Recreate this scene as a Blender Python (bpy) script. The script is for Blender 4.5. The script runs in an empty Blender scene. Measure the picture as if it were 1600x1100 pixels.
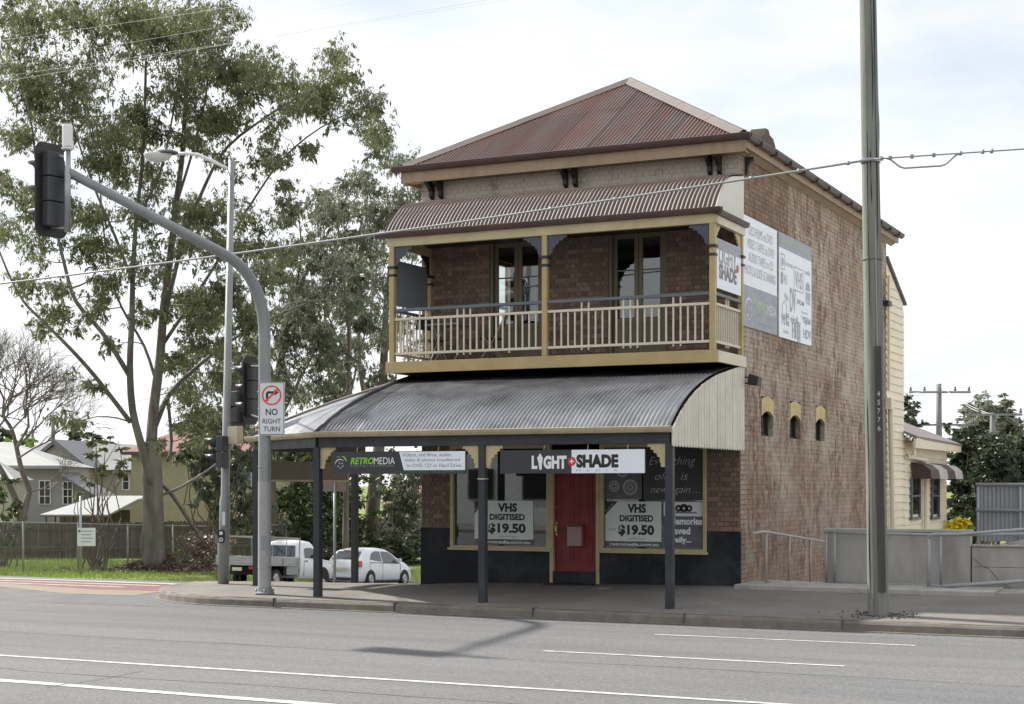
import bpy, bmesh, math, random
import numpy as np
from mathutils import Vector, Matrix
R = math.radians
random.seed(7); rng = np.random.default_rng(7)
scene = bpy.context.scene
COL = scene.collection

# ---------------------------------------------------------------- camera
F, TH, PX, HZ, CZ = 2480.0, R(25.8), 800.0, 756.0, 1.76
CT, ST = math.cos(TH), math.sin(TH)
CX, CY = 8.378, -26.384
cam = bpy.data.cameras.new('camera'); camo = bpy.data.objects.new('camera', cam); COL.objects.link(camo)
camo.location = (CX, CY, CZ); camo.rotation_euler = (R(90), 0, TH)
cam.sensor_width = 36; cam.lens = F / 1600 * 36; cam.shift_y = (HZ - 550) / 1600
cam.clip_end = 3000; cam.clip_start = .1
scene.camera = camo

# ---------------------------------------------------------------- sky, sun, exposure
SUN = Vector((-1.0, .18, .95)).normalized()
w = bpy.data.worlds.new('World'); scene.world = w; w.use_nodes = True
nt = w.node_tree; N = nt.nodes; L = nt.links; N.clear()
out = N.new('ShaderNodeOutputWorld'); bg = N.new('ShaderNodeBackground')
sky = N.new('ShaderNodeTexSky'); sky.sky_type = 'NISHITA'; sky.sun_disc = False
sky.sun_elevation = math.asin(SUN.z); sky.sun_rotation = math.atan2(SUN.x, SUN.y)
sky.air_density = 1.0; sky.dust_density = 1.5
tc = N.new('ShaderNodeTexCoord')
mp = N.new('ShaderNodeMapping'); mp.inputs['Scale'].default_value = (1, 1, 2.6)
L.new(tc.outputs['Generated'], mp.inputs['Vector'])
nz = N.new('ShaderNodeTexNoise'); nz.inputs['Scale'].default_value = 2.6; nz.inputs['Detail'].default_value = 7; nz.inputs['Roughness'].default_value = .55
mp.inputs['Location'].default_value = (.35, .1, .2)
L.new(mp.outputs[0], nz.inputs['Vector'])
rp = N.new('ShaderNodeValToRGB'); rp.color_ramp.elements[0].position = .30; rp.color_ramp.elements[1].position = .56
rp.color_ramp.elements[0].color = (.42, .42, .42, 1)
L.new(nz.outputs['Fac'], rp.inputs['Fac'])
nz2 = N.new('ShaderNodeTexNoise'); nz2.inputs['Scale'].default_value = 5; nz2.inputs['Detail'].default_value = 5
L.new(mp.outputs[0], nz2.inputs['Vector'])
rp2 = N.new('ShaderNodeValToRGB'); rp2.color_ramp.elements[0].position = .3; rp2.color_ramp.elements[1].position = .7
rp2.color_ramp.elements[0].color = (7.4, 7.6, 7.9, 1); rp2.color_ramp.elements[1].color = (8.9, 8.95, 9.0, 1)
L.new(nz2.outputs['Fac'], rp2.inputs['Fac'])
mx = N.new('ShaderNodeMix'); mx.data_type = 'RGBA'
L.new(rp.outputs['Color'], mx.inputs['Factor']); L.new(sky.outputs[0], mx.inputs['A']); L.new(rp2.outputs['Color'], mx.inputs['B'])
L.new(mx.outputs['Result'], bg.inputs['Color']); bg.inputs['Strength'].default_value = .088
L.new(bg.outputs[0], out.inputs['Surface'])
sl = bpy.data.lights.new('sun', 'SUN'); sl.energy = 4.7; sl.angle = R(1.6); sl.color = (1, .955, .88)
so = bpy.data.objects.new('sun', sl); COL.objects.link(so)
so.rotation_euler = SUN.to_track_quat('Z', 'Y').to_euler()
vs = scene.view_settings; vs.view_transform = 'Standard'; vs.look = 'None'; vs.exposure = .72; vs.gamma = 1; vs.use_curve_mapping = False
scene.cycles.use_denoising = True
scene.cycles.max_bounces = 6; scene.cycles.transparent_max_bounces = 12

# ---------------------------------------------------------------- calibration: photograph pixel -> place
def ray(px):
    a = (px - PX) / F
    return CT * a - ST, ST * a + CT
def onY(px, py, Y):
    r = ray(px); t = (Y - CY) / r[1]; return Vector((CX + t * r[0], Y, CZ + t * (HZ - py) / F))
def onX(px, py, X):
    r = ray(px); t = (X - CX) / r[0]; return Vector((X, CY + t * r[1], CZ + t * (HZ - py) / F))
def atd(px, py, d):
    r = ray(px); return Vector((CX + d * r[0], CY + d * r[1], CZ + d * (HZ - py) / F))
def proj(p):
    dx, dy = p[0] - CX, p[1] - CY; u = CT * dx + ST * dy; d = -ST * dx + CT * dy
    return PX + F * u / d, HZ - F * (p[2] - CZ) / d, d

# ---------------------------------------------------------------- materials
MATS = {}
def _mix(nt, fac, a, b, kind='MIX'):
    m = nt.nodes.new('ShaderNodeMix'); m.data_type = 'RGBA'; m.blend_type = kind
    for sock, v in (('Factor', fac), ('A', a), ('B', b)):
        if hasattr(v, 'is_linked') or hasattr(v, 'links'): nt.links.new(v, m.inputs[sock])
        elif sock == 'Factor': m.inputs[sock].default_value = v
        else: m.inputs[sock].default_value = (*v[:3], 1)
    return m.outputs['Result']
def _noise(nt, scale, detail=4, rough=.55, stretch=None, coord=None, loc=None):
    n = nt.nodes.new('ShaderNodeTexNoise'); n.inputs['Scale'].default_value = scale
    n.inputs['Detail'].default_value = detail; n.inputs['Roughness'].default_value = rough
    c = coord if coord is not None else pos(nt)
    if stretch or loc:
        m = nt.nodes.new('ShaderNodeMapping')
        if stretch: m.inputs['Scale'].default_value = stretch
        if loc: m.inputs['Location'].default_value = loc
        nt.links.new(c, m.inputs['Vector']); c = m.outputs[0]
    nt.links.new(c, n.inputs['Vector']); return n.outputs['Fac']
def pos(nt):
    for n in nt.nodes:
        if n.bl_idname == 'ShaderNodeNewGeometry': return n.outputs['Position']
    return nt.nodes.new('ShaderNodeNewGeometry').outputs['Position']
def objco(nt):
    for n in nt.nodes:
        if n.bl_idname == 'ShaderNodeTexCoord': return n.outputs['Object']
    return nt.nodes.new('ShaderNodeTexCoord').outputs['Object']
def _ramp(nt, x, a, b, lo=0., hi=1.):
    m = nt.nodes.new('ShaderNodeMapRange'); m.inputs[1].default_value = a; m.inputs[2].default_value = b
    m.inputs[3].default_value = lo; m.inputs[4].default_value = hi; m.clamp = True
    nt.links.new(x, m.inputs[0]); return m.outputs[0]
def _math(nt, op, a, b=None):
    m = nt.nodes.new('ShaderNodeMath'); m.operation = op
    for i, v in enumerate((a, b)):
        if v is None: continue
        if hasattr(v, 'links'): nt.links.new(v, m.inputs[i])
        else: m.inputs[i].default_value = v
    return m.outputs[0]
def newmat(name, rough=.6, metal=0., spec=.5):
    m = bpy.data.materials.new(name); m.use_nodes = True; MATS[name] = m
    b = m.node_tree.nodes['Principled BSDF']; b.inputs['Roughness'].default_value = rough; b.inputs['Metallic'].default_value = metal
    b.inputs['Specular IOR Level'].default_value = spec
    return m, m.node_tree, b
def _bump(nt, b, h, strength, dist=.01):
    n = nt.nodes.new('ShaderNodeBump'); n.inputs['Strength'].default_value = strength; n.inputs['Distance'].default_value = dist
    nt.links.new(h, n.inputs['Height']); nt.links.new(n.outputs[0], b.inputs['Normal'])
def _rand(nt):
    oi = nt.nodes.new('ShaderNodeObjectInfo'); pos(nt)
    g = [n for n in nt.nodes if n.bl_idname == 'ShaderNodeNewGeometry'][0]
    return _math(nt, 'FRACT', _math(nt, 'ADD', oi.outputs['Random'], g.outputs['Random Per Island']))
def pm(name, col, rough=.6, metal=0., var=.12, vs=3., dirt=None, dirt_amt=.35, ds=1.2, bump=.08, bs=40., stretch=None, rnd=0., spec=.5):
    """colour + grain + wear with a shape of its own + optional per-piece variation"""
    m, nt, b = newmat(name, rough, metal, spec)
    c = (*col, 1)
    n1 = _noise(nt, vs, 6, .6, stretch)
    lo = tuple(v * (1 - var) for v in col); hi = tuple(min(1, v * (1 + var)) for v in col)
    out = _mix(nt, _ramp(nt, n1, .3, .7), lo, hi)
    if rnd:
        r = _rand(nt)
        out = _mix(nt, 1.0, out, _mix(nt, r, (1 - rnd,) * 3, (1 + rnd * .6,) * 3), 'MULTIPLY')
    if dirt:
        d = _ramp(nt, _noise(nt, ds, 8, .68, stretch, loc=(3, 7, 1)), .48, .72, 0, dirt_amt)
        out = _mix(nt, d, out, dirt)
    nt.links.new(out, b.inputs['Base Color'])
    if bump: _bump(nt, b, _noise(nt, bs, 5, .6, stretch), bump)
    rr = _ramp(nt, _noise(nt, vs * 2.3, 3), .3, .7, max(0, rough - .08), min(1, rough + .08)); nt.links.new(rr, b.inputs['Roughness'])
    return m
pm('concrete', (.38, .365, .34), .85, var=.14, dirt=(.16, .145, .125), dirt_amt=.6, ds=1.3, stretch=(1, 1, .35), bump=.25, bs=90)
pm('concrete_pale', (.40, .39, .36), .85, var=.08, dirt=(.22, .20, .17), dirt_amt=.4, ds=.7, bump=.2, bs=90)
pm('kerb', (.17, .15, .13), .9, var=.2, dirt=(.09, .08, .07), dirt_amt=.75, ds=1.6, bump=.5, bs=60)
pm('ochre', (.42, .32, .145), .5, var=.08, dirt=(.2, .14, .07), dirt_amt=.3, ds=2.2, bump=.08, bs=60)
pm('ochre_pale', (.47, .39, .22), .55, var=.1, dirt=(.2, .14, .08), dirt_amt=.4, ds=2.0, bump=.08, bs=60)
pm('cream', (.62, .56, .44), .5, var=.06, dirt=(.3, .25, .17), dirt_amt=.25, ds=3., bump=.05)
pm('cream_board', (.72, .65, .49), .55, var=.05, dirt=(.45, .38, .27), dirt_amt=.25, ds=1.5, bump=.06, rnd=.06)
pm('gutter_cream', (.42, .36, .24), .45, var=.1, dirt=(.2, .15, .09), dirt_amt=.45, ds=3, bump=.04)
pm('gutter_brown', (.075, .045, .038), .5, var=.2, dirt=(.16, .10, .07), dirt_amt=.4, ds=3, bump=.05)
pm('fascia_tan', (.32, .23, .145), .6, var=.12, dirt=(.17, .11, .07), dirt_amt=.6, ds=2.5, bump=.12, stretch=(1, 1, .4))
pm('soffit_tan', (.30, .22, .13), .6, var=.12, dirt=(.15, .10, .06), dirt_amt=.4, ds=2, bump=.06)
pm('charcoal', (.034, .038, .046), .5, var=.1, dirt=(.085, .085, .085), dirt_amt=.35, ds=2.2, bump=.05, spec=.3)
pm('dado', (.018, .0195, .024), .5, var=.2, dirt=(.085, .09, .095), dirt_amt=.55, ds=.9, bump=.25, bs=25, spec=.15)
pm('slate_trim', (.11, .125, .15), .5, var=.08, bump=.03)
pm('bracket_slate', (.055, .062, .078), .5, var=.08, bump=.03)
pm('black_trim', (.02, .02, .021), .5, var=.1, bump=.03)
pm('dark_timber', (.028, .023, .018), .6, var=.3, bump=.1)
pm('door_red', (.19, .010, .012), .5, var=.2, dirt=(.1, .01, .012), dirt_amt=.4, ds=2, bump=.05)
pm('door_olive', (.15, .12, .068), .5, var=.1, bump=.04)
pm('mailbox_pink', (.33, .20, .21), .5, bump=.02)
pm('brass', (.55, .38, .10), .35, .9, bump=0)
pm('steel', (.33, .35, .36), .42, .7, var=.1, dirt=(.2, .2, .19), dirt_amt=.35, ds=4, bump=.03)
pm('pole_grey', (.265, .28, .285), .5, .25, var=.1, dirt=(.19, .18, .16), dirt_amt=.5, ds=2.5, bump=.05, stretch=(1, 1, .3))
pm('rail_grey', (.33, .335, .345), .5, .1, var=.06, dirt=(.2, .19, .17), dirt_amt=.3, ds=5, bump=.03)
pm('rail_beige', (.36, .335, .30), .5, .1, var=.06, bump=.03)
pm('signal_black', (.012, .012, .013), .45, var=.1, bump=.02)
pm('signal_grey', (.045, .046, .05), .5, var=.1, bump=.02)
pm('antenna_white', (.72, .72, .69), .5, var=.04, bump=.02)
pm('box_beige', (.55, .50, .36), .5, bump=.02)
pm('sign_white', (.66, .68, .70), .45, var=.03, dirt=(.5, .5, .5), dirt_amt=.3, bump=0)
pm('sign_white_bright', (.76, .80, .85), .4, var=.02, bump=0)
pm('sign_dark', (.03, .031, .036), .4, var=.05, bump=0)
pm('sign_lavender', (.27, .28, .34), .45, var=.05, bump=0)
pm('print_black', (.012, .012, .013), .5, var=.0, bump=0)
pm('print_grey', (.16, .17, .18), .5, var=.0, bump=0)
pm('print_mid', (.34, .35, .37), .5, var=.0, bump=0)
pm('print_side', (.33, .35, .38), .5, var=.0, bump=0)
pm('print_side_pale', (.50, .52, .55), .5, var=.0, bump=0)
pm('print_white', (.75, .76, .77), .5, var=.0, bump=0)
pm('print_worn', (.42, .43, .43), .6, var=.2, vs=30, bump=0)
pm('house_bright', (.62, .62, .63), .7, var=.05, bump=0)
pm('print_chalk', (.44, .44, .44), .6, var=.15, vs=20, bump=0)
pm('print_green', (.22, .50, .035), .5, var=.0, bump=0)
pm('print_lime_faded', (.33, .48, .22), .5, var=.0, bump=0)
pm('print_green_dark', (.03, .16, .05), .5, var=.0, bump=0)
pm('print_red', (.55, .03, .05), .5, var=.0, bump=0)
pm('sign_red', (.72, .07, .04), .45, var=.03, bump=0)
pm('poster_mint', (.62, .69, .66), .5, var=.04, bump=0)
pm('poster_grey', (.10, .105, .11), .5, var=.3, vs=6, bump=0)
pm('sign_backboard', (.24, .22, .185), .6, var=.08, dirt=(.16, .14, .11), bump=.03)
pm('panel_back', (.20, .215, .235), .5, var=.05, bump=.02)
pm('iron_dark', (.034, .035, .04), .5, .0, var=.25, vs=1.5, dirt=(.13, .12, .11), dirt_amt=.4, ds=2.5, bump=.05, rnd=.12)  # upper awning sheets: dark iron, balcony's shadow partly put into the colour
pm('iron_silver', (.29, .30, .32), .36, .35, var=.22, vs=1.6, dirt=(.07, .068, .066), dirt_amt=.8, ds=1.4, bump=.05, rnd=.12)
pm('end_panel', (.60, .56, .47), .55, var=.06, dirt=(.25, .21, .15), dirt_amt=.3, ds=2, bump=.04)
pm('end_white', (.66, .64, .58), .55, var=.05, dirt=(.4, .36, .3), dirt_amt=.3, bump=.04)
pm('lintel_yellow', (.52, .41, .19), .7, var=.12, dirt=(.25, .18, .08), dirt_amt=.3, ds=6, bump=.1)
pm('paint_line', (.50, .50, .485), .7, var=.1, vs=12, dirt=(.22, .22, .218), dirt_amt=.85, ds=5, bump=.1, bs=120)
pm('red_lane', (.165, .068, .064), .85, var=.12, dirt=(.13, .07, .06), dirt_amt=.5, ds=.9, bump=.2, bs=120)
pm('tan_lane', (.20, .165, .125), .85, var=.12, bump=.2, bs=120)
pm('car_white', (.74, .76, .80), .22, 0, var=.02, bump=0)
pm('tray_metal', (.40, .40, .40), .45, .35, var=.1, dirt=(.25, .23, .2), bump=.03)
pm('tyre', (.015, .015, .015), .8, bump=.1)
pm('under_black', (.010, .010, .010), .7, bump=.0)
pm('hub', (.45, .45, .46), .35, .6, bump=0)
pm('tail_red', (.45, .01, .012), .2, bump=0)
pm('plate', (.6, .58, .45), .5, bump=0)
pm('car_glass', (.03, .045, .055), .06, 0, var=.1, bump=0, spec=.8)
pm('house_white', (.30, .29, .30), .7, var=.05, dirt=(.4, .38, .38), bump=.05)
pm('house_cream', (.40, .375, .325), .7, var=.05, bump=.05, rnd=.06)
pm('house_yellow', (.34, .30, .205), .8, var=.08, dirt=(.3, .2, .1), bump=.06)
pm('roof_white', (.29, .295, .285), .6, var=.08, dirt=(.4, .4, .38), bump=.05)
pm('roof_grey', (.15, .155, .162), .6, var=.08, bump=.05)
pm('roof_red', (.20, .10, .085), .8, var=.2, vs=10, bump=.1)
pm('fence_paling', (.12, .092, .074), .85, var=.2, dirt=(.06, .05, .045), ds=2, bump=.2, stretch=(1, 1, .2), rnd=.25)
pm('wire', (.24, .24, .235), .5, .4, bump=0)
pm('cable', (.30, .31, .30), .55, .1, var=.1, vs=30, bump=.1)
pm('thin_wire', (.62, .64, .65), .6, bump=0)
pm('dark_glass', (.012, .014, .016), .08, spec=.7, bump=0)
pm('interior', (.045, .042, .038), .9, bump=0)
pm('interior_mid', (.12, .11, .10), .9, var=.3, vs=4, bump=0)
pm('awning_brown', (.055, .032, .030), .7, bump=.03)
pm('awning_grey', (.40, .38, .37), .7, bump=.03)
pm('wood_pole', (.20, .21, .175), .85, var=.25, vs=2.5, dirt=(.07, .065, .055), dirt_amt=.6, ds=5, bump=.9, bs=30, stretch=(3.5, 3.5, .14))
pm('wood_dark', (.065, .06, .052), .85, var=.25, bump=.4, bs=22, stretch=(3.5, 3.5, .18))
pm('pole_far', (.17, .18, .18), .8, var=.15, bump=.1)
pm('roof_brown', (.17, .14, .135), .6, var=.1, bump=.05)
pm('gravel', (.07, .066, .058), .95, var=.5, vs=40, bump=.8, bs=60)
pm('litter', (.13, .095, .075), .9, var=.3, bump=0, rnd=.3)
pm('corr_fence', (.27, .285, .295), .5, .2, var=.06, bump=.03)
pm('table_metal', (.30, .29, .27), .5, .3, bump=0)
pm('table_dark', (.03, .03, .032), .5, bump=0)
pm('bloom_yellow', (.75, .58, .02), .6, var=.15, bump=0)
pm('lamp_glass', (.55, .56, .54), .25, var=.1, bump=0)
pm('soot_brick', (.11, .085, .065), .9, var=.3, bump=.3)

def bark(name, a, b_, c, s):
    m, nt, b = newmat(name, .85)
    n = _ramp(nt, _noise(nt, 1.1 * s, 6, .6, (1, 1, .28)), .38, .62)
    o = _mix(nt, n, a, b_)
    o = _mix(nt, _ramp(nt, _noise(nt, 2.3 * s, 5, .6, (1.4, 1.4, .2), loc=(5, 2, 0)), .52, .7), o, c)
    nt.links.new(o, b.inputs['Base Color']); _bump(nt, b, _noise(nt, 16 * s, 5, .6, (1, 1, .2)), .5, .03)
bark('bark_gum', (.09, .086, .074), (.19, .18, .155), (.115, .062, .046), 1.3)
bark('bark_dark', (.12, .095, .08), (.19, .16, .135), (.07, .055, .045), 1.5)
bark('bark_bare', (.15, .125, .11), (.22, .19, .17), (.06, .05, .045), 2)

def leafmat(name, a, b_, c, trans=.25, rough=.45):
    m, nt, b = newmat(name, rough)
    r = _rand(nt)
    o = _mix(nt, r, a, b_)
    o = _mix(nt, _ramp(nt, _noise(nt, .55, 3), .45, .65), o, c)
    nt.links.new(o, b.inputs['Base Color'])
    t = nt.nodes.new('ShaderNodeBsdfTranslucent'); nt.links.new(o, t.inputs['Color'])
    mxs = nt.nodes.new('ShaderNodeMixShader'); mxs.inputs[0].default_value = trans
    nt.links.new(b.outputs[0], mxs.inputs[1]); nt.links.new(t.outputs[0], mxs.inputs[2])
    nt.links.new(mxs.outputs[0], nt.nodes['Material Output'].inputs['Surface'])
leafmat('leaf_gum', (.105, .12, .06), (.20, .213, .11), (.16, .182, .08), .46)
leafmat('leaf_grey', (.12, .135, .09), (.21, .225, .16), (.165, .185, .12), .46)
leafmat('leaf_bush', (.035, .06, .02), (.08, .12, .035), (.06, .10, .03))
leafmat('leaf_dark', (.02, .032, .014), (.05, .07, .03), (.035, .055, .022))
leafmat('leaf_lime', (.12, .20, .035), (.20, .28, .06), (.15, .24, .05))
leafmat('leaf_dry', (.12, .085, .06), (.20, .15, .11), (.15, .11, .085), .1)
leafmat('grass_blade', (.14, .22, .038), (.255, .335, .078), (.20, .28, .058), .35)

def ground_mats():
    # asphalt: aggregate, worn lanes, patches
    m, nt, b = newmat('asphalt', .88, 0, .3)
    big = _ramp(nt, _noise(nt, .35, 5, .6, (.25, 1.4, 1)), .35, .65)
    o = _mix(nt, big, (.122, .123, .127), (.150, .150, .152))
    agg = nt.nodes.new('ShaderNodeTexVoronoi'); agg.inputs['Scale'].default_value = 48; nt.links.new(pos(nt), agg.inputs['Vector'])
    o = _mix(nt, 1., o, _mix(nt, _ramp(nt, agg.outputs['Color'], .1, .95), (.70,) * 3, (1.28,) * 3), 'MULTIPLY')
    o = _mix(nt, _ramp(nt, _noise(nt, .9, 4, .5, (.02, 1, 1), loc=(0, .4, 0)), .50, .66, 0, .36), o, (.085, .086, .088))     # wheel tracks along the lanes
    o = _mix(nt, _ramp(nt, _noise(nt, 1.1, 7, .7, (.12, 1.2, 1), loc=(3, 1, 0)), .54, .70, 0, .38), o, (.178, .177, .173))
    o = _mix(nt, _ramp(nt, _noise(nt, 2.6, 8, .75, loc=(7, 3, 0)), .62, .74, 0, .55), o, (.075, .075, .076))    # oil and scuffs
    o = _mix(nt, _ramp(nt, _noise(nt, 30, 4, .7), .66, .76, 0, .55), o, (.24, .24, .235))
    nt.links.new(o, b.inputs['Base Color']); _bump(nt, b, agg.outputs['Distance'], .4, .008)
    pm('asphalt_dark', (.105, .105, .108), .88, var=.12, vs=1.5, dirt=(.16, .16, .16), dirt_amt=.5, ds=.8, bump=.3, bs=110)
    pm('bitumen', (.07, .07, .07), .8, bump=0)
    # footpath asphalt: darker, dusty
    m, nt, b = newmat('footpath', .9, 0, .3)
    o = _mix(nt, _ramp(nt, _noise(nt, .8, 6, .65), .35, .65), (.148, .139, .128), (.205, .192, .175))
    agg = nt.nodes.new('ShaderNodeTexVoronoi'); agg.inputs['Scale'].default_value = 90; nt.links.new(pos(nt), agg.inputs['Vector'])
    o = _mix(nt, 1., o, _mix(nt, _ramp(nt, agg.outputs['Color'], .1, .95), (.72,) * 3, (1.25,) * 3), 'MULTIPLY')
    o = _mix(nt, _ramp(nt, _noise(nt, 3.2, 8, .75), .57, .72, 0, .55), o, (.075, .07, .062))
    o = _mix(nt, _ramp(nt, _noise(nt, 26, 3, .7), .70, .74, 0, .6), o, (.34, .32, .28))
    nt.links.new(o, b.inputs['Base Color']); _bump(nt, b, agg.outputs['Distance'], .3, .005)
    m, nt, b = newmat('turf', .95, 0, .2)
    o = _mix(nt, _ramp(nt, _noise(nt, .6, 6, .6), .35, .65), (.13, .17, .045), (.19, .235, .065))
    o = _mix(nt, _ramp(nt, _noise(nt, 1.7, 7, .7, loc=(2, 2, 2)), .58, .72, 0, .7), o, (.17, .13, .075))
    nt.links.new(o, b.inputs['Base Color']); _bump(nt, b, _noise(nt, 25, 5), .6, .03)
ground_mats()

def brick_mats():
    def base(nt, lo, mid, hi):
        r = _rand(nt)
        o = _mix(nt, _ramp(nt, r, 0, .6), lo, mid); o = _mix(nt, _ramp(nt, r, .62, 1.), o, hi)
        return _mix(nt, 1., o, _mix(nt, _noise(nt, 24, 5, .7), (.72,) * 3, (1.3,) * 3), 'MULTIPLY')
    def sep(nt):
        s = nt.nodes.new('ShaderNodeSeparateXYZ'); nt.links.new(pos(nt), s.inputs[0]); return s.outputs
    # facade brick: brown-red, patchy whitewash left high on the wall
    for nm, lo, mid, hi in (('brick_front', (.145, .10, .080), (.20, .138, .108), (.26, .182, .135)), ('mortar_front', (.15, .12, .10), (.15, .12, .10), (.15, .12, .10))):
        m, nt, b = newmat(nm, .9, 0, .2)
        o = base(nt, lo, mid, hi)
        xyz = sep(nt)
        hz = _ramp(nt, xyz['Z'], 6.9, 7.05, 0, .92)
        st = _ramp(nt, _noise(nt, 2.2, 7, .72, (1, 1, .8)), .26, .47)
        o = _mix(nt, _math(nt, 'MULTIPLY', hz, st), o, (.52, .46, .385))
        o = _mix(nt, _ramp(nt, _noise(nt, 5, 6, .7, (1, 1, .5)), .60, .74, 0, .45), o, (.27, .215, .18))
        nt.links.new(o, b.inputs['Base Color']); _bump(nt, b, _noise(nt, 50, 5, .65), .5, .006)
    # side brick: old paint weathered off in upright streaks
    for nm, lo, mid, hi in (('brick_side', (.150, .09, .066), (.20, .12, .084), (.265, .155, .10)), ('mortar_side', (.17, .135, .105), (.17, .135, .105), (.17, .135, .105))):
        m, nt, b = newmat(nm, .9, 0, .2)
        o = base(nt, lo, mid, hi)
        xyz = sep(nt)
        streak = _ramp(nt, _math(nt, 'ADD', _math(nt, 'MULTIPLY', _noise(nt, 5.5, 13, .86, (1, 1, .5)), .72), _math(nt, 'MULTIPLY', _noise(nt, 1.6, 6, .7, (1, 1, .6), loc=(1, 5, 2)), .28)), .435, .525)
        patch = _ramp(nt, _noise(nt, .75, 6, .66, loc=(2, 4, 6)), .36, .60, .50, 1.)
        low = _ramp(nt, xyz['Z'], .0, 3.2, .55, 1.)           # rubbed bare towards the footing
        f = _math(nt, 'MULTIPLY', _math(nt, 'MULTIPLY', streak, patch), _math(nt, 'MULTIPLY', low, .93))
        bare = _math(nt, 'MULTIPLY', _math(nt, 'LESS_THAN', xyz['Y'], 2.95), _math(nt, 'GREATER_THAN', xyz['Z'], 5.35))   # where a former hoarding kept the wall unpainted
        f = _math(nt, 'MULTIPLY', f, _math(nt, 'SUBTRACT', 1., _math(nt, 'MULTIPLY', bare, .70)))
        o = _mix(nt, f, o, _mix(nt, _noise(nt, 1.5, 4), (.42, .365, .29), (.57, .515, .43)))
        o = _mix(nt, _ramp(nt, _noise(nt, 1.3, 6, .7, loc=(9, 1, 4)), .60, .72, 0, .28), o, (.31, .165, .095))
        nt.links.new(o, b.inputs['Base Color']); _bump(nt, b, _noise(nt, 50, 5, .65), .5, .006)
    # rusty corrugated iron, main roof
    m, nt, b = newmat('iron_rust', .62, .0, .35)
    n1 = _noise(nt, 2.2, 7, .65, (1, .35, .35)); n2 = _noise(nt, 7, 6, .7, (1, .25, .25), loc=(4, 0, 0))
    o = _mix(nt, _ramp(nt, n1, .38, .64), (.115, .090, .080), (.135, .050, .037))
    o = _mix(nt, _ramp(nt, n2, .5, .68, 0, .75), o, (.10, .05, .04))
    o = _mix(nt, _ramp(nt, _noise(nt, 3.1, 7, .7, loc=(1, 8, 3)), .56, .68, 0, .55), o, (.165, .048, .034))
    o = _mix(nt, 1., o, _mix(nt, _rand(nt), (.82,) * 3, (1.12,) * 3), 'MULTIPLY')
    nt.links.new(o, b.inputs['Base Color']); _bump(nt, b, _noise(nt, 60, 4), .1)
    m, nt, b = newmat('iron_brown', .55, .0, .4)
    o = _mix(nt, _ramp(nt, _noise(nt, 3, 6, .65, (1, .3, .3)), .35, .68), (.125, .092, .080), (.090, .056, .046))
    o = _mix(nt, _ramp(nt, _noise(nt, 8, 6, .7), .58, .7, 0, .5), o, (.10, .06, .05))
    nt.links.new(o, b.inputs['Base Color']); _bump(nt, b, _noise(nt, 60, 4), .08)
    pm('hip_cap', (.105, .086, .079), .6, var=.15, dirt=(.16, .075, .05), dirt_amt=.6, ds=3, bump=.06)
brick_mats()
def valley_shade(name, pitch=.076, amt=.72, dark=(.05, .046, .042)):
    # grime and trough shade painted into the corrugations' colour, thinning out in patches
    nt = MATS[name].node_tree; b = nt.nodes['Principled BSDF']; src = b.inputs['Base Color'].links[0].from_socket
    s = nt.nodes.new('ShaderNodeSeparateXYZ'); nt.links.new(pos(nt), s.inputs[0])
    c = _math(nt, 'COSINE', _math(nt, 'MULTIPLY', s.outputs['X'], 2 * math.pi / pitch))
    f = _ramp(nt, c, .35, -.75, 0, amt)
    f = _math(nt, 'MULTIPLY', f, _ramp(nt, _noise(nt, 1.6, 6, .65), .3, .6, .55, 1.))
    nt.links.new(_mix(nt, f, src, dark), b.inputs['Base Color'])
valley_shade('iron_silver', amt=.75); valley_shade('iron_rust', amt=.6, dark=(.045, .03, .026)); valley_shade('iron_brown', amt=.72, dark=(.05, .034, .03))
pm('iron_plain', (.30, .31, .33), .34, .35, var=.14, vs=1.2, dirt=(.15, .15, .155), dirt_amt=.4, ds=1.2, bump=.05, rnd=.08)
def glass_mat():
    m = bpy.data.materials.new('glass'); m.use_nodes = True; MATS['glass'] = m
    nt = m.node_tree; nt.nodes.remove(nt.nodes['Principled BSDF'])
    tr = nt.nodes.new('ShaderNodeBsdfTransparent'); tr.inputs[0].default_value = (.80, .85, .83, 1)
    gl = nt.nodes.new('ShaderNodeBsdfGlossy'); gl.inputs['Roughness'].default_value = .02
    fr = nt.nodes.new('ShaderNodeFresnel'); fr.inputs[0].default_value = 1.62
    mxs = nt.nodes.new('ShaderNodeMixShader'); nt.links.new(_math(nt, 'MULTIPLY', fr.outputs[0], 1.9), mxs.inputs[0])
    nt.links.new(tr.outputs[0], mxs.inputs[1]); nt.links.new(gl.outputs[0], mxs.inputs[2])
    nt.links.new(mxs.outputs[0], nt.nodes['Material Output'].inputs['Surface'])
glass_mat()

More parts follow.
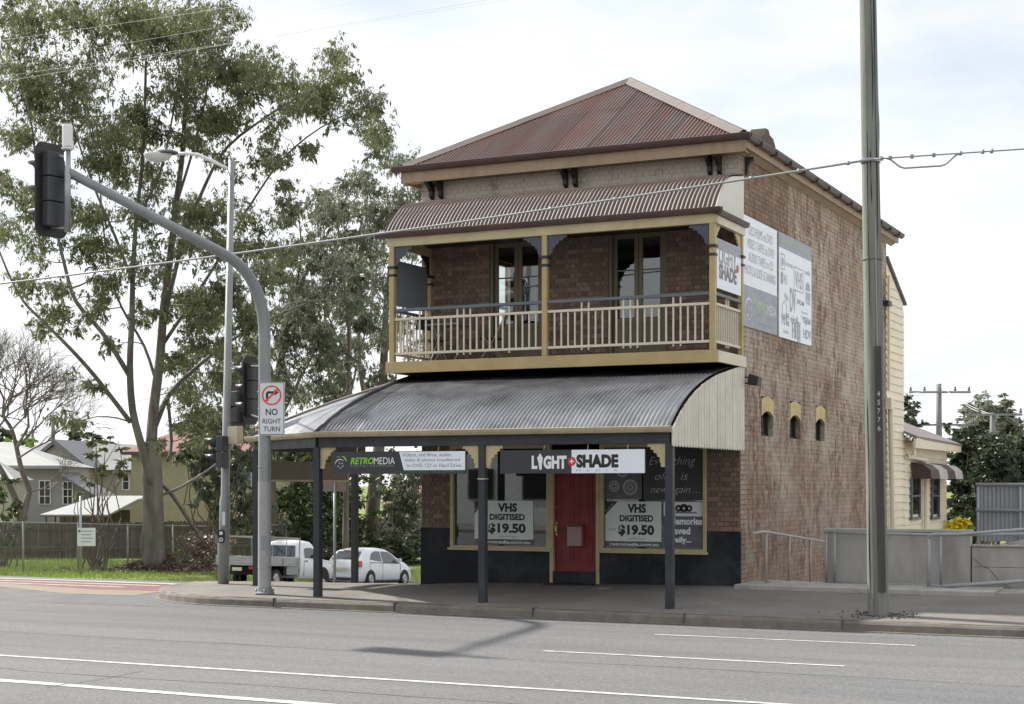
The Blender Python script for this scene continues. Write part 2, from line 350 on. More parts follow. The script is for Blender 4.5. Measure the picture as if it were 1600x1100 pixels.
# ---------------------------------------------------------------- mesh helpers
WL = {}   # world location of each object (none of the fixed ones is rotated)
def meta(o, label=None, cat=None, group=None, kind=None):
    for k, v in (('label', label), ('category', cat), ('group', group), ('kind', kind)):
        if v: o[k] = v
    return o
def thing(name, loc, label, cat, group=None):
    o = bpy.data.objects.new(name, None); COL.objects.link(o); o.location = loc; o.empty_display_size = .2
    WL[o.name] = Vector(loc); return meta(o, label, cat, group)
def link(o, parent=None, wloc=(0, 0, 0)):
    COL.objects.link(o); WL[o.name] = Vector(wloc)
    if parent is not None:
        o.parent = parent; o.location = Vector(wloc) - WL[parent.name]
    else: o.location = wloc
    return o
class MB:
    def __init__(s): s.v = []; s.f = []; s.m = []
    def add(s, vs, fs, mi=0):
        n = len(s.v); s.v += [tuple(p) for p in vs]; s.f += [tuple(i + n for i in f) for f in fs]; s.m += [mi] * len(fs); return s
    def box(s, x0, x1, y0, y1, z0, z1, mi=0):
        v = [(x0, y0, z0), (x1, y0, z0), (x1, y1, z0), (x0, y1, z0), (x0, y0, z1), (x1, y0, z1), (x1, y1, z1), (x0, y1, z1)]
        return s.add(v, [(0, 3, 2, 1), (4, 5, 6, 7), (0, 1, 5, 4), (1, 2, 6, 5), (2, 3, 7, 6), (3, 0, 4, 7)], mi)
    def bar(s, p, q, wdt, h, up=(0, 0, 1), mi=0):
        p, q = Vector(p), Vector(q); d = (q - p).normalized(); u = Vector(up)
        sd = d.cross(u).normalized() * wdt / 2; u = sd.cross(d).normalized() * h / 2
        v = [a + i * sd + j * u for a in (p, q) for i, j in ((-1, -1), (1, -1), (1, 1), (-1, 1))]
        return s.add(v, [(0, 1, 2, 3), (7, 6, 5, 4), (0, 4, 5, 1), (1, 5, 6, 2), (2, 6, 7, 3), (3, 7, 4, 0)], mi)
    def tube(s, pts, rad, n=8, caps=True, mi=0):
        pts = [Vector(p) for p in pts]; k = len(pts)
        rad = [rad] * k if isinstance(rad, (int, float)) else list(rad)
        vs = []; ref = None
        for i, p in enumerate(pts):
            d = (pts[min(i + 1, k - 1)] - pts[max(i - 1, 0)])
            d = d.normalized() if d.length > 1e-9 else Vector((0, 0, 1))
            if ref is None: ref = Vector((1, 0, 0)) if abs(d.x) < .8 else Vector((0, 1, 0))
            a = d.cross(ref).normalized(); b = a.cross(d).normalized(); ref = b
            ref = a.cross(d).normalized() if False else b
            for j in range(n):
                t = 2 * math.pi * j / n; vs.append(p + (a * math.cos(t) + b * math.sin(t)) * rad[i])
            ref = b if abs(b.dot(d)) < .9 else ref
        fs = [(i * n + j, i * n + (j + 1) % n, (i + 1) * n + (j + 1) % n, (i + 1) * n + j) for i in range(k - 1) for j in range(n)]
        if caps: fs += [tuple(range(n - 1, -1, -1)), tuple((k - 1) * n + j for j in range(n))]
        return s.add(vs, fs, mi)
    def prism(s, poly, ax, a0, a1, mi=0):
        """poly of 2-D points in the plane normal to ax ('x': (y,z), 'y': (x,z), 'z': (x,y)), extruded a0..a1"""
        n = len(poly)
        def P(q, a): return {'x': (a, q[0], q[1]), 'y': (q[0], a, q[1]), 'z': (q[0], q[1], a)}[ax]
        v = [P(q, a0) for q in poly] + [P(q, a1) for q in poly]
        f = [tuple(range(n)), tuple(range(2 * n - 1, n - 1, -1))] + [(i, i + n, (i + 1) % n + n, (i + 1) % n) for i in range(n)]
        return s.add(v, f, mi)
    def lathe(s, prof, c, n=16, mi=0):
        vs = [(c[0] + r * math.cos(2 * math.pi * j / n), c[1] + r * math.sin(2 * math.pi * j / n), c[2] + z) for r, z in prof for j in range(n)]
        k = len(prof)
        fs = [(i * n + j, i * n + (j + 1) % n, (i + 1) * n + (j + 1) % n, (i + 1) * n + j) for i in range(k - 1) for j in range(n)]
        fs += [tuple(range(n - 1, -1, -1)), tuple((k - 1) * n + j for j in range(n))]
        return s.add(vs, fs, mi)
    def grid(s, fn, nu, nv, mi=0):
        vs = [fn(i / nu, j / nv) for i in range(nu + 1) for j in range(nv + 1)]
        fs = [(i * (nv + 1) + j, (i + 1) * (nv + 1) + j, (i + 1) * (nv + 1) + j + 1, i * (nv + 1) + j + 1) for i in range(nu) for j in range(nv)]
        return s.add(vs, fs, mi)
    def mesh(s, name, mats, smooth=False, shift=None, fix=True):
        me = bpy.data.meshes.new(name)
        v = s.v if shift is None else [(a - shift[0], b - shift[1], c - shift[2]) for a, b, c in s.v]
        me.from_pydata(v, [], s.f)
        for m in ([mats] if isinstance(mats, str) else mats): me.materials.append(MATS[m])
        if len(me.materials) > 1: me.polygons.foreach_set('material_index', s.m)
        if fix:
            bm = bmesh.new(); bm.from_mesh(me); bmesh.ops.recalc_face_normals(bm, faces=bm.faces); bm.to_mesh(me); bm.free()
        if smooth: me.polygons.foreach_set('use_smooth', [True] * len(me.polygons))
        me.update(); return me
    def build(s, name, mats, parent=None, smooth=False, fix=True, bevel=0, local=False):
        a = np.array(s.v); lo, hi = a.min(0), a.max(0); c = (lo + hi) / 2
        if parent is None: c[2] = lo[2]
        if local: c = np.zeros(3) if parent is None else np.array(WL[parent.name])
        o = bpy.data.objects.new(name, s.mesh(name, mats, smooth, tuple(c), fix))
        link(o, parent, tuple(float(x) for x in c))
        if bevel:
            b = o.modifiers.new('bevel', 'BEVEL'); b.width = bevel; b.segments = 2; b.limit_method = 'ANGLE'
        return o
def inst(name, me, wloc, parent, scale=None, rot=None):
    o = bpy.data.objects.new(name, me); link(o, parent, wloc)
    if scale: o.scale = scale
    if rot: o.rotation_euler = rot
    return o
def raw(name, verts, faces_flat, per, mat, parent=None, smooth=False):
    """fast mesh from numpy: verts (n,3), faces (k,per)"""
    c = (verts.min(0) + verts.max(0)) / 2
    if parent is None: c[2] = verts[:, 2].min()
    me = bpy.data.meshes.new(name); n = len(verts); k = len(faces_flat)
    me.vertices.add(n); me.vertices.foreach_set('co', (verts - c).astype(np.float32).ravel())
    me.loops.add(k * per); me.loops.foreach_set('vertex_index', faces_flat.astype(np.int32).ravel())
    me.polygons.add(k); me.polygons.foreach_set('loop_start', np.arange(k, dtype=np.int32) * per)
    me.materials.append(MATS[mat]); me.update(calc_edges=True); me.validate()
    if smooth: me.polygons.foreach_set('use_smooth', [True] * k)
    o = bpy.data.objects.new(name, me); return link(o, parent, tuple(float(x) for x in c))

# lettering: the built-in font turned into flat mesh and fitted to a box on a surface
def letters(name, body, mat, parent, o0, ux, uz, wdt, h, bold=0., shear=0., fit=True):
    """o0 lower-left corner, ux/uz unit directions of the writing, wdt x h the box that it fills"""
    cu = bpy.data.curves.new('t', 'FONT'); cu.body = body; cu.offset = bold; cu.shear = shear; cu.resolution_u = 3
    t = bpy.data.objects.new('t', cu); COL.objects.link(t)
    dg = bpy.context.evaluated_depsgraph_get(); me = bpy.data.meshes.new_from_object(t.evaluated_get(dg))
    bpy.data.objects.remove(t); bpy.data.curves.remove(cu)
    a = np.empty(len(me.vertices) * 3, np.float32); me.vertices.foreach_get('co', a); a = a.reshape(-1, 3)
    lo, hi = a.min(0), a.max(0)
    q = (a - lo) / np.maximum(hi - lo, 1e-6)
    o0 = np.array(o0); ux = np.array(ux); uz = np.array(uz)
    p = o0 + q[:, :1] * wdt * ux + q[:, 1:2] * h * uz
    c = (p.min(0) + p.max(0)) / 2
    me.vertices.foreach_set('co', (p - c).astype(np.float32).ravel()); me.materials.clear(); me.materials.append(MATS[mat]); me.name = name; me.update()
    o = bpy.data.objects.new(name, me); return link(o, parent, tuple(float(x) for x in c))
def smooth01(a, b, x):
    t = min(1, max(0, (x - a) / (b - a))); return t * t * (3 - 2 * t)
def interp(prof, t):
    """piecewise interpolation along a list of tuples by first entry"""
    for a, b in zip(prof, prof[1:]):
        if t <= b[0]:
            k = (t - a[0]) / (b[0] - a[0]); return tuple(x + (y - x) * k for x, y in zip(a, b))
    return prof[-1]
# ================================================================ ground, road, footpath
def z_street(Y):
    return interp([(-999, -.335), (.3, -.335), (4, -.56), (16, -1.62), (23, -2.1), (30, -2.42), (48, -2.9), (90, -2.2), (160, -1.2), (2000, -1.0)], Y)[1]
def z_grass(Y):
    return interp([(-999, -.335), (.3, -.335), (4, -.56), (12.5, -1.28), (16.5, -1.42), (29, -1.88), (45, -2.1), (90, -1.7), (160, -1.0), (2000, -1.0)], Y)[1]
def z_east(Y):
    return interp([(-999, -.335), (.3, -.335), (12, -.6), (60, -1.6), (160, -1.0), (2000, -1.0)], Y)[1]
def gz(X, Y):
    a = z_grass(Y) + (z_street(Y) - z_grass(Y)) * smooth01(-26.4, -26.0, X)
    return a + (z_east(Y) - a) * smooth01(-9.5, -6.6, X)
def sheet(name, xs, ys, zf, mat, kind='structure'):
    v = np.array([(x, y, zf(x, y)) for x in xs for y in ys]); ny = len(ys)
    f = np.array([(i * ny + j, (i + 1) * ny + j, (i + 1) * ny + j + 1, i * ny + j + 1) for i in range(len(xs) - 1) for j in range(ny - 1)])
    o = raw(name, v, f, 4, mat, None, True); o['kind'] = kind; return o
xs = [-900, -500, -250, -150, -100, -70, -50, -40, -34, -31, -29, -27.5, -26.6, -26.3, -26, -24, -20, -16, -13, -11, -10, -9.4, -8.6, -7.6, -6.6, -5, -2, 1, 5, 10, 20, 40, 80, 200, 500, 900]
ys = [-60, -30, -10, 0, .6, 1.5, 3, 4, 5, 6, 8, 10, 12, 14, 16, 18, 20, 22, 24, 26, 28, 30, 34, 38, 42, 48, 55, 65, 80, 100, 130, 160, 250, 500, 1000, 1900]
sheet('ground', xs, ys, lambda x, y: gz(x, y) - (.012 if y <= .3 else (.03 if -26.1 < x < -6.5 else 0)), 'turf')
sheet('main_road', [-400, -100, -40, -20, -10, 0, 10, 40, 400], [-58, -30, -20, -10, -5, -2, .3], lambda x, y: -.33, 'asphalt')
sheet('side_street', [-26.05, -24, -20, -15, -11.5, -10.7], [.3, 1, 2, 4, 7, 10, 13, 16, 20, 24, 30, 40, 55, 75, 95], lambda x, y: z_street(y) + .006, 'asphalt')
# kerb line at the mouth of the side street (flush concrete) and the coloured cycle lane beside it
sheet('kerb_strip', [-120, -60, -30, -20, -14, -10.9], [.18, .42], lambda x, y: -.322, 'concrete_pale')
o = MB().add([(-60, -1.15, -.325), (-16, -1.0, -.325), (-12.6, -1.75, -.325), (-11.15, -1.55, -.325), (-11.7, .1, -.325), (-60, .15, -.325)], [(0, 1, 2, 3, 4, 5)]).build('cycle_lane', 'red_lane'); o['kind'] = 'structure'
o = MB().add([(-60, -1.6, -.326), (-16, -1.5, -.326), (-12.4, -2.9, -.326), (-10.9, -2.75, -.326), (-11.15, -1.55, -.3255), (-12.6, -1.75, -.3255), (-16, -1.0, -.3255), (-60, -1.15, -.3255)], [(0, 1, 6, 7), (1, 2, 5, 6), (2, 3, 4, 5)]).build('lane_border', 'tan_lane'); o['kind'] = 'structure'
for y, x0, x1 in ((-.32, -40, -12.2), (-.95, -17.5, -12.6)):
    o = MB().box(x0, x1, y - .05, y + .05, -.3235, -.3215).build('cycle_lane_line', 'paint_line'); o['kind'] = 'structure'

# painted lane lines on the main road
def line(x0, x1, y0, y1, wd, ragged=0):
    m = MB(); n = max(2, int((x1 - x0) / .35))
    top = []; bot = []
    for i in range(n + 1):
        t = i / n; x = x0 + (x1 - x0) * t; y = y0 + (y1 - y0) * t
        top.append((x, y + wd / 2 + random.uniform(-1, 1) * ragged, -.3245)); bot.append((x, y - wd / 2 + random.uniform(-1, 1) * ragged, -.3245))
    m.add(top + bot, [(n + 1 + i, n + 2 + i, i + 1, i) for i in range(n)])
    o = m.build('lane_line', 'paint_line'); o['kind'] = 'structure'
line(.59, 4.15, -5.72, -5.68, .075, .004)
line(.1, 3.9, -8.36, -8.38, .085, .005)
line(-40, 9, -11.62, -11.75, .10, .007)
line(-40, -3.02, -13.5, -13.58, .17, .008)
line(-2.97, .35, -13.58, -13.66, .16, .01)
line(-40, -12, -5.7, -5.7, .075, .004)

o = MB().add([(-60, -1.6, -.3285), (-60, -4.3, -.3285), (-18, -4.1, -.3285), (-11.5, -4.9, -.3285), (-8.6, -4.75, -.3285), (-9.6, -3.7, -.3285), (-10.9, -2.75, -.3285), (-12.4, -2.9, -.3285), (-16, -1.5, -.3285)], [tuple(range(9))]).build('road_patch', 'asphalt_dark'); o['kind'] = 'structure'
sheet('yard', [-6.2, 0, 4, 12, 60], [.2, 1, 4, 12, 30, 60], lambda x, y: max(gz(x, y), z_east(y)) + .03, 'concrete')
# long dark cracks sealed with bitumen
for pts in ([(-14, -12.6), (-9, -12.75), (-6.4, -12.7), (-4.2, -12.8), (-1, -12.72), (4, -12.9)], [(-30, -9.3), (-12, -9.25), (-5, -9.35), (2, -9.3), (9, -9.4), (20, -9.4)], [(-3.0, -13.9), (-2.95, -13.0), (-3.05, -12.2)]):
    m = MB(); q = []
    for (xa, ya), (xb, yb) in zip(pts, pts[1:]):
        for k in range(6): q.append((xa + (xb - xa) * k / 6, ya + (yb - ya) * k / 6 + random.gauss(0, .03)))
    q.append(pts[-1]); top = [(x, y + random.uniform(.004, .013), -.3262) for x, y in q]; bot = [(x, y - random.uniform(.004, .013), -.3262) for x, y in q]
    if abs(pts[0][0] - pts[-1][0]) < 1: top = [(x + .008, y, -.3222) for x, y in q]; bot = [(x - .006, y, -.3222) for x, y in q]
    n_ = len(q); m.add(top + bot, [(i, i + 1, n_ + i + 1, n_ + i) for i in range(n_ - 1)]); o = m.build('road_crack', 'bitumen', fix=False); o['kind'] = 'structure'
# footpath
def zp(X, Y):
    k = min(1, max(.1, 1 + X * .085))
    z = -.17 + .17 * (max(-4.05, min(0, Y)) + 4.05) / 4.05 * k
    if X < -6: z = min(z, z if Y < -1.4 else z + (z_street(Y + .9) + .335) * 1.0 - .02 * min(1, (Y + 1.4)))
    return z
def ylow(X):
    return -4.05 if X > -7.8 else -1.05 - math.sqrt(max(0, 9 - (X + 7.8) ** 2))
m = MB()
cols = [-10.8, -10.78, -10.7, -10.5, -10.2, -9.8, -9.3, -8.7, -8.1, -7.6, -7.0, -6.28]
yt = [0, .1, .2, .3, .4, .5, .6, .7, .8, .9, 1]
def colpts(X):
    a = ylow(X); p = [a + (0.2 - a) * t for t in yt] + [1, 2, 3, 5, 8, 12, 16, 22, 30]
    return [(X, y, zp(X, y)) for y in p]
C = [colpts(x) for x in cols]; n = len(C[0])
m.add([p for c in C for p in c], [(i * n + j, (i + 1) * n + j, (i + 1) * n + j + 1, i * n + j + 1) for i in range(len(cols) - 1) for j in range(n - 1)])
xs2 = [-6.28, -5, -4, -3, -2, -1, 0, 1, 2, 3, 5, 8, 14, 25, 60]; ys2 = [-4.05 + (4.25) * t for t in yt]
m.add([(x, y, zp(x, y)) for x in xs2 for y in ys2], [(i * 11 + j, (i + 1) * 11 + j, (i + 1) * 11 + j + 1, i * 11 + j + 1) for i in range(len(xs2) - 1) for j in range(10)])
o = m.build('footpath', 'footpath', smooth=True); o['kind'] = 'structure'
# kerb: swept profile with a worn rounded nose
path = [(60, -4.05), (30, -4.05)] + [(x, -4.05) for x in np.linspace(14, -7.8, 45)] + [(-7.8 - 3 * math.sin(a), -1.05 - 3 * math.cos(a)) for a in np.linspace(.12, math.pi / 2, 14)] + [(-10.8, y) for y in (0, 2, 5, 9, 14, 20, 30)]
m = MB(); prof = [(.16, .004), (.03, .006), (-.02, -.012), (-.045, -.05), (-.06, -.19), (-.085, -.165), (-.085, -.3)]
vs = []
for i, p in enumerate(path):
    a = Vector(path[max(0, i - 1)]); b = Vector(path[min(len(path) - 1, i + 1)]); d = (b - a).normalized(); nrm = Vector((-d.y, d.x))   # outwards, to the road
    if nrm.dot(Vector((0, -1)) + Vector((-1, 0)) * .3) < 0: nrm = -nrm
    for k, (s, h) in enumerate(prof):
        q = Vector(p) - nrm * s; j = random.uniform(-.006, .006) if k < 4 else 0
        zt = zp(p[0], max(p[1], ylow(p[0]))); zr = (-.33 if p[1] < .3 else z_street(p[1]))
        z = zt + h + j if k < 4 else (zr + (.02 if k == 4 else .012 if k == 5 else -.1))
        vs.append((q.x, q.y, z))
k = len(prof)
m.add(vs, [(i * k + j, (i + 1) * k + j, (i + 1) * k + j + 1, i * k + j + 1) for i in range(len(path) - 1) for j in range(k - 1)])
o = m.build('kerb', 'kerb', smooth=False); o['kind'] = 'structure'
# concrete plinth strip beside the ramp
o = MB().box(.06, 4.3, -.55, .62, -.2, .055).build('ramp_plinth', 'concrete', bevel=.015); o['kind'] = 'structure'
# grass: blades on the verge
def grass(n, name):
    X = rng.uniform(-48, -26.2, n); Y = rng.uniform(11, 34, n)
    Z = np.array([gz(x, y) for x, y in zip(X, Y)])
    h = rng.uniform(.05, .20, n); a = rng.uniform(0, 6.28, n); wd = rng.uniform(.012, .03, n); lean = rng.uniform(-.08, .08, (n, 2))
    b = np.stack([X, Y, Z - .01], 1); sd = np.stack([np.cos(a) * wd, np.sin(a) * wd, 0 * a], 1)
    t = b + np.stack([lean[:, 0], lean[:, 1], h], 1)
    v = np.stack([b - sd, b + sd, t], 1).reshape(-1, 3)
    o = raw(name, v, np.arange(n * 3).reshape(-1, 3), 3, 'grass_blade'); meta(o, 'bright green mown grass on the verge before the wire fence', 'grass', kind='stuff')
grass(26000, 'grass')

# joints between the cast lengths of kerb, and leaves blown into the gutter
for k in range(9):
    x = -6.9 + k * 2.45 + random.uniform(-.1, .1); z = zp(x, -4.05)
    o = MB().box(x - .006, x + .006, -4.118, -3.89, -.32, z + .0085).build('kerb_joint', 'bitumen'); o['kind'] = 'structure'
P = []
for k in range(420):
    if random.random() < .6: x = random.uniform(-8, 9); P.append((x, -4.16 - abs(random.gauss(0, .10)), -.322))
    else: x = random.uniform(-7.5, 8); y = random.uniform(-4.0, -.3); P.append((x, y, zp(x, y) + .006))
n = len(P); P = np.array(P); a = rng.uniform(0, 6.28, n); s_ = rng.uniform(.012, .038, n)
d = np.stack([np.cos(a), np.sin(a), rng.uniform(-.05, .25, n)], 1) * s_[:, None]; q = np.stack([-np.sin(a), np.cos(a), rng.uniform(-.2, .2, n)], 1) * (s_ * .35)[:, None]
v = np.stack([P, P + d + q, P + 2 * d, P + d - q], 1).reshape(-1, 3); v[:, 2] = np.maximum(v[:, 2], np.repeat(P[:, 2], 4))
o = raw('leaf_litter', v, np.arange(n * 4).reshape(-1, 4), 4, 'leaf_dry'); meta(o, 'dry leaves blown along the gutter and over the footpath', 'leaf litter', kind='stuff')
# ================================================================ the corner shop
WX, WD = -6.28, 11.3
shop = thing('shop_building', (-3.1, 5, 0), 'two-storey brick corner shop with rusty hipped iron roof, balcony and street awning', 'building')
HOLES_F = [(-5.66, -3.60, .56, 2.48), (-3.60, -2.62, -.3, 2.62), (-2.62, -.60, .56, 2.48), (-4.84, -3.75, 4.02, 6.32), (-2.46, -1.37, 4.02, 6.32)]
SW = [(1.22, 1.97), (3.07, 3.80), (4.92, 5.64)]
HOLES_S = [(a, b, 2.62, 3.34) for a, b in SW]
def slab(m, ax, u0, u1, z0, z1, holes, t0, t1):
    us = sorted({u0, u1, *[h[0] for h in holes], *[h[1] for h in holes]}); zs = sorted({z0, z1, *[h[2] for h in holes if z0 < h[2] < z1], *[h[3] for h in holes if z0 < h[3] < z1]})
    for ua, ub in zip(us, us[1:]):
        for za, zb in zip(zs, zs[1:]):
            uc, zc = (ua + ub) / 2, (za + zb) / 2
            if any(h[0] < uc < h[1] and h[2] < zc < h[3] for h in holes): continue
            if ax == 'y': m.box(ua, ub, t0, t1, za, zb)
            else: m.box(t0, t1, ua, ub, za, zb)
m = MB(); slab(m, 'y', WX, -.001, -.9, 7.5, HOLES_F, 0, .3); front_wall = m.build('front_wall', 'mortar_front', shop)
m = MB(); slab(m, 'x', .3, WD, -1.2, 7.5, HOLES_S, -.3, -.002); side_wall = m.build('side_wall', 'mortar_side', shop)
m = MB(); slab(m, 'x', .3, WD, -2.5, 7.5, [(2.55, 3.6, 4.5, 6.35)], WX, WX + .25); west_wall = m.build('west_wall', 'mortar_front', shop)
m = MB().box(WX + .25, -.3, WD - .25, WD, -1.5, 7.5); m.build('rear_wall', 'mortar_side', shop)
# bricks: English bond laid course by course round the openings
def lay(ax, u0, u1, z0, z1, holes):
    res = []; z = z0; k = 0
    while z < z1 - .04:
        ivs = [(u0, u1)]
        for h in holes:
            if h[2] < z + .06 and h[3] > z + .02:
                ivs = [q for a, b in ivs for q in ((a, min(b, h[0])), (max(a, h[1]), b)) if q[1] - q[0] > .02]
        L_ = .24 if k % 2 == 0 else .12
        for a, b in ivs:
            u = a - (0 if k % 2 == 0 else .06)
            while u < b - .015:
                ua, ub = max(a, u), min(b, u + L_)
                if ub - ua > .03: res.append((ax, ua + .005, ub - .005, z + .005, z + .081))
                u += L_
        z += .086; k += 1
    return res
bricks = lay('y', WX, .0, .935, 7.48, [h if i != 1 else (h[0], h[1], -.3, 2.62) for i, h in enumerate(HOLES_F)]) + lay('x', .0, WD, -.15, 7.48, HOLES_S)
# little weathered brick block, shared by the bricks that show largest
bm = MB(); bm.add([(-.5, -.5, -.5), (.5, -.5, -.5), (.5, .5, -.5), (-.5, .5, -.5), (-.47, -.5, .42), (.47, -.5, .42), (.5, .5, .5), (-.5, .5, .5)], [(0, 1, 5, 4), (1, 2, 6, 5), (2, 3, 7, 6), (3, 0, 4, 7), (4, 5, 6, 7), (0, 3, 2, 1)])
ub_f = MB().box(-.5, .5, -.5, .5, -.5, .5).mesh('brick', 'brick_front'); ub_s = MB().box(-.5, .5, -.5, .5, -.5, .5).mesh('brick', 'brick_side')
def bscore(b):
    ax, a, c, z, z2 = b
    p, q = ((a, 0, z), (c, 0, z2)) if ax == 'y' else ((0, a, z), (0, c, z2))
    P, Q = proj(p), proj(q)
    hid = 0
    if ax == 'y':   # behind the awning, its beam and signs, or the balcony roof
        if 2.2 < z < 4.2 or 6.2 < z < 7.05: hid = 1
    return 0 if hid else abs((Q[0] - P[0]) * (Q[1] - P[1]))
order = sorted(range(len(bricks)), key=lambda i: -bscore(bricks[i])); single = set(order[:290])
rest = {'y': MB(), 'x': MB()}
for i, (ax, a, c, z, z2) in enumerate(bricks):
    pr = .010 + random.uniform(-.004, .005) + (.004 if random.random() < .06 else 0)
    if ax == 'x': pr = .004 + pr * .35
    if i in single:
        if ax == 'y': inst('brick', ub_f, ((a + c) / 2, .015 - pr / 1, (z + z2) / 2), front_wall, (c - a, .03, z2 - z))
        else: inst('brick', ub_s, (-.017 + pr, (a + c) / 2, (z + z2) / 2), side_wall, (.03, c - a, z2 - z))
    else:
        e = .0025
        if ax == 'y':
            y = -pr; rest['y'].add([(a, .02, z), (c, .02, z), (c, .02, z2), (a, .02, z2), (a + e, y, z + e), (c - e, y, z + e), (c - e, y, z2 - e), (a + e, y, z2 - e)], [(4, 5, 6, 7), (0, 1, 5, 4), (1, 2, 6, 5), (2, 3, 7, 6), (3, 0, 4, 7)])
        else:
            x = pr - .002; rest['x'].add([(-.02, a, z), (-.02, c, z), (-.02, c, z2), (-.02, a, z2), (x, a + e, z + e), (x, c - e, z + e), (x, c - e, z2 - e), (x, a + e, z2 - e)], [(4, 5, 6, 7), (0, 1, 5, 4), (1, 2, 6, 5), (2, 3, 7, 6), (3, 0, 4, 7)])
o = rest['y'].build('brickwork', 'brick_front', front_wall, fix=False); o['kind'] = 'stuff'
o = rest['x'].build('brickwork', 'brick_side', side_wall, fix=False); o['kind'] = 'stuff'
# painted dado along the foot of the front
m = MB(); slab(m, 'y', WX - .012, .014, -.6, .93, HOLES_F[:3], -.022, .02); m.build('painted_dado', 'dado', shop)
# three small side windows with yellow arched heads
for a, b in SW:
    wd = MB().box(-.16, -.12, a + .04, b - .04, 2.66, 3.02).build('side_window', 'dark_glass', shop)
    m = MB()
    m.box(-.12, -.09, a, a + .05, 2.62, 3.2).box(-.12, -.09, b - .05, b, 2.62, 3.2).box(-.12, -.09, (a + b) / 2 - .02, (a + b) / 2 + .02, 2.66, 3.2).box(-.12, -.09, a + .05, b - .05, 2.62, 2.66)
    m.build('window_frame', 'dark_timber', wd)
    c = (a + b) / 2; hw = (b - a) / 2
    arc = [(c + hw * t, 2.98 + .10 * (1 - t * t)) for t in np.linspace(-1, 1, 9)]
    top = [(c + hw * t, 3.27 + .07 * (1 - t * t)) for t in np.linspace(1, -1, 9)]
    MB().prism(arc + top, 'x', -.05, .016).build('arched_lintel', 'lintel_yellow', wd)
    MB().box(-.14, .012, a, b, 2.585, 2.62).build('window_sill', 'mortar_side', wd)

# ---- corrugated iron
def corr(m, P, NRM, u0, u1, v0, v1, nv, lift=0., pitch=.076, amp=.0125, per=6):
    n = max(2, int(round((u1 - u0) / pitch * per))); base = len(m.v); vs = []
    for i in range(n + 1):
        u = u0 + (u1 - u0) * i / n; h = amp * math.cos(2 * math.pi * u / pitch) + lift
        a, b = v0(u), v1(u)
        for j in range(nv + 1):
            v = a + (b - a) * j / nv; p = Vector(P(u, v)); vs.append(p + Vector(NRM(u, v)) * (h + .006 * math.sin(u * 2.3 + v * 5) * math.sin(v * 7 + u)))
    m.add(vs, [(i * (nv + 1) + j, (i + 1) * (nv + 1) + j, (i + 1) * (nv + 1) + j + 1, i * (nv + 1) + j + 1) for i in range(n) for j in range(nv)])
EX0, EX1, EY0, EY1, EZ, AZ = -6.55, .20, -.36, 11.75, 7.70, 9.71
ACX = (EX0 + EX1) / 2; HW = (EX1 - EX0) / 2; AY = EY0 + HW * .96
s_f = Vector((0, AY - EY0, AZ - EZ)); nf = Vector((0, -(AZ - EZ), AY - EY0)).normalized()
roof = MB().add([(EX0 + .1, EY0 + .1, EZ - .02), (EX1 - .1, EY0 + .1, EZ - .02), (EX1 - .1, EY1 - .1, EZ - .02), (EX0 + .1, EY1 - .1, EZ - .02), (ACX, AY, AZ - .06), (ACX, EY1 - HW, AZ - .06)], [(0, 1, 4), (1, 2, 5, 4), (2, 3, 5), (3, 0, 4, 5), (0, 3, 2, 1)]).build('roof', 'dark_timber', shop)
def sheets(parent, mat, P, NRM, U0, U1, vmax, nv, rows=((0, 1),), width=.762, name='roof_sheet', mats=None, amp=.0125):
    u = U0; k = 0
    while u < U1 - .02:
        ue = min(U1, u + width)
        for ri, (ra, rb) in enumerate(rows):
            if max(vmax(u), vmax(ue), vmax((u + ue) / 2)) <= ra + .01: continue
            m = MB()
            corr(m, P, NRM, u, min(U1, ue + .03), lambda q: min(ra, vmax(q)), lambda q: min(rb + .012 if rb < 1 else rb, vmax(q)), nv, lift=.004 * (k % 2) + .007 * ri + random.uniform(0, .006), amp=amp)
            m.build(name, mats[ri] if mats else mat, parent, smooth=True, fix=False)
        u = ue; k += 1
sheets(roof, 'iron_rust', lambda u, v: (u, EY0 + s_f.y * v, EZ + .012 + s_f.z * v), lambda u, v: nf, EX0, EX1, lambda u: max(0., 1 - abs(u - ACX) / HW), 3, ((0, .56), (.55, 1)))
RL = EY1 - HW
def vs_side(u): return max(0., min(1, (u - EY0) / (AY - EY0), (EY1 - u) / HW))
ns = Vector((AZ - EZ, 0, HW)).normalized()
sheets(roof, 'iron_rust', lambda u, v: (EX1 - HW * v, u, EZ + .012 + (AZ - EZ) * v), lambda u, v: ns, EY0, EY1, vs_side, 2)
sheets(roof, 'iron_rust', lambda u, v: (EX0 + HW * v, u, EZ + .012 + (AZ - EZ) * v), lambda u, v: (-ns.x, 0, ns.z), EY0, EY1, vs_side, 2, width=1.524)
for a, b, nn in (((EX0, EY0, EZ), (ACX, AY, AZ), 4), ((EX1, EY0, EZ), (ACX, AY, AZ), 4), ((ACX, AY, AZ), (ACX, RL, AZ), 5)):
    a, b = Vector(a), Vector(b)
    for i in range(nn):
        p, q = a.lerp(b, i / nn + (.0 if i else .01)), a.lerp(b, (i + 1) / nn + .006)
        d = (q - p).normalized(); sd = d.cross(Vector((0, 0, 1))).normalized(); m = MB(); up = sd.cross(d).normalized()
        vs = []
        for c in (p, q):
            for s_, h in ((-.17, -.045), (-.06, .035), (-.03, .058), (.03, .058), (.06, .035), (.17, -.045)): vs.append(c + sd * s_ + up * (h + .012 + .003 * i))
        m.add(vs, [(j, j + 1, j + 7, j + 6) for j in range(5)]); m.build('hip_cap', 'hip_cap', roof, fix=False)
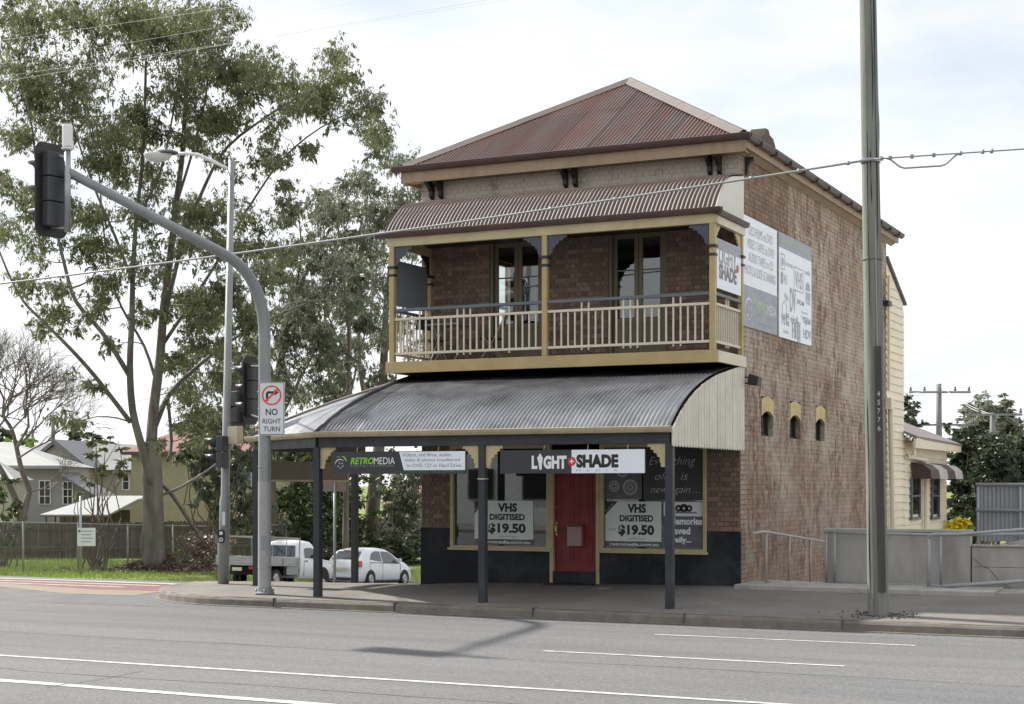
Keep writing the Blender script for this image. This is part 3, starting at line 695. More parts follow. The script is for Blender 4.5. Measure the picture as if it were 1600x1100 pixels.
# gutters, fascia, soffit and brackets of the main roof
def gutter(m, p, q, r=.06, out=(0, -1, 0)):
    p, q, o_ = Vector(p), Vector(q), Vector(out); up = Vector((0, 0, 1)); vs = []
    pr = [(-.01, .02), (-.01, -.07), (.03, -.095), (.085, -.085), (.115, -.04), (.13, .005), (.115, .012), (.10, -.03), (.075, -.07), (.03, -.08), (.0, -.06), (.0, .02)]
    for c in (p, q): vs += [c + o_ * a * r / .06 + up * b * r / .06 for a, b in pr]
    n = len(pr); m.add(vs, [(i, (i + 1) % n, (i + 1) % n + n, i + n) for i in range(n)] + [tuple(range(n - 1, -1, -1)), tuple(range(n, 2 * n))])
m = MB(); gutter(m, (EX0 - .12, EY0, EZ + .01), (EX1 + .12, EY0, EZ + .01)); m.build('gutter', 'gutter_brown', roof)
m = MB(); gutter(m, (EX1, EY0 - .0, EZ + .01), (EX1, EY1 + .1, EZ + .01), out=(1, 0, 0)); m.build('gutter', 'hip_cap', roof)
for k in range(13):   # gutter straps, slightly sagging lengths
    y = .2 + k * .92; MB().box(EX1 + .0, EX1 + .142, y, y + .03, EZ - .10, EZ - .02).build('gutter_joint', 'gutter_brown', roof)
MB().box(EX0 + .02, EX1 - .0, EY0 + .0, EY0 + .05, 7.42, 7.66).box(EX0 + .02, EX0 + .07, EY0 + .05, EY1, 7.42, 7.66).build('fascia', 'fascia_tan', roof)
MB().box(EX1 - .05, EX1 - .003, EY0 + .05, EY1, 7.50, 7.66).build('fascia', 'fascia_tan', roof)
MB().box(EX0 + .07, EX1 - .05, EY0 + .05, -.016, 7.45, 7.475).prism([(.016, 7.44), (EX1 - .05, 7.53), (EX1 - .05, 7.55), (.016, 7.46)], 'y', -.016, EY1).build('soffit', 'soffit_tan', roof)
def eave_bracket(x, y, ax):
    pr = [(0, 0), (-.30, 0), (-.30, -.05), (-.22, -.07), (-.15, -.13), (-.10, -.17), (-.09, -.26), (-.03, -.30), (0, -.31)]
    m = MB()
    if ax == 'y': m.prism([(q[0] - .012, 7.44 + q[1]) for q in pr], 'x', x - .035, x + .035)
    else: m.prism([(-q[0] * .5 + .014, 7.44 + q[1]) for q in pr], 'y', y - .05, y + .05)
    m.build('eave_bracket', 'dark_timber', roof)
for x in (-6.03, -5.84, -3.27, -3.08, -.53, -.36): eave_bracket(x, 0, 'y')
eave_bracket(0, .28, 'x')
ch = MB().prism([(.62, 7.72), (1.55, 7.72), (1.55, 7.86), (1.42, 7.97), (1.2, 8.0), (1.12, 8.08), (.92, 8.07), (.86, 7.93), (.70, 7.9)], 'x', -.1, .17).build('chimney_stub', 'soot_brick', roof)

# ---- shopfront
def pane(parent, x0, x1, y, z0, z1, name='pane'):
    return MB().box(x0, x1, y, y + .008, z0, z1).build(name, 'glass', parent)
for (x0, x1, z0, z1), lab in ((HOLES_F[0], 'l'), (HOLES_F[2], 'r')):
    fw = .07
    m = MB().box(x0, x0 + fw, -.03, .09, z0, z1).box(x1 - fw, x1, -.03, .09, z0, z1).box(x0 + fw, x1 - fw, -.03, .09, z1 - fw, z1).box(x0 + fw, x1 - fw, -.03, .09, z0 + .0, z0 + .05)
    wf = m.build('shop_window', 'ochre_pale' if lab == 'l' else 'ochre_pale', shop, bevel=.006)
    MB().box(x0 - .03, x1 + .03, -.07, -.03, z0 - .035, z0 + .012).build('window_sill', 'ochre_pale', wf)
    pane(wf, x0 + fw, x1 - fw, .045, z0 + .05, z1 - fw)
MB().box(-.66, -.60, -.031, .095, .56, 2.48)
# door: red four-panel door in a cream frame, dark step
dr = MB().box(-3.53, -2.69, .05, .095, .17, 2.18).build('front_door', 'door_red', shop)
m = MB()
for a, b, c, d in ((-3.43, -3.15, 1.0, 2.06), (-3.07, -2.79, 1.0, 2.06), (-3.43, -3.15, .32, .82), (-3.07, -2.79, .32, .82)):
    p = MB(); p.box(a, b, .042, .05, c, c + .03).box(a, b, .042, .05, d - .03, d).box(a, a + .03, .042, .05, c + .03, d - .03).box(b - .03, b, .042, .05, c + .03, d - .03).box(a + .07, b - .07, .044, .05, c + .07, d - .07)
    p.build('panel', 'door_red', dr, bevel=.004)
MB().box(-3.23, -2.96, -.09, .045, .63, .99).add([(-3.24, -.1, .99), (-2.95, -.1, .99), (-2.95, .045, 1.03), (-3.24, .045, 1.03)], [(0, 1, 2, 3)]).build('mailbox', 'mailbox_pink', dr, bevel=.012)
MB().box(-3.505, -3.475, .03, .049, .82, 1.06).tube([(-3.49, .03, .87), (-3.49, -.02, .89), (-3.49, -.02, 1.0), (-3.49, .03, 1.02)], .011).build('door_handle', 'brass', dr)
MB().lathe([(.0, 0), (.018, 0), (.018, .01), (0, .012)], (-3.49, .045, 1.33), 10).build('keyhole', 'brass', dr)
df = MB().box(-3.60, -3.53, -.035, .12, -.05, 2.26).box(-2.69, -2.62, -.035, .12, -.05, 2.26).box(-3.53, -2.69, -.035, .12, 2.18, 2.26).box(-3.60, -2.62, -.035, .12, 2.56, 2.62).build('door_frame', 'ochre_pale', shop, bevel=.006)
pane(df, -3.58, -2.64, .05, 2.26, 2.56)
MB().box(-3.53, -2.69, -.05, .12, -.2, .17).build('door_step', 'dado', shop)
MB().box(-3.55, -2.6, -.42, -.06, -.06, zp(-3, -.2) + .012).build('door_mat', 'under_black', shop, bevel=.004)
# interior seen through the panes
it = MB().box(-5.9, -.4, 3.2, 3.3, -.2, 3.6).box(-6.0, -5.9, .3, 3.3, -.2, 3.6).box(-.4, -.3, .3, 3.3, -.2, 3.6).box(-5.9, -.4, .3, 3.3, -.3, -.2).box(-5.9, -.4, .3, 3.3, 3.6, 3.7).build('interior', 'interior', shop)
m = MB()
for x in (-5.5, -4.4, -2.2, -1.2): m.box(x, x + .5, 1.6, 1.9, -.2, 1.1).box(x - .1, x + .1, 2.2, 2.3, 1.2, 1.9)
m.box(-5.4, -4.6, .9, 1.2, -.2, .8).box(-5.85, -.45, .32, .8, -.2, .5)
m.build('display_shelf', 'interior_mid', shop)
ww = MB().box(WX + .1, WX + .16, 2.55, 2.62, 4.5, 6.35).box(WX + .1, WX + .16, 3.53, 3.6, 4.5, 6.35).box(WX + .1, WX + .16, 2.62, 3.53, 5.38, 5.44).box(WX + .1, WX + .16, 2.62, 3.53, 4.5, 4.57).box(WX + .1, WX + .16, 2.62, 3.53, 6.28, 6.35).build('west_window', 'cream', shop)
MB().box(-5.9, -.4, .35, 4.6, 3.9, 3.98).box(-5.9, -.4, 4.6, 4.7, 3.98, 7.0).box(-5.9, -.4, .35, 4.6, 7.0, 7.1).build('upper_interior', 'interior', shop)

# ---- balcony
BY = -1.53
bal = MB().box(-6.12, .10, -1.5, -.015, 3.80, 3.93).build('balcony', 'dark_timber', shop)
n = 42
bd = MB().box(-.5, .5, -.5, .5, -.5, .5).mesh('deck_board', 'dark_timber')
for k in range(n):
    x0 = -6.1 + 6.18 * k / n; inst('deck_board', bd, (x0 + .07, BY / 2 - .03, 3.945 + .0), bal, (.135, 1.52 + random.uniform(-.01, .02), .028))
MB().box(-6.14, .12, -1.60, -1.52, 3.75, 3.955).build('edge_beam', 'ochre', bal, bevel=.006)
MB().box(.06, .12, -1.52, -.02, 3.76, 3.95).build('edge_beam', 'cream', bal, bevel=.006)
MB().box(-6.14, -6.08, -1.52, -.02, 3.76, 3.95).build('edge_beam', 'ochre', bal, bevel=.006)
MB().box(-6.12, .10, -1.58, -1.49, 6.03, 6.19).build('top_beam', 'ochre_pale', bal, bevel=.006)
MB().box(.02, .10, -1.49, -.02, 6.03, 6.19).build('top_beam', 'cream', bal, bevel=.006)
MB().box(-6.12, -6.04, -1.49, -.02, 6.03, 6.19).build('top_beam', 'ochre_pale', bal, bevel=.006)
MB().box(-6.04, .02, -1.49, -.02, 6.21, 6.225).build('ceiling', 'dark_timber', bal)
posts = [(.02, BY), (-3.0, BY), (-6.03, BY), (.04, -.10), (-6.05, -.10)]
for i, (x, y) in enumerate(posts):
    h = .048 if i < 3 else .04
    p = MB().box(x - h, x + h, y - h, y + h, 3.956, 6.03).build('balcony_post', 'ochre', bal, bevel=.008)
    for z, e in ((5.66, .028), (5.52, .016)):
        MB().box(x - h - e, x + h + e, y - h - e, y + h + e, z - .022, z + .022).build('collar', 'black_trim', p, bevel=.006)
    # fretwork corner brackets
    fr = [(0, 0), (.36, 0), (.36, -.05), (.30, -.06), (.28, -.10), (.22, -.10), (.20, -.16), (.15, -.17), (.13, -.22), (.10, -.22), (.09, -.30), (.05, -.34), (0, -.38)]
    dirs = [(-1, 0), (1, 0)] if i == 1 else [(-1, 0)] if i == 0 else [(1, 0)] if i == 2 else []
    for sx, _ in dirs:
        poly = [(x + sx * (h + a), 6.03 + b) for a, b in fr]
        MB().prism(poly, 'y', y - .015, y + .012).build('fretwork_bracket', 'bracket_slate', p)
    if i in (0, 2, 3, 4):
        sy = 1 if i in (0, 2) else -1
        poly = [(y + sy * (h + a * .8), 6.03 + b) for a, b in fr]
        MB().prism(poly, 'x', x - .013, x + .013).build('fretwork_bracket', 'ochre_pale' if i in (0, 3) else 'black_trim', p)
# railings: grey handrail above a cream balustrade
def rail(p, q, top, bot, cnt, tall, skip=()):
    p, q = Vector(p), Vector(q); d = (q - p)
    MB().bar(p + Vector((0, 0, 4.885)), q + Vector((0, 0, 4.885)), .07, .055).build('handrail', 'slate_trim', bal, bevel=.008)
    MB().bar(p + Vector((0, 0, top)), q + Vector((0, 0, top)), .05, .045).build('rail', 'cream', bal, bevel=.006)
    MB().bar(p + Vector((0, 0, bot)), q + Vector((0, 0, bot)), .05, .045).build('rail', 'cream', bal, bevel=.006)
    me = MB().box(-.013, .013, -.013, .013, 0, top - bot - .05).mesh('baluster', 'cream'); mt = MB().box(-.013, .013, -.013, .013, -.09, 4.857 - bot - .03).mesh('baluster', 'cream')
    for k in range(1, cnt):
        c = p + d * (k / cnt)
        if k in tall: inst('baluster', mt, (c.x + .03 * (d.y != 0 and 1 or 0) * 0, c.y, bot + .03), bal)
        else: inst('baluster', me, (c.x, c.y, bot + .025), bal)
rail((-5.98, BY, 0), (-3.05, BY, 0), 4.72, 4.10, 23, (4, 5, 10, 11, 12, 18))
rail((-2.95, BY, 0), (-.03, BY, 0), 4.72, 4.10, 23, (5, 6, 11, 12, 13, 18, 19))
rail((.03, -1.48, 0), (.03, -.14, 0), 4.72, 4.10, 11, (5, 6))
rail((-6.04, -1.48, 0), (-6.04, -.14, 0), 4.72, 4.10, 11, (5, 6))
# french doors
for k, (x0, x1, z0, z1) in enumerate(HOLES_F[3:]):
    fd = MB().box(x0, x0 + .06, .02, .14, z0, z1).box(x1 - .06, x1, .02, .14, z0, z1).box(x0 + .06, x1 - .06, .02, .14, z1 - .06, z1).build('french_door', 'door_olive', shop)
    xm = (x0 + x1) / 2
    for a, b in ((x0 + .063, xm - .004), (xm + .004, x1 - .063)):
        st = .075
        lf = MB().box(a, a + st, .09, .13, z0, z1 - .065).box(b - st, b, .09, .13, z0, z1 - .065).box(a + st, b - st, .09, .13, z1 - .17, z1 - .065).box(a + st, b - st, .09, .13, 4.62, 4.72).box(a + st, b - st, .09, .13, z0, z0 + .17).box(a + st, b - st, .10, .115, z0 + .17, 4.62)
        lf = lf.build('door_leaf', 'door_olive', fd, bevel=.005)
    for a, b in ((x0 + .138, xm - .079), (xm + .079, x1 - .138)):
        pane(fd, a, b, .108, 4.72, z1 - .17)
        for zb in (5.1, 5.58): MB().box(a, b, .095, .125, zb - .012, zb + .012).build('glazing_bar', 'door_olive', fd)
# balcony roof: bullnosed corrugated iron with white end boards
BR = [(0, 0, 7.08), (.82, -.81, 6.92), (1.2, -1.12, 6.71), (1.51, -1.35, 6.50), (1.80, -1.55, 6.26)]
def cat(prof, n=24):
    pts = [Vector((0, p[1], p[2])) for p in prof]; res = []
    for i in range(len(pts) - 1):
        p0 = pts[i - 1] if i else pts[0] * 2 - pts[1]; p1, p2 = pts[i], pts[i + 1]; p3 = pts[i + 2] if i + 2 < len(pts) else p2 * 2 - p1
        for k in range(6):
            t = k / 6; res.append(.5 * ((2 * p1) + (p2 - p0) * t + (2 * p0 - 5 * p1 + 4 * p2 - p3) * t * t + (3 * p1 - p0 - 3 * p2 + p3) * t ** 3))
    res.append(pts[-1]); return res
def along(curve):
    ls = [0.]
    for a, b in zip(curve, curve[1:]): ls.append(ls[-1] + (b - a).length)
    T = ls[-1]
    def P(v):
        s = max(0, min(1, v)) * T
        for i in range(len(ls) - 1):
            if s <= ls[i + 1] + 1e-9:
                k = (s - ls[i]) / (ls[i + 1] - ls[i]); return curve[i].lerp(curve[i + 1], k)
        return curve[-1]
    def Nn(v):
        d = P(min(1, v + .02)) - P(max(0, v - .02)); return Vector((0, d.z, -d.y)).normalized() * (1 if d.y < 0 else -1)
    return P, Nn
bp, bn = along(cat(BR))
br = MB().box(-6.1, .06, -1.5, -.02, 6.23, 6.25).build('balcony_roof', 'dark_timber', shop)
def up(n_): return n_ if n_.z > 0 else -n_
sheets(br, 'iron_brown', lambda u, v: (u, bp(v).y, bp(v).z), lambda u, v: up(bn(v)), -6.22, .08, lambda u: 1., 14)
for x in (.055, -6.21):
    poly = [(bp(v).y, bp(v).z - .015) for v in np.linspace(0, 1, 14)] + [(-1.55, 6.20), (-.014, 6.20)]
    MB().prism(poly, 'x', x, x + .012).build('end_board', 'end_white', br)
m = MB(); gutter(m, (-6.32, -1.57, 6.27), (.2, -1.57, 6.27), .055); m.build('gutter', 'gutter_brown', br)
m = MB(); gutter(m, (.07, -1.6, 6.24), (.07, -.0, 6.24), .05, (1, 0, 0)); m.build('gutter', 'gutter_brown', br)

# ---- street awning
AW = [(0, -.02, 3.83), (1.6, -1.58, 3.55), (2.6, -2.53, 3.26), (3.35, -3.2, 2.93), (3.88, -3.66, 2.60)]
ap, an = along(cat(AW))
aw = MB().box(-6.3, .02, -3.56, -3.46, 2.38, 2.585).build('street_awning', 'charcoal', shop, bevel=.006)
def hipx(v): return .34 * math.sin(math.pi * min(1, max(0, ap(v).y / -3.66)))
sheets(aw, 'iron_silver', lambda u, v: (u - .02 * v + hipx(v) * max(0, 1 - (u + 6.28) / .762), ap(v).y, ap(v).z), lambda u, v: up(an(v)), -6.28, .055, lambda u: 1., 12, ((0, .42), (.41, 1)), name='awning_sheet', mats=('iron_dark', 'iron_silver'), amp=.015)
A_, B_ = Vector((-6.30, -3.66)), Vector((-9.05, -1.72))
def flatz(t): return 3.80 - 1.20 * t
def pc(s, v):
    q = ap(v); t = q.y / -3.66; a = Vector((-6.28 - .02 * t + hipx(v), q.y)); b = Vector((-6.28 - 2.77 * t, -1.72 * t)); c = a.lerp(b, s); return Vector((c.x, c.y, q.z + (flatz(t) - q.z) * .72 * s))
LC = (A_ - B_).length
def ncf(s, v): return (Vector((-.577, -.816, 0)) * .45 + Vector((0, 0, .9))).normalized()
for k in range(4):
    m = MB(); corr(m, lambda u, v: pc(u / LC, v), lambda u, v: ncf(u, v) * min(1, v * 1.5 + .1), LC * k / 4, LC * (k + 1) / 4 + .01, lambda u: .04, lambda u: 1., 12, lift=.003 * k, pitch=.084); m.build('awning_sheet', 'iron_plain', aw, smooth=True, fix=False)
def ps(u, v):
    q = ap(v); t = q.y / -3.66; return Vector((-6.28 - 2.77 * t, max(u, -1.72 * t) if u < 0 else u, q.z + (flatz(t) - q.z) * .72))
for k in range(5):
    m = MB(); a = -1.72 + k * .8
    corr(m, ps, lambda u, v: (Vector((-.6, 0, .8))), a, a + .81, lambda u: min(1., max(0., 1e-3)), lambda u: 1., 12, lift=.003 * (k % 2)); m.build('awning_sheet', 'iron_plain', aw, smooth=True, fix=False)
MB().tube([pc(0, v) + Vector((0, 0, .02)) for v in np.linspace(0.02, 1, 12)], .05, 6).build('hip_flashing', 'iron_dark', aw, smooth=True)
MB().tube([pc(1, v) + Vector((0, 0, .02)) for v in np.linspace(0.02, 1, 12)], .045, 6).build('hip_flashing', 'hip_cap', aw, smooth=True)
m = MB(); gutter(m, (-6.33, -3.6, 2.63), (.07, -3.6, 2.63), .055); m.build('gutter', 'gutter_cream', aw)
dv = (B_ - A_).normalized(); nv = Vector((dv.y, -dv.x)); nv = nv if nv.y < 0 else -nv
m = MB(); gutter(m, (A_.x - .0, A_.y + .06, 2.63), (B_.x + .0, B_.y + .05, 2.63), .055, (nv.x, nv.y, 0)); m.build('gutter', 'gutter_cream', aw)
m = MB(); gutter(m, (B_.x + .03, B_.y, 2.63), (B_.x + .03, 2.28, 2.63), .055, (-1, 0, 0)); m.build('gutter', 'gutter_cream', aw)
MB().bar((-6.36, -3.5, 2.482), (-8.9, -1.66, 2.482), .09, .2).build('beam', 'charcoal', aw)
MB().bar((-8.92, -1.6, 2.482), (-8.92, 2.25, 2.482), .09, .2).build('beam', 'charcoal', aw)
# dark boarded lining under the iron
m = MB(); m.grid(lambda a, v: (-6.28 + 6.3 * a, ap(.02 + .94 * v).y, ap(.02 + .94 * v).z - .045), 2, 10); m.grid(lambda a, v: pc(a, .03 + .92 * v) - Vector((0, 0, .05)), 3, 10); m.build('lining', 'dark_timber', aw, fix=False)
# ribbed end panel
poly_top = lambda y: min(3.82, max(2.6, next((ap(v).z for v in np.linspace(0, 1, 120) if ap(v).y <= y), 2.6))) - .02
nb = 27
for k in range(nb):   # upright boards, each with a scalloped foot
    y0 = -3.62 + 3.60 * k / nb; y1 = y0 + 3.60 / nb - .010; ym = (y0 + y1) / 2; zf = 2.33
    poly = [(y0, zf + .03), (y0 + .02, zf + .01), (ym, zf - .005), (y1 - .02, zf + .01), (y1, zf + .03), (y1, poly_top(y1)), (y0, poly_top(y0))]
    MB().prism(poly, 'x', .068 + random.uniform(0, .002), .088 + random.uniform(-.002, .002)).build('end_panel_board', 'end_panel', aw)
poly = [(-3.6, 2.37), (-.02, 2.37)] + [(y, poly_top(y) - .02) for y in np.linspace(-.02, -3.6, 16)]
MB().prism(poly, 'x', .052, .066).build('end_panel_backing', 'dark_timber', aw)
# posts with cream fretwork brackets
fr2 = [(0, 0), (.30, 0), (.30, -.05), (.25, -.05), (.25, -.09), (.20, -.10), (.20, -.14), (.15, -.15), (.14, -.20), (.10, -.21), (.10, -.27), (.08, -.30), (.08, -.36), (0, -.36)]
for i, (x, y, dirs) in enumerate(((0.0, -3.51, (-1,)), (-3.2, -3.51, (-1, 1)), (-6.36, -3.49, (1,)), (-8.9, -1.64, ()), (-8.9, 1.86, ()))):
    p = MB().box(x - .06, x + .06, y - .06, y + .06, zp(x, y) - .1 - (.5 if i == 4 else 0), 2.38).build('awning_post', 'charcoal', aw, bevel=.008)
    for sx in dirs: MB().prism([(x + sx * (.06 + a), 2.378 + b) for a, b in fr2], 'y', y - .016, y + .016).build('fretwork_bracket', 'ochre_pale', p)
    if i == 1: MB().box(x - .066, x + .066, y - .066, y + .066, 1.83, 1.85).build('strap', 'ochre_pale', p)
# flood lamp on the side wall
fl = thing('flood_lamp', (.02, .12, 3.5), 'small black floodlight on the brick side wall next to the awning end panel', 'lamp')
MB().box(.0, .03, .04, .12, 3.46, 3.62).tube([(.02, .08, 3.5), (.16, .08, 3.5)], .012, 6).tube([(.02, .08, 3.6), (.16, .08, 3.6)], .012, 6).build('mount', 'black_trim', fl)
MB().prism([(.12, 3.47), (.30, 3.45), (.33, 3.60), (.15, 3.66)], 'y', .0, .22).build('lamp_body', 'black_trim', fl, bevel=.01)
# ================================================================ signs and posters
UX, UZ, UY = (1, 0, 0), (0, 0, 1), (0, 1, 0)
def flat(name, mat, parent, pts, th=None):
    """flat printed patch from 3-D corner points"""
    return MB().add(pts, [tuple(range(len(pts)))]).build(name, mat, parent)
def disc(name, mat, parent, c, r0, r1, ux, uz, n=36, a0=0., a1=360., sx=1., taper=False):
    """ring or arc of print on a plane"""
    c, ux, uz = Vector(c), Vector(ux), Vector(uz); m = MB(); vs = []
    for i in range(n + 1):
        a = R(a0 + (a1 - a0) * i / n); k = math.sin(math.pi * i / n) if taper else 1
        mid = (r0 + r1) / 2; hw = (r1 - r0) / 2 * k
        for r in (mid - hw, mid + hw): vs.append(c + ux * (math.cos(a) * r * sx) + uz * (math.sin(a) * r))
    m.add(vs, [(2 * i, 2 * i + 1, 2 * i + 3, 2 * i + 2) for i in range(n)])
    return m.build(name, mat, parent, fix=False)
def film_logo(parent, c, s, ux, uz, white='print_white', green='print_green'):
    """round emblem: white crescent rim with five petal strokes, green arc sweeping over it"""
    c, ux, uz = Vector(c), Vector(ux), Vector(uz)
    disc('emblem', white, parent, c - uz * .14 * s, .36 * s, .43 * s, ux, uz, a0=40, a1=185, sx=1.15, taper=True)
    for k in range(5):
        a = R(200 + k * 72); q = c + ux * math.cos(a) * .2 * s + uz * (math.sin(a) * .17 - .16) * s
        disc('emblem', white, parent, q, .05 * s, .10 * s, ux, uz, 8, 200 + k * 20, 350 + k * 20, taper=True)
    disc('emblem', green, parent, c + ux * .05 * s + uz * .0 * s, .44 * s, .58 * s, ux, uz, a0=5, a1=80, taper=True)
    for k in range(3): disc('emblem', green, parent, c + ux * (-.28 + .1 * k) * s + uz * (.44 + .01 * k) * s, 0, .035 * s, ux, uz, 8)
# --- hanging sign under the awning, dark with a white panel
y = -3.58
s1 = thing('hanging_sign', (-4.75, -3.55, 1.92), 'dark charcoal hanging sign with green lettering and white panel below the awning beam', 'sign')
MB().box(-6.04, -3.48, -3.575, -3.545, 1.925, 2.30).build('board', 'sign_dark', s1)
for x in (-5.55, -4.0): MB().tube([(x, -3.55, 2.29), (x, -3.52, 2.40)], .008, 6).build('hanger', 'steel', s1)
y = -3.5775
flat('white_panel', 'sign_white_bright', s1, [(-4.72, y, 2.29), (-3.49, y, 2.29), (-3.49, y, 1.985), (-4.63, y, 1.985)])
y = -3.579
letters('lettering', 'RETRO', 'print_green', s1, (-5.66, y, 2.085), UX, UZ, .46, .115, .035, .25)
letters('lettering', 'MEDIA', 'print_white', s1, (-5.20, y, 2.085), UX, UZ, .40, .115)
letters('lettering', 'D I G I T A L   T R A N S F E R S', 'print_mid', s1, (-5.66, y, 2.045), UX, UZ, .84, .026)
for i, t in enumerate(('Videos, old films, audio,', 'slides & photos transferred', 'to DVD, CD or Hard Drive.')):
    letters('lettering', t, 'print_grey', s1, ((-4.66, -4.61, -4.575)[i], y, 2.20 - i * .088), UX, UZ, (.92, 1.02, 1.03)[i], .068)
letters('lettering', 'www.retromedia.com.au', 'print_green_dark', s1, (-4.80, y, 1.945), UX, UZ, .62, .028, .01)
letters('lettering', 'mob. 0418 855 035', 'print_green_dark', s1, (-4.08, y, 1.945), UX, UZ, .54, .032, .02)
film_logo(s1, (-5.86, y, 2.115), .22, UX, UZ)
# --- hanging sign, black and white halves
s2 = thing('hanging_sign', (-1.62, -3.55, 1.92), 'half black, half white hanging sign with a red cross disc in its middle', 'sign')
MB().box(-2.86, -.385, -3.575, -3.545, 1.925, 2.295).build('board', 'sign_dark', s2)
for x in (-2.1, -1.35, -.68): MB().tube([(x, -3.55, 2.29), (x, -3.52, 2.40)], .008, 6).build('hanger', 'steel', s2)
y = -3.5775
flat('white_panel', 'sign_white_bright', s2, [(-1.61, y, 1.927), (-.386, y, 1.927), (-.386, y, 2.293), (-1.61, y, 2.293)])
y = -3.579
letters('lettering', 'L', 'print_white', s2, (-2.30, y, 1.995), UX, UZ, .10, .21, .05)
MB().add([(-2.165, y, 1.985), (-2.125, y, 1.985), (-2.12, y, 2.07), (-2.105, y, 2.17), (-2.13, y, 2.205), (-2.14, y, 2.235), (-2.17, y, 2.235), (-2.175, y, 2.20), (-2.205, y, 2.18), (-2.18, y, 2.08)], [tuple(range(10))]).build('emblem', 'print_white', s2)
letters('lettering', 'GHT', 'print_white', s2, (-2.095, y, 1.995), UX, UZ, .40, .21, .055)
letters('lettering', 'SHADE', 'print_black', s2, (-1.53, y, 2.01), UX, UZ, .71, .21, .06)
letters('lettering', 'M   E   D   I   A', 'print_mid', s2, (-1.53, y, 1.955), UX, UZ, .70, .03)
disc('emblem', 'print_red', s2, (-1.605, y - .0008, 2.113), 0, .07, UX, UZ)
flat('emblem', 'print_white', s2, [(-1.64, y - .002, 2.104), (-1.57, y - .002, 2.104), (-1.57, y - .002, 2.122), (-1.64, y - .002, 2.122)])
flat('emblem', 'print_white', s2, [(-1.614, y - .003, 2.078), (-1.596, y - .003, 2.078), (-1.596, y - .003, 2.148), (-1.614, y - .003, 2.148)])
# --- window posters
def price_poster(x0, x1, label):
    z0, z1, yy = .735, 1.445, .034
    t = thing('window_poster', ((x0 + x1) / 2, .04, .65), label, 'poster')
    MB().box(x0, x1, yy, yy + .006, z0, z1).build('sheet', 'poster_mint', t)
    MB().box(x0, x1, yy, yy + .006, .635, .725).build('web_strip', 'poster_grey', t)
    yy -= .0015; W = x1 - x0
    flat('corner_flash', 'print_black', t, [(x0, yy, z1), (x0, yy, z1 - .24), (x0 + .24, yy, z1)])
    letters('lettering', 'Special', 'print_mid', t, (x0 + .03, yy - .001, z1 - .20), (.707, 0, .707), (-.707, 0, .707), .2, .05)
    letters('lettering', 'VHS', 'print_black', t, (x0 + .40 * W, yy, 1.24), UX, UZ, .33 * W, .165, .05)
    letters('lettering', 'DIGITISED', 'print_black', t, (x0 + .26 * W, yy, 1.085), UX, UZ, .60 * W, .12, .045)
    letters('lettering', '$19.50', 'print_black', t, (x0 + .235 * W, yy, .825), UX, UZ, .64 * W, .205, .05)
    letters('lettering', 'from', 'print_grey', t, (x0 + .07 * W, yy, .92), UX, UZ, .12 * W, .06)
    letters('lettering', 'minimum 2 tapes', 'print_grey', t, (x0 + .42 * W, yy, .765), UX, UZ, .30 * W, .035)
    letters('lettering', 'retromedia.com.au', 'print_white', t, (x0 + .09 * W, yy, .655), UX, UZ, .86 * W, .055, .02)
price_poster(-5.17, -3.96, 'pale mint price poster in the shop window left of the red door')
price_poster(-2.53, -1.46, 'pale mint price poster in the shop window right of the red door')
t = thing('window_poster', (-1.1, .04, 1.5), 'black window poster with chalk handwriting behind the right awning post', 'poster')
MB().box(-1.80, -.68, .034, .040, 1.47, 2.40).build('sheet', 'sign_dark', t)
for body, x, z, wd, h in (('Everything', -1.69, 2.05, .87, .19), ('old', -1.58, 1.83, .30, .13), ('is', -1.10, 1.83, .14, .13), ('new again', -1.66, 1.56, .74, .16), ('.', -.88, 1.60, .02, .018), ('.', -.82, 1.60, .02, .018), ('.', -.76, 1.60, .02, .018)):
    letters('handwriting', body, 'print_chalk', t, (x, .032, z), UX, UZ, wd, h, -.012, .35)
t = thing('window_poster', (-2.17, .04, 1.5), 'dark grey picture poster of film reels above the price poster near the red door', 'poster')
MB().box(-2.53, -1.83, .034, .040, 1.485, 2.40).build('sheet', 'poster_grey', t)
for x, z, r in ((-2.05, 1.70, .14), (-2.36, 1.72, .10), (-2.2, 2.0, .12)):
    disc('picture', 'print_mid', t, (x, .0325, z), .03, r, UX, UZ); disc('picture', 'print_grey', t, (x, .0318, z), .05, r * .8, UX, UZ)
t = thing('window_poster', (-.98, .04, .6), 'grey poster with pale words and an emblem at the right end of the shop window', 'poster')
MB().box(-1.42, -.68, .034, .040, .64, 1.455).build('sheet', 'poster_grey', t)
flat('header', 'sign_white', t, [(-1.415, .0325, 1.19), (-.685, .0325, 1.19), (-.685, .0325, 1.44), (-1.415, .0325, 1.44)])
for dx, r in ((-.1, .06), (0, .08), (.1, .06)): disc('emblem', 'print_black', t, (-1.04 + dx, .0315, 1.33), .02, r, UX, UZ)
flat('emblem', 'print_grey', t, [(-1.2, .031, 1.24), (-.8, .031, 1.24), (-.8, .031, 1.27), (-1.2, .031, 1.27)])
for i, b in enumerate(('Memories', 'Saved', 'Daily...')):
    letters('lettering', b, 'print_white', t, (-1.30, .032, 1.04 - i * .17), UX, UZ, (.60, .38, .40)[i], .13, .04)
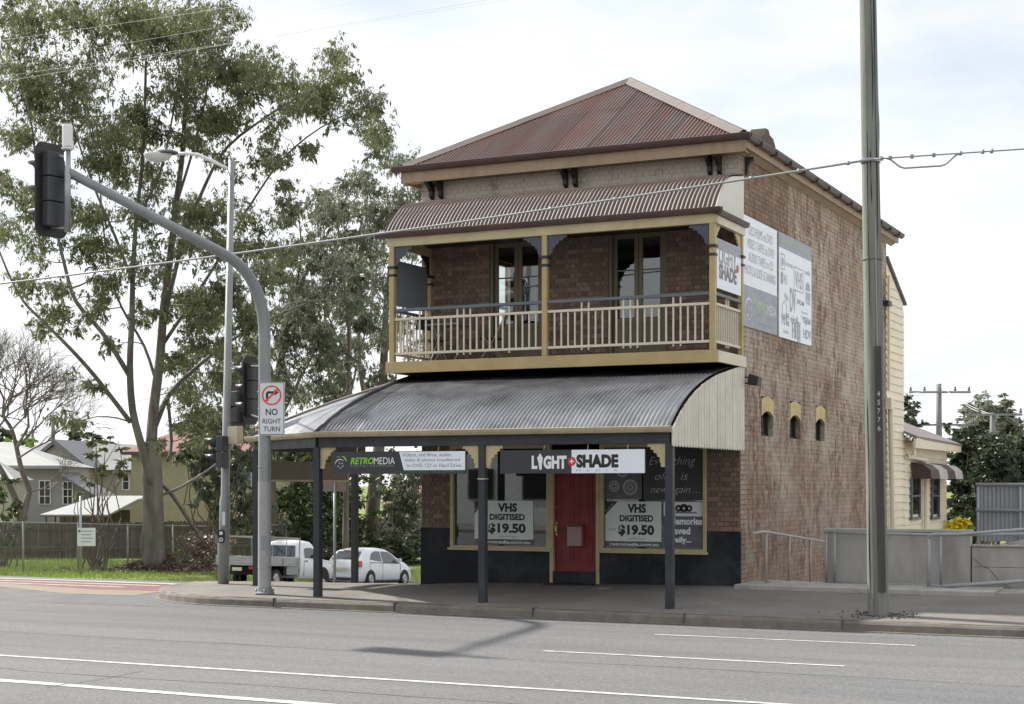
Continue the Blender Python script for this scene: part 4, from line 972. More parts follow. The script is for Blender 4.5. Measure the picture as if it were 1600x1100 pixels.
# --- two hoardings on the brick side wall
xx = .032
s3 = thing('wall_sign', (.03, 1.1, 4.5), 'pale blue wall sign listing services over a faded grey band, nearest the street', 'sign')
MB().box(.014, .03, .06, 2.13, 4.50, 6.43).build('board', 'sign_white_bright', s3)
flat('grey_band', 'sign_lavender', s3, [(xx, .062, 4.502), (xx, 2.128, 4.502), (xx, 2.128, 5.22), (xx, .062, 5.22)])
xx = .0335
for i, (b, y0, wd) in enumerate((('OLD FILMS to DVD', .38, 1.45), ('VIDEO TAPES to DVD', .30, 1.62), ('AUDIO TAPES to CD', .38, 1.5), ('PHOTO & SLIDE SCANNING', .14, 1.88))):
    letters('lettering', b, 'print_side', s3, (xx, y0, 6.12 - i * .235), UY, UZ, wd, .165, -.012)
letters('lettering', 'RETRO', 'print_lime_faded', s3, (xx, .82, 4.83), UY, UZ, .65, .17, .03, .2)
letters('lettering', 'MEDIA', 'sign_white', s3, (xx, 1.5, 4.83), UY, UZ, .55, .17)
letters('lettering', 'D I G I T A L   T R A N S F E R S', 'print_mid', s3, (xx, .82, 4.74), UY, UZ, 1.2, .05)
letters('lettering', 'www.retromedia.com.au', 'print_lime_faded', s3, (xx, .95, 4.60), UY, UZ, 1.0, .05)
film_logo(s3, (xx, .42, 4.86), .55, UY, UZ, 'sign_white', 'print_lime_faded')
s4 = thing('wall_sign', (.03, 3.4, 4.5), 'white wall sign crowded with tape format emblems under a lavender top strip', 'sign')
MB().box(.014, .03, 2.26, 4.52, 4.49, 6.44).build('board', 'sign_white_bright', s4)
xx = .032
flat('top_strip', 'sign_lavender', s4, [(xx, 2.262, 6.16), (xx, 4.518, 6.16), (xx, 4.518, 6.438), (xx, 2.262, 6.438)])
xx = .0335
letters('lettering', 'Archiving & Conversion', 'print_lime_faded', s4, (xx, 2.36, 6.22), UY, UZ, 2.0, .13, .02)
for b, y0, z0, wd, h, bold, mt in (('betamax', 2.68, 5.86, .52, .10, 0, 'print_side_pale'), ('VHS', 3.33, 5.52, .52, .33, .0, 'print_side'), ('audio', 4.05, 5.86, .38, .10, .02, 'print_side_pale'), ('S', 2.36, 5.48, .16, .24, .06, 'print_side'), ('VHS', 2.54, 5.50, .24, .19, 0, 'print_side_pale'),
                             ('Mini', 2.62, 5.20, .24, .15, 0, 'print_side_pale'), ('DV', 2.98, 5.02, .40, .46, .02, 'print_side'), ('DVCAM', 3.46, 5.22, .50, .09, .03, 'print_side'), ('video8', 3.02, 4.82, .5, .16, .0, 'print_side'), ('VHS', 2.40, 4.74, .26, .20, 0, 'print_side'), ('C', 2.74, 4.76, .14, .18, .06, 'print_side'),
                             ('Digital8', 3.9, 4.86, .55, .15, .01, 'print_side'), ('Hi', 3.12, 4.54, .3, .30, .05, 'print_side'), ('8', 3.50, 4.52, .17, .34, .03, 'print_side'), ('HDV', 3.92, 4.60, .56, .18, .02, 'print_side'), ('Compact', 3.75, 5.06, .5, .07, 0, 'print_side_pale'), ('Cassette', 3.80, 4.98, .5, .07, 0, 'print_side_pale'), ('8mm film', 2.55, 4.58, .36, .09, 0, 'print_side_pale'), ('U-matic', 4.08, 5.28, .36, .10, .0, 'print_side_pale')):
    letters('lettering', b, mt, s4, (xx, y0, z0), UY, UZ, wd, h, bold)
for y0, y1, z0, z1 in ((2.36, 2.62, 5.76, 6.06), (3.26, 3.92, 5.46, 5.92), (2.72, 2.92, 4.74, 4.97), (3.47, 3.70, 4.50, 4.88)):
    b_ = .018; m = MB()
    for q in ((y0, y1, z0, z0 + b_), (y0, y1, z1 - b_, z1), (y0, y0 + b_, z0 + b_, z1 - b_), (y1 - b_, y1, z0 + b_, z1 - b_)): m.add([(xx, q[0], q[2]), (xx, q[1], q[2]), (xx, q[1], q[3]), (xx, q[0], q[3])], [(0, 1, 2, 3)])
    m.build('emblem', 'print_side', s4, fix=False)
disc('emblem', 'print_side', s4, (xx, 2.49, 5.91), .03, .08, UY, UZ, sx=.6)
disc('emblem', 'print_side_pale', s4, (xx, 2.62, 5.02), .14, .17, UY, UZ)
disc('emblem', 'print_side', s4, (xx, 4.25, 5.55), .0, .17, UY, UZ, a0=0, a1=180)
for k in range(4): flat('emblem', 'print_side', s4, [(xx, 4.1 + k * .09, 5.36), (xx, 4.15 + k * .09, 5.36), (xx, 4.15 + k * .09, 5.52), (xx, 4.1 + k * .09, 5.52)])
# --- signs at the two ends of the balcony
s5 = thing('balcony_sign', (.06, -1.0, 4.97), 'small white sign with big grey letters tied at the right end of the balcony', 'sign')
MB().box(.052, .066, -1.46, -.16, 4.98, 5.80).build('board', 'sign_white_bright', s5)
flat('top_band', 'sign_lavender', s5, [(.0675, -1.455, 5.62), (.0675, -.165, 5.62), (.0675, -.165, 5.795), (.0675, -1.455, 5.795)])
letters('lettering', 'LIGHT', 'print_side', s5, (.0685, -1.36, 5.40), UY, UZ, .95, .28, .03)
letters('lettering', 'SHADE', 'print_grey', s5, (.0685, -1.36, 5.14), UY, UZ, .95, .26, .05)
disc('emblem', 'print_red', s5, (.0685, -.36, 5.42), 0, .07, UY, UZ)
s6 = thing('balcony_sign', (-6.0, -1.0, 4.97), 'blank grey back of a sign board tied at the left end of the balcony', 'sign')
MB().box(-6.075, -6.06, -1.46, -.16, 4.99, 5.82).build('board', 'panel_back', s6)
# --- hanging sign on the side street under the awning, its back towards us
s7 = thing('hanging_sign', (-8.9, .1, 1.8), 'long grey-brown sign board with cream edges hanging beneath the awning over the side street', 'sign')
MB().box(-8.93, -8.89, -1.45, 1.55, 1.84, 2.20).build('board', 'sign_backboard', s7)
MB().box(-8.94, -8.88, -1.45, 1.55, 1.80, 1.84).box(-8.94, -8.88, 1.55, 1.59, 1.80, 2.22).build('edge_strip', 'cream', s7)
for yy in (-1.0, 1.1): MB().tube([(-8.91, yy, 2.19), (-8.91, yy, 2.39)], .008, 6).build('hanger', 'steel', s7)

# ================================================================ balcony furniture
ft = thing('folding_table', (-5.3, -.75, 3.96), 'small pale-topped folding table with crossed legs on the balcony, left of the doors', 'table')
MB().box(-5.65, -4.95, -1.05, -.45, 4.64, 4.67).build('table_top', 'table_metal', ft, bevel=.008)
for x in (-5.55, -5.05):
    MB().tube([(x, -1.0, 3.965), (x, -.5, 4.64)], .012, 6).build('leg', 'table_metal', ft); MB().tube([(x + .02, -.5, 3.965), (x + .02, -1.0, 4.64)], .012, 6).build('leg', 'table_metal', ft)
def chair(x, y, rz, lab):
    c = thing('folding_chair', (x, y, 3.96), lab, 'chair', 'chairs on the balcony')
    m = lambda: MB()
    def P(a, b, z): return (x + a * math.cos(rz) - b * math.sin(rz), y + a * math.sin(rz) + b * math.cos(rz), 3.962 + z)
    MB().add([P(-.2, -.2, .44), P(.2, -.2, .44), P(.2, .2, .43), P(-.2, .2, .43), P(-.2, -.2, .46), P(.2, -.2, .46), P(.2, .2, .45), P(-.2, .2, .45)], [(0, 3, 2, 1), (4, 5, 6, 7), (0, 1, 5, 4), (1, 2, 6, 5), (2, 3, 7, 6), (3, 0, 4, 7)]).build('seat', 'table_dark', c)
    MB().add([P(-.2, .22, .66), P(.2, .22, .66), P(.2, .25, .86), P(-.2, .25, .86), P(-.2, .24, .66), P(.2, .24, .66), P(.2, .27, .86), P(-.2, .27, .86)], [(0, 3, 2, 1), (4, 5, 6, 7), (0, 1, 5, 4), (1, 2, 6, 5), (2, 3, 7, 6), (3, 0, 4, 7)]).build('backrest', 'table_dark', c)
    for s in (-.2, .2):
        MB().tube([P(s, -.24, 0), P(s, .05, .45), P(s, .24, .86)], .011, 6).build('leg', 'table_metal', c); MB().tube([P(s, .24, 0), P(s, -.15, .45)], .011, 6).build('leg', 'table_metal', c)
    MB().tube([P(-.2, .15, .22), P(.2, .15, .22)], .009, 6).build('stretcher', 'table_metal', c)
chair(-5.75, -.55, R(70), 'dark folding chair between the table and the left end of the balcony')
chair(-4.55, -.5, R(-60), 'dark folding chair with pale legs between the table and the left french door')
# ================================================================ street furniture
def lantern_head(parent, c, hd, n=3, plate=True, s=1., visor=.26):
    """traffic signal head: housing sections, hooded lenses, backing board; faces along hd (unit 2-D)"""
    c = Vector(c); f = Vector((hd[0], hd[1], 0)).normalized(); sd = Vector((-f.y, f.x, 0)); up = Vector((0, 0, 1))
    h = .34 * s
    def P(a, b, z): return c + sd * a + f * b + up * z
    def blk(m, a0, a1, b0, b1, z0, z1):
        v = [P(a, b, z) for z in (z0, z1) for a, b in ((a0, b0), (a1, b0), (a1, b1), (a0, b1))]
        m.add(v, [(0, 3, 2, 1), (4, 5, 6, 7), (0, 1, 5, 4), (1, 2, 6, 5), (2, 3, 7, 6), (3, 0, 4, 7)])
    H = h * n
    for k in range(n):
        m = MB(); blk(m, -.15 * s, .15 * s, -.16 * s, .0, -H / 2 + k * h + .006, -H / 2 + (k + 1) * h - .006); sec = m.build('housing_section', 'signal_grey', parent, bevel=.015)
        zc = -H / 2 + (k + .5) * h; m = MB(); vs = []; nn = 14
        for i in range(nn + 1):
            a = R(-35 + 250 * i / nn)
            for b, rr in ((.005, .13), (visor * (.45 + .55 * max(0, math.sin(a)) ** .5 if math.sin(a) > 0 else .45), .125)): vs.append(P(math.cos(a) * rr * s, b, zc + math.sin(a) * rr * s))
        m.add(vs, [(2 * i, 2 * i + 2, 2 * i + 3, 2 * i + 1) for i in range(nn)])
        o = m.build('visor', 'signal_black', sec, smooth=True); md = o.modifiers.new('thick', 'SOLIDIFY'); md.thickness = .008
        m = MB(); vs = [P(0, .012, zc)] + [P(math.cos(2 * math.pi * i / 16) * .105 * s, .006, zc + math.sin(2 * math.pi * i / 16) * .105 * s) for i in range(16)]
        m.add(vs, [(0, 1 + i, 1 + (i + 1) % 16) for i in range(16)]); m.build('lens', 'dark_glass', sec)
    if plate:
        pts = []; W2, H2, r = .27 * s, H / 2 + .13 * s, .12 * s
        for cx_, cz_, a0 in ((W2 - r, H2 - r, 0), (-W2 + r, H2 - r, 90), (-W2 + r, -H2 + r, 180), (W2 - r, -H2 + r, 270)):
            for k in range(5): a = R(a0 + 22.5 * k); pts.append((cx_ + r * math.cos(a), cz_ + r * math.sin(a)))
        m = MB(); n_ = len(pts); v = [P(a, -.02, z) for a, z in pts] + [P(a, -.035, z) for a, z in pts]
        m.add(v, [tuple(range(n_)), tuple(range(2 * n_ - 1, n_ - 1, -1))] + [(i, (i + 1) % n_, (i + 1) % n_ + n_, i + n_) for i in range(n_)]); m.build('target_board', 'signal_black', parent)
# --- mast arm pole with a signal head over the road
mx0, my0 = -7.5, -3.42
mast = thing('mast_arm_pole', (mx0, my0, -.15), 'thick grey signal pole whose bent arm reaches up to the left over the road', 'pole')
hz_ = 5.0
pts = [(mx0, my0, -.2), (mx0, my0, 1.5), (mx0, my0, 3.4), (mx0, my0, 4.3)]
T = Vector((-7.9, -7.95, 6.42)); E_ = Vector((mx0, my0, 4.3)); K = Vector((mx0, my0, 5.38))
K2 = K + (T - K).normalized() * 1.1
for i in range(1, 11):
    t = i / 10; pts.append((1 - t) ** 2 * E_ + 2 * t * (1 - t) * K + t * t * K2)
pts.append(T)
rad = [.112, .108, .105, .103] + [.105 - .0016 * i for i in range(10)] + [.068]
MB().tube(pts, rad, 20).build('pole_shaft', 'pole_grey', mast, smooth=True)
MB().lathe([(.17, 0), (.17, .03), (.13, .04), (.126, .12)], (mx0, my0, -.15), 20).build('base_flange', 'pole_grey', mast)
for z in (3.05, 2.05, .3, 2.75): MB().lathe([(.117, 0), (.117, .022)], (mx0, my0, z), 20).build('strap', 'steel', mast)
MB().lathe([(.1135, 0), (.1115, 1.9)], (mx0, my0, -.1), 20).build('painted_sleeve', 'rail_grey', mast, smooth=False)
TV = Vector((T.x, T.y, 5.52))
MB().tube([TV, TV + Vector((0, 0, 1.28))], .05, 12).build('signal_drop_pipe', 'steel', mast, smooth=True)
MB().lathe([(.055, 0), (.09, .01), (.09, .03), (.055, .04)], (T.x, T.y, 6.74), 12).lathe([(.045, 0), (.075, .015), (.078, .04), (.078, .30), (.07, .34), (.0, .345)], (T.x, T.y, 6.78), 14).build('antenna', 'antenna_white', mast, smooth=False)
fd2 = Vector((-.99, .143)).normalized(); sdv = Vector((-fd2.y, fd2.x))
head = thing('signal_head', (T.x - .2, T.y, 5.4), 'black three-light traffic signal hanging at the end of the mast arm, seen from behind', 'traffic signal')
hc = Vector((T.x, T.y, 6.16)) + Vector((fd2.x, fd2.y, 0)) * .22 + Vector((-CT, -ST, 0)) * .12
lantern_head(head, hc, fd2, 3, True, 1.10, .42)
MB().tube([(T.x, T.y, 5.58), hc + Vector((0, 0, -.56))], .02, 6).build('clamp', 'steel', head); MB().tube([(T.x, T.y, 6.62), hc + Vector((0, 0, .56))], .02, 6).build('clamp', 'steel', head)
# --- no right turn sign on the mast
s = thing('road_sign', (mx0 + .05, my0 - .14, 2.4), 'white no right turn road sign strapped to the signal pole', 'sign')
ux = Vector((.93, .37, 0)); uz = Vector((0, 0, 1)); nn_ = Vector((.37, -.93, 0))
oc = Vector((mx0, my0, 0)) + nn_ * .15 + ux * .16
def rrect(w2, z0, z1, r, off):
    pts = []
    for cx_, cz_, a0 in ((w2 - r, z1 - r, 0), (-w2 + r, z1 - r, 90), (-w2 + r, z0 + r, 180), (w2 - r, z0 + r, 270)):
        for k in range(5): a = R(a0 + 22.5 * k); pts.append(oc + ux * (cx_ + r * math.cos(a)) + uz * (cz_ + r * math.sin(a)) + nn_ * off)
    return pts
def plate(name, mat, w2, z0, z1, r, o0, o1):
    a, b = rrect(w2, z0, z1, r, o0), rrect(w2, z0, z1, r, o1); n = len(a)
    MB().add(a + b, [tuple(range(n)), tuple(range(2 * n - 1, n - 1, -1))] + [(i, (i + 1) % n, (i + 1) % n + n, i + n) for i in range(n)]).build(name, mat, s)
Z0, Z1 = 2.60, 3.52
plate('sheet', 'sign_white', .225, Z0, Z1, .03, -.012, 0)
plate('border', 'print_black', .217, Z0 + .008, Z1 - .008, .028, .0, .0012)
plate('face', 'sign_white', .207, Z0 + .018, Z1 - .018, .022, .0, .0024)
c0 = oc + uz * 3.29 + nn_ * .0036
for a, b in (((-.08, -.10), (-.08, .05)), ((-.08, .05), (.07, .05))):
    pa, pb = Vector(a), Vector(b); MB().bar(c0 + ux * a[0] + uz * a[1] - (uz * .02 if a[1] == b[1] else uz * 0) * 0, c0 + ux * b[0] + uz * b[1], .04, .0012, nn_).build('arrow', 'print_black', s)
MB().add([c0 + ux * .05 + uz * .105 + nn_ * .001, c0 + ux * .05 + uz * -.005 + nn_ * .001, c0 + ux * .125 + uz * .05 + nn_ * .001], [(0, 1, 2)]).build('arrow', 'print_black', s)
disc('ring', 'sign_red', s, c0 + nn_ * .003, .145, .172, ux, uz)
MB().bar(c0 + nn_ * .0045 + ux * -.112 + uz * -.105, c0 + nn_ * .0045 + ux * .115 + uz * .105, .032, .001, nn_).build('ring', 'sign_red', s)
oo = oc + nn_ * .0036
letters('lettering', 'NO', 'print_black', s, oo + ux * -.105 + uz * 2.945, ux, uz, .21, .115, .02)
letters('lettering', 'RIGHT', 'print_black', s, oo + ux * -.16 + uz * 2.80, ux, uz, .32, .085, .01)
letters('lettering', 'TURN', 'print_black', s, oo + ux * -.145 + uz * 2.665, ux, uz, .29, .085, .01)
MB().lathe([(.13, 0), (.13, .02)], (mx0, my0, 3.35), 16).lathe([(.13, 0), (.13, .02)], (mx0, my0, 2.75), 16).build('mounting_strap', 'steel', s)

# --- slim street lamp pole with signal heads behind it
lx, ly = -9.8, -1.45
lb = atd(349, 913, 30.36); lt = atd(362, 250, 30.0)
lamp = thing('street_lamp', lb, 'tall slim grey street lamp with a glass lantern on a curved arm', 'street lamp')
up_ = (lt - lb)
MB().tube([lb + Vector((0, 0, -.05)), lb + up_ * .2, lb + up_ * .21, lb + up_], [.105, .10, .082, .055], 14).build('lamp_pole', 'pole_grey', lamp, smooth=True)
ax_ = Vector((-CT, -ST, 0))
b0 = lb + up_ * .975
arm = [b0, b0 + ax_ * .35 + Vector((0, 0, .18)), b0 + ax_ * .62 + Vector((0, 0, .30)), b0 + ax_ * .85 + Vector((0, 0, .33)), b0 + ax_ * 1.05 + Vector((0, 0, .315))]
MB().tube(arm, [.03, .032, .032, .03, .03], 8).build('lamp_arm', 'antenna_white', lamp, smooth=True)
g = arm[-1]
def ell(m, c, a, b, h, z0, z1, n=14):
    vs = []; k = 7
    for i in range(k + 1):
        t = z0 + (z1 - z0) * i / k; r = math.sqrt(max(0.02, 1 - t * t))
        for j in range(n):
            q = 2 * math.pi * j / n; vs.append(c + ax_ * (math.cos(q) * a * r) + Vector((ST, -CT, 0)) * (math.sin(q) * b * r) + Vector((0, 0, t * h)))
    m.add(vs, [(i * n + j, i * n + (j + 1) % n, (i + 1) * n + (j + 1) % n, (i + 1) * n + j) for i in range(k) for j in range(n)] + [tuple(range(n)), tuple(k * n + j for j in range(n))])
m = MB(); ell(m, g + ax_ * .20, .27, .13, .09, 0, 1); m.build('lamp_canopy', 'signal_grey', lamp, smooth=True)
m = MB(); ell(m, g + ax_ * .34 + Vector((0, 0, .0)), .27, .13, .15, -1, .12); m.build('lamp_bowl', 'lamp_glass', lamp, smooth=True)
lq = atd(351, 810, 30.3)
MB().bar(lq + Vector((ST, -CT, 0)) * .105 + Vector((0, 0, -.13)), lq + Vector((ST, -CT, 0)) * .10 + Vector((0, 0, .13)), .06, .004, (ST, -CT, 0)).build('pole_label', 'sign_white', lamp)
for z in (.35, 1.9, 3.1, 3.9): MB().tube([Vector((lb.x, lb.y, z)), Vector((lb.x, lb.y, z + .02))], .098 - .006 * z, 14).build('strap', 'steel', lamp)
for k in range(4):
    a_ = k * math.pi / 2 + .6; MB().lathe([(.018, 0), (.018, .05), (.01, .06)], (mx0 + .145 * math.cos(a_), my0 + .145 * math.sin(a_), -.125), 8).build('anchor_bolt', 'steel', mast)
MB().bar(Vector((mx0, my0, 0)) + Vector((ST, -CT, 0)) * .112 + Vector((.02, 0, .62)), Vector((mx0, my0, 0)) + Vector((ST, -CT, 0)) * .112 + Vector((.02, 0, .86)), .11, .004, (ST, -CT, 0)).build('access_cover', 'pole_grey', mast)
hd = thing('signal_head', lb + Vector((.4, 0, 2.9)), 'black three-light signal with backing board between the lamp pole and the bent pole', 'traffic signal')
c1 = atd(389, 610, 29.6)
lantern_head(hd, c1, (-.93, -.1), 3, True, 1.0, .26)
MB().tube([c1 + Vector((0, 0, .45)), Vector((mx0, my0, c1.z + .30))], .02, 6).build('clamp', 'signal_black', hd); MB().tube([c1 + Vector((0, 0, -.45)), Vector((mx0, my0, c1.z - .62))], .02, 6).build('clamp', 'signal_black', hd)
hd2 = thing('signal_head', lb + Vector((.3, .2, 2.7)), 'lower black signal half hidden behind the lamp pole, under the backing board', 'traffic signal')
c2 = atd(372, 636, 30.5); lantern_head(hd2, c2, (.2, .98), 2, True, .9, .15)
MB().tube([c2, Vector((lb.x + .05, lb.y, c2.z))], .03, 6).build('clamp', 'signal_black', hd2)
pd = thing('pedestrian_signal', lb + Vector((-.1, 0, 2.4)), 'small black two-light pedestrian signal low on the lamp pole', 'traffic signal')
c3 = atd(342, 706, 30.1); lantern_head(pd, c3, (-.93, -.15), 2, False, .9, .28)
MB().tube([c3 + Vector((.1, 0, .1)), Vector((lb.x + .03, lb.y, c3.z + .1))], .03, 6).build('clamp', 'signal_black', pd)
bx = atd(368, 680, 30.2)
o = MB().box(bx.x - .13, bx.x + .11, bx.y - .1, bx.y + .1, bx.z - .17, bx.z + .17).build('junction_box', 'box_beige', bevel=.012); meta(o, 'small beige electrical box fixed beside the lamp pole below the signals', 'box')
pb = thing('push_button', atd(346, 838, 30.2), 'black oval crossing push button with two round faces on the lamp pole', 'push button')
q = atd(346, 838, 30.2)
nrm = Vector((ST, -CT, 0)); sdx = Vector((CT, ST, 0))
m = MB(); pts = []
for cz_, a0 in ((.07, 0), (-.07, 180)):
    for k in range(9): a = R(a0 + 22.5 * k); pts.append((.06 * math.cos(a), cz_ + .06 * math.sin(a)))
n_ = len(pts); m.add([q + sdx * a + Vector((0, 0, z)) + nrm * .05 for a, z in pts] + [q + sdx * a + Vector((0, 0, z)) - nrm * .03 for a, z in pts], [tuple(range(n_)), tuple(range(2 * n_ - 1, n_ - 1, -1))] + [(i, (i + 1) % n_, (i + 1) % n_ + n_, i + n_) for i in range(n_)]).build('casing', 'signal_black', pb)
disc('button', 'sign_white', pb, q + nrm * .052 + Vector((0, 0, .06)), .0, .035, sdx, Vector((0, 0, 1))); disc('button', 'sign_white', pb, q + nrm * .052 - Vector((0, 0, .06)), .02, .04, sdx, Vector((0, 0, 1)))
# --- parking sign pole on the side street
q = onX(523, 905, -9.6); zb = zp(-9.6, q.y)
pk = thing('parking_sign', (q.x, q.y, zb), 'plain grey back of a small sign on a thin pole beside the side street', 'sign')
MB().tube([(q.x, q.y, zb - .3), (q.x, q.y, onX(523, 752, -9.6).z)], .03, 10).build('sign_pole', 'steel', pk, smooth=True)
z1, z2 = onX(523, 768, -9.6).z, onX(523, 733, -9.6).z
MB().bar((q.x - .225, q.y - .09, (z1 + z2) / 2), (q.x + .225, q.y + .09, (z1 + z2) / 2), .006, z2 - z1).build('sign_plate', 'sign_backboard', pk)
# --- utility pole at the right with its batten and number
pb_ = onY(1372, 963, -3.37); pt = onY(1356, 0, -3.37); dv_ = (pt - pb_) / (pt.z - pb_.z)
tp = thing('timber_pole', (pb_.x, pb_.y, zp(3, -3.37)), 'tall weathered timber power pole standing near the kerb on the right', 'pole')
def poleP(z): return Vector((pb_.x, pb_.y, 0)) + dv_ * (z - pb_.z) + Vector((0, 0, pb_.z - dv_.z * 0)) * 0 + Vector((0, 0, 0)) if False else Vector((pb_.x + dv_.x * (z - pb_.z), pb_.y, z))
n = 16; zs = np.linspace(-.4, 12.2, 64); vs = []
for i, z in enumerate(zs):
    c = poleP(z); r = .152 - .0022 * (z + .2) * 1.6
    for j in range(n):
        a = 2 * math.pi * j / n; rr = r * (1 + .028 * math.sin(3 * a + .6 * math.sin(z * .7)) + .018 * math.sin(7 * a + z * .4) + .10 * math.exp(-((z - 6.95) / .25) ** 2) * max(0, math.cos(a - .2)) ** 2)
        vs.append((c.x + rr * math.cos(a), c.y + rr * math.sin(a), z))
MB().add(vs, [(i * n + j, i * n + (j + 1) % n, (i + 1) * n + (j + 1) % n, (i + 1) * n + j) for i in range(len(zs) - 1) for j in range(n)] + [tuple((len(zs) - 1) * n + j for j in range(n))]).build('pole_shaft', 'wood_pole', tp, smooth=True)
fdir = Vector((ST, -CT, 0)); sdir = Vector((CT, ST, 0))
m = MB(); a, b = poleP(.2) + fdir * .148 + sdir * .03, poleP(3.75) + fdir * .135 + sdir * .02
m.bar(a, b, .05, .11, sdir); m.build('cable_cover', 'wood_dark', tp, bevel=.01)
m = MB(); m.tube([poleP(3.75) + fdir * .145 + sdir * .02, poleP(5.6) + fdir * .136 + sdir * .02], .008, 5); m.build('earth_wire', 'cable', tp)
for k, (a0, z0, z1, dx) in enumerate(((-.6, 4.2, 6.9, .0), (.5, 5.2, 9.5, .0), (-1.0, .1, 3.0, 0), (.15, 7.0, 10, 0), (-.2, 5.8, 6.6, 0))):
    q_ = []
    for z in np.linspace(z0, z1, 12):
        r_ = .152 - .00352 * (z + .2) + .001; a_ = a0 + .04 * math.sin(z * 3 + k); q_.append(poleP(z) + fdir * r_ * math.cos(a_) + sdir * r_ * math.sin(a_))
    MB().tube(q_, [.001] + [.006 + .003 * math.sin(i) for i in range(10)] + [.001], 4, False).build('split', 'under_black', tp)
for i, ch in enumerate('45776'):
    z = 3.02 - i * .125; c = poleP(z) + fdir * (.178 - .0045 * (z / 4)) + sdir * -.002
    letters('number', ch, 'print_worn', tp, c, sdir, (0, 0, 1), .042, .075, .01)
MB().lathe([(.139, 0), (.139, .012)], poleP(5.0) * 1, 16).build('strap', 'wood_dark', tp)
MB().lathe([(.146, 0), (.146, .05)], poleP(6.42) * 1, 16).build('cable_bracket', 'steel', tp)
gm = MB()
for k in range(150):
    a = random.uniform(0, 6.28); r = .13 + abs(random.gauss(0, .17)); s_ = random.uniform(.008, .028)
    x, yv = pb_.x + r * 1.5 * math.cos(a), pb_.y + r * math.sin(a); z = zp(x, yv)
    gm.add([(x - s_, yv - s_, z - .004), (x + s_, yv - s_ * .6, z - .004), (x + s_ * .3, yv + s_, z - .004), (x, yv, z + s_ * 1.1)], [(0, 1, 3), (1, 2, 3), (2, 0, 3)])
o = gm.build('gravel', 'gravel'); meta(o, 'loose dark gravel scattered round the foot of the timber pole', 'gravel', kind='stuff')
# --- cables
def cable(name, a, b, sag, r, mat, label, n=48, extra=None):
    a, b = Vector(a), Vector(b); pts = []
    for i in range(n + 1):
        t = i / n; p = a.lerp(b, t); p.z -= sag * 4 * t * (1 - t); pts.append(p)
    m = MB().tube(pts, r, 6)
    if extra: extra(m, pts)
    o = m.build(name, mat, smooth=True); meta(o, label, 'cable'); return o
hook = poleP(6.44) + fdir * .17
def clips(m, pts):
    pts = [Vector(pts[0]).lerp(Vector(pts[-1]), i / 77) - Vector((0, 0, .12 * 4 * (i / 77) * (1 - i / 77) * 1.6)) for i in range(20)]
    for k in (1, 3, 5, 8, 11, 14): p = pts[k]; m.box(p.x - .02, p.x + .02, p.y - .02, p.y + .02, p.z - .028, p.z + .028)
far = atd(-60, 436, 30.5); far = hook + (far - hook) * 1.6
cable('service_cable', hook, far, .12 * 1.6, .017, 'cable', 'twisted service cable running left from the timber pole across the shop front', extra=clips)
rt = onY(1700, 226, -3.2); rt0 = rt; rt = hook + (rt - hook) * 7
def loop(m, pts):
    pts = [Vector(pts[0]).lerp(rt0, i / 48) for i in range(49)]
    a, b = Vector(pts[3]), Vector(pts[20]); q = []
    for i in range(17):
        t = i / 16; p = a.lerp(b, t); p.z -= .16 * (smooth01(0, .25, t) - smooth01(.75, 1, t)); q.append(p)
    m.tube(q, .013, 6)
    for k in (2, 4, 9, 14, 20, 25, 27): p = pts[k]; m.box(p.x - .02, p.x + .02, p.y - .02, p.y + .02, p.z - .028, p.z + .028)
cable('service_cable', hook, rt, .0, .011, 'cable', 'grey cable with a slack loop running right from the timber pole', extra=loop)
for i, (a, b) in enumerate((((0, 122), (760, -5)), ((250, 78), (840, -12)), ((130, 40), (480, -12)), ((200, 62), (600, -8)))):
    A, B = atd(*a, 40 + 3 * i), atd(*b, 33 + 3 * i)
    A2 = A + (A - B) * 1.2; B2 = B + (B - A) * .6
    cable('power_line', A2, B2, .1, .0035, 'thin_wire', ('lowest thin power line crossing the top left sky', 'second lowest thin power line in the top left sky', 'topmost thin power line in the top left sky', 'third thin power line from below in the top left sky')[i], 16)
# ================================================================ parked vehicles (built about the origin, nose along +Y, then placed)
def vehicle(name, loc, pitch, label, cat):
    v = thing(name, (0, 0, 0), label, cat); return v
def shell(prof_top, prof_belt, zb, wid, roof_in, n=40, y0=None, y1=None):
    """lofted body: prof_top/prof_belt give heights along y, wid the half width; returns grid rows"""
    rows = []
    for i in range(n + 1):
        y = y0 + (y1 - y0) * i / n
        zt = interp(prof_top, y)[1]; zl = min(interp(prof_belt, y)[1], zt); w_ = wid(y)
        wr = w_ - (zt - zl) * roof_in
        e = min(.10, (zt - zl) * .5 + .03)
        row = [(w_ * .90, y, zb + .0), (w_ * .985, y, zb + .12), (w_, y, zb + .34), (w_ * .995, y, zl - .04), (w_ * .975, y, zl)]
        row += [(w_ * .975 + (wr - w_ * .975) * .5, y, zl + (zt - e - zl) * .5), (wr + .01, y, zt - e), (wr - .06, y, zt - .015), (wr * .5, y, zt + .012), (0, y, zt + .018)]
        rows.append(row)
    return rows
def body_mesh(rows):
    m = MB(); k = len(rows[0])
    for sx in (1, -1):
        vs = [(sx * p[0], p[1], p[2]) for r in rows for p in r]
        m.add(vs, [(i * k + j, (i + 1) * k + j, (i + 1) * k + j + 1, i * k + j + 1) for i in range(len(rows) - 1) for j in range(k - 1)])
    for r in (rows[0], rows[-1]):
        ring = [(p[0], p[1], p[2]) for p in r] + [(-p[0], p[1], p[2]) for p in r[::-1]]
        m.add(ring, [tuple(range(len(ring)))])
    return m
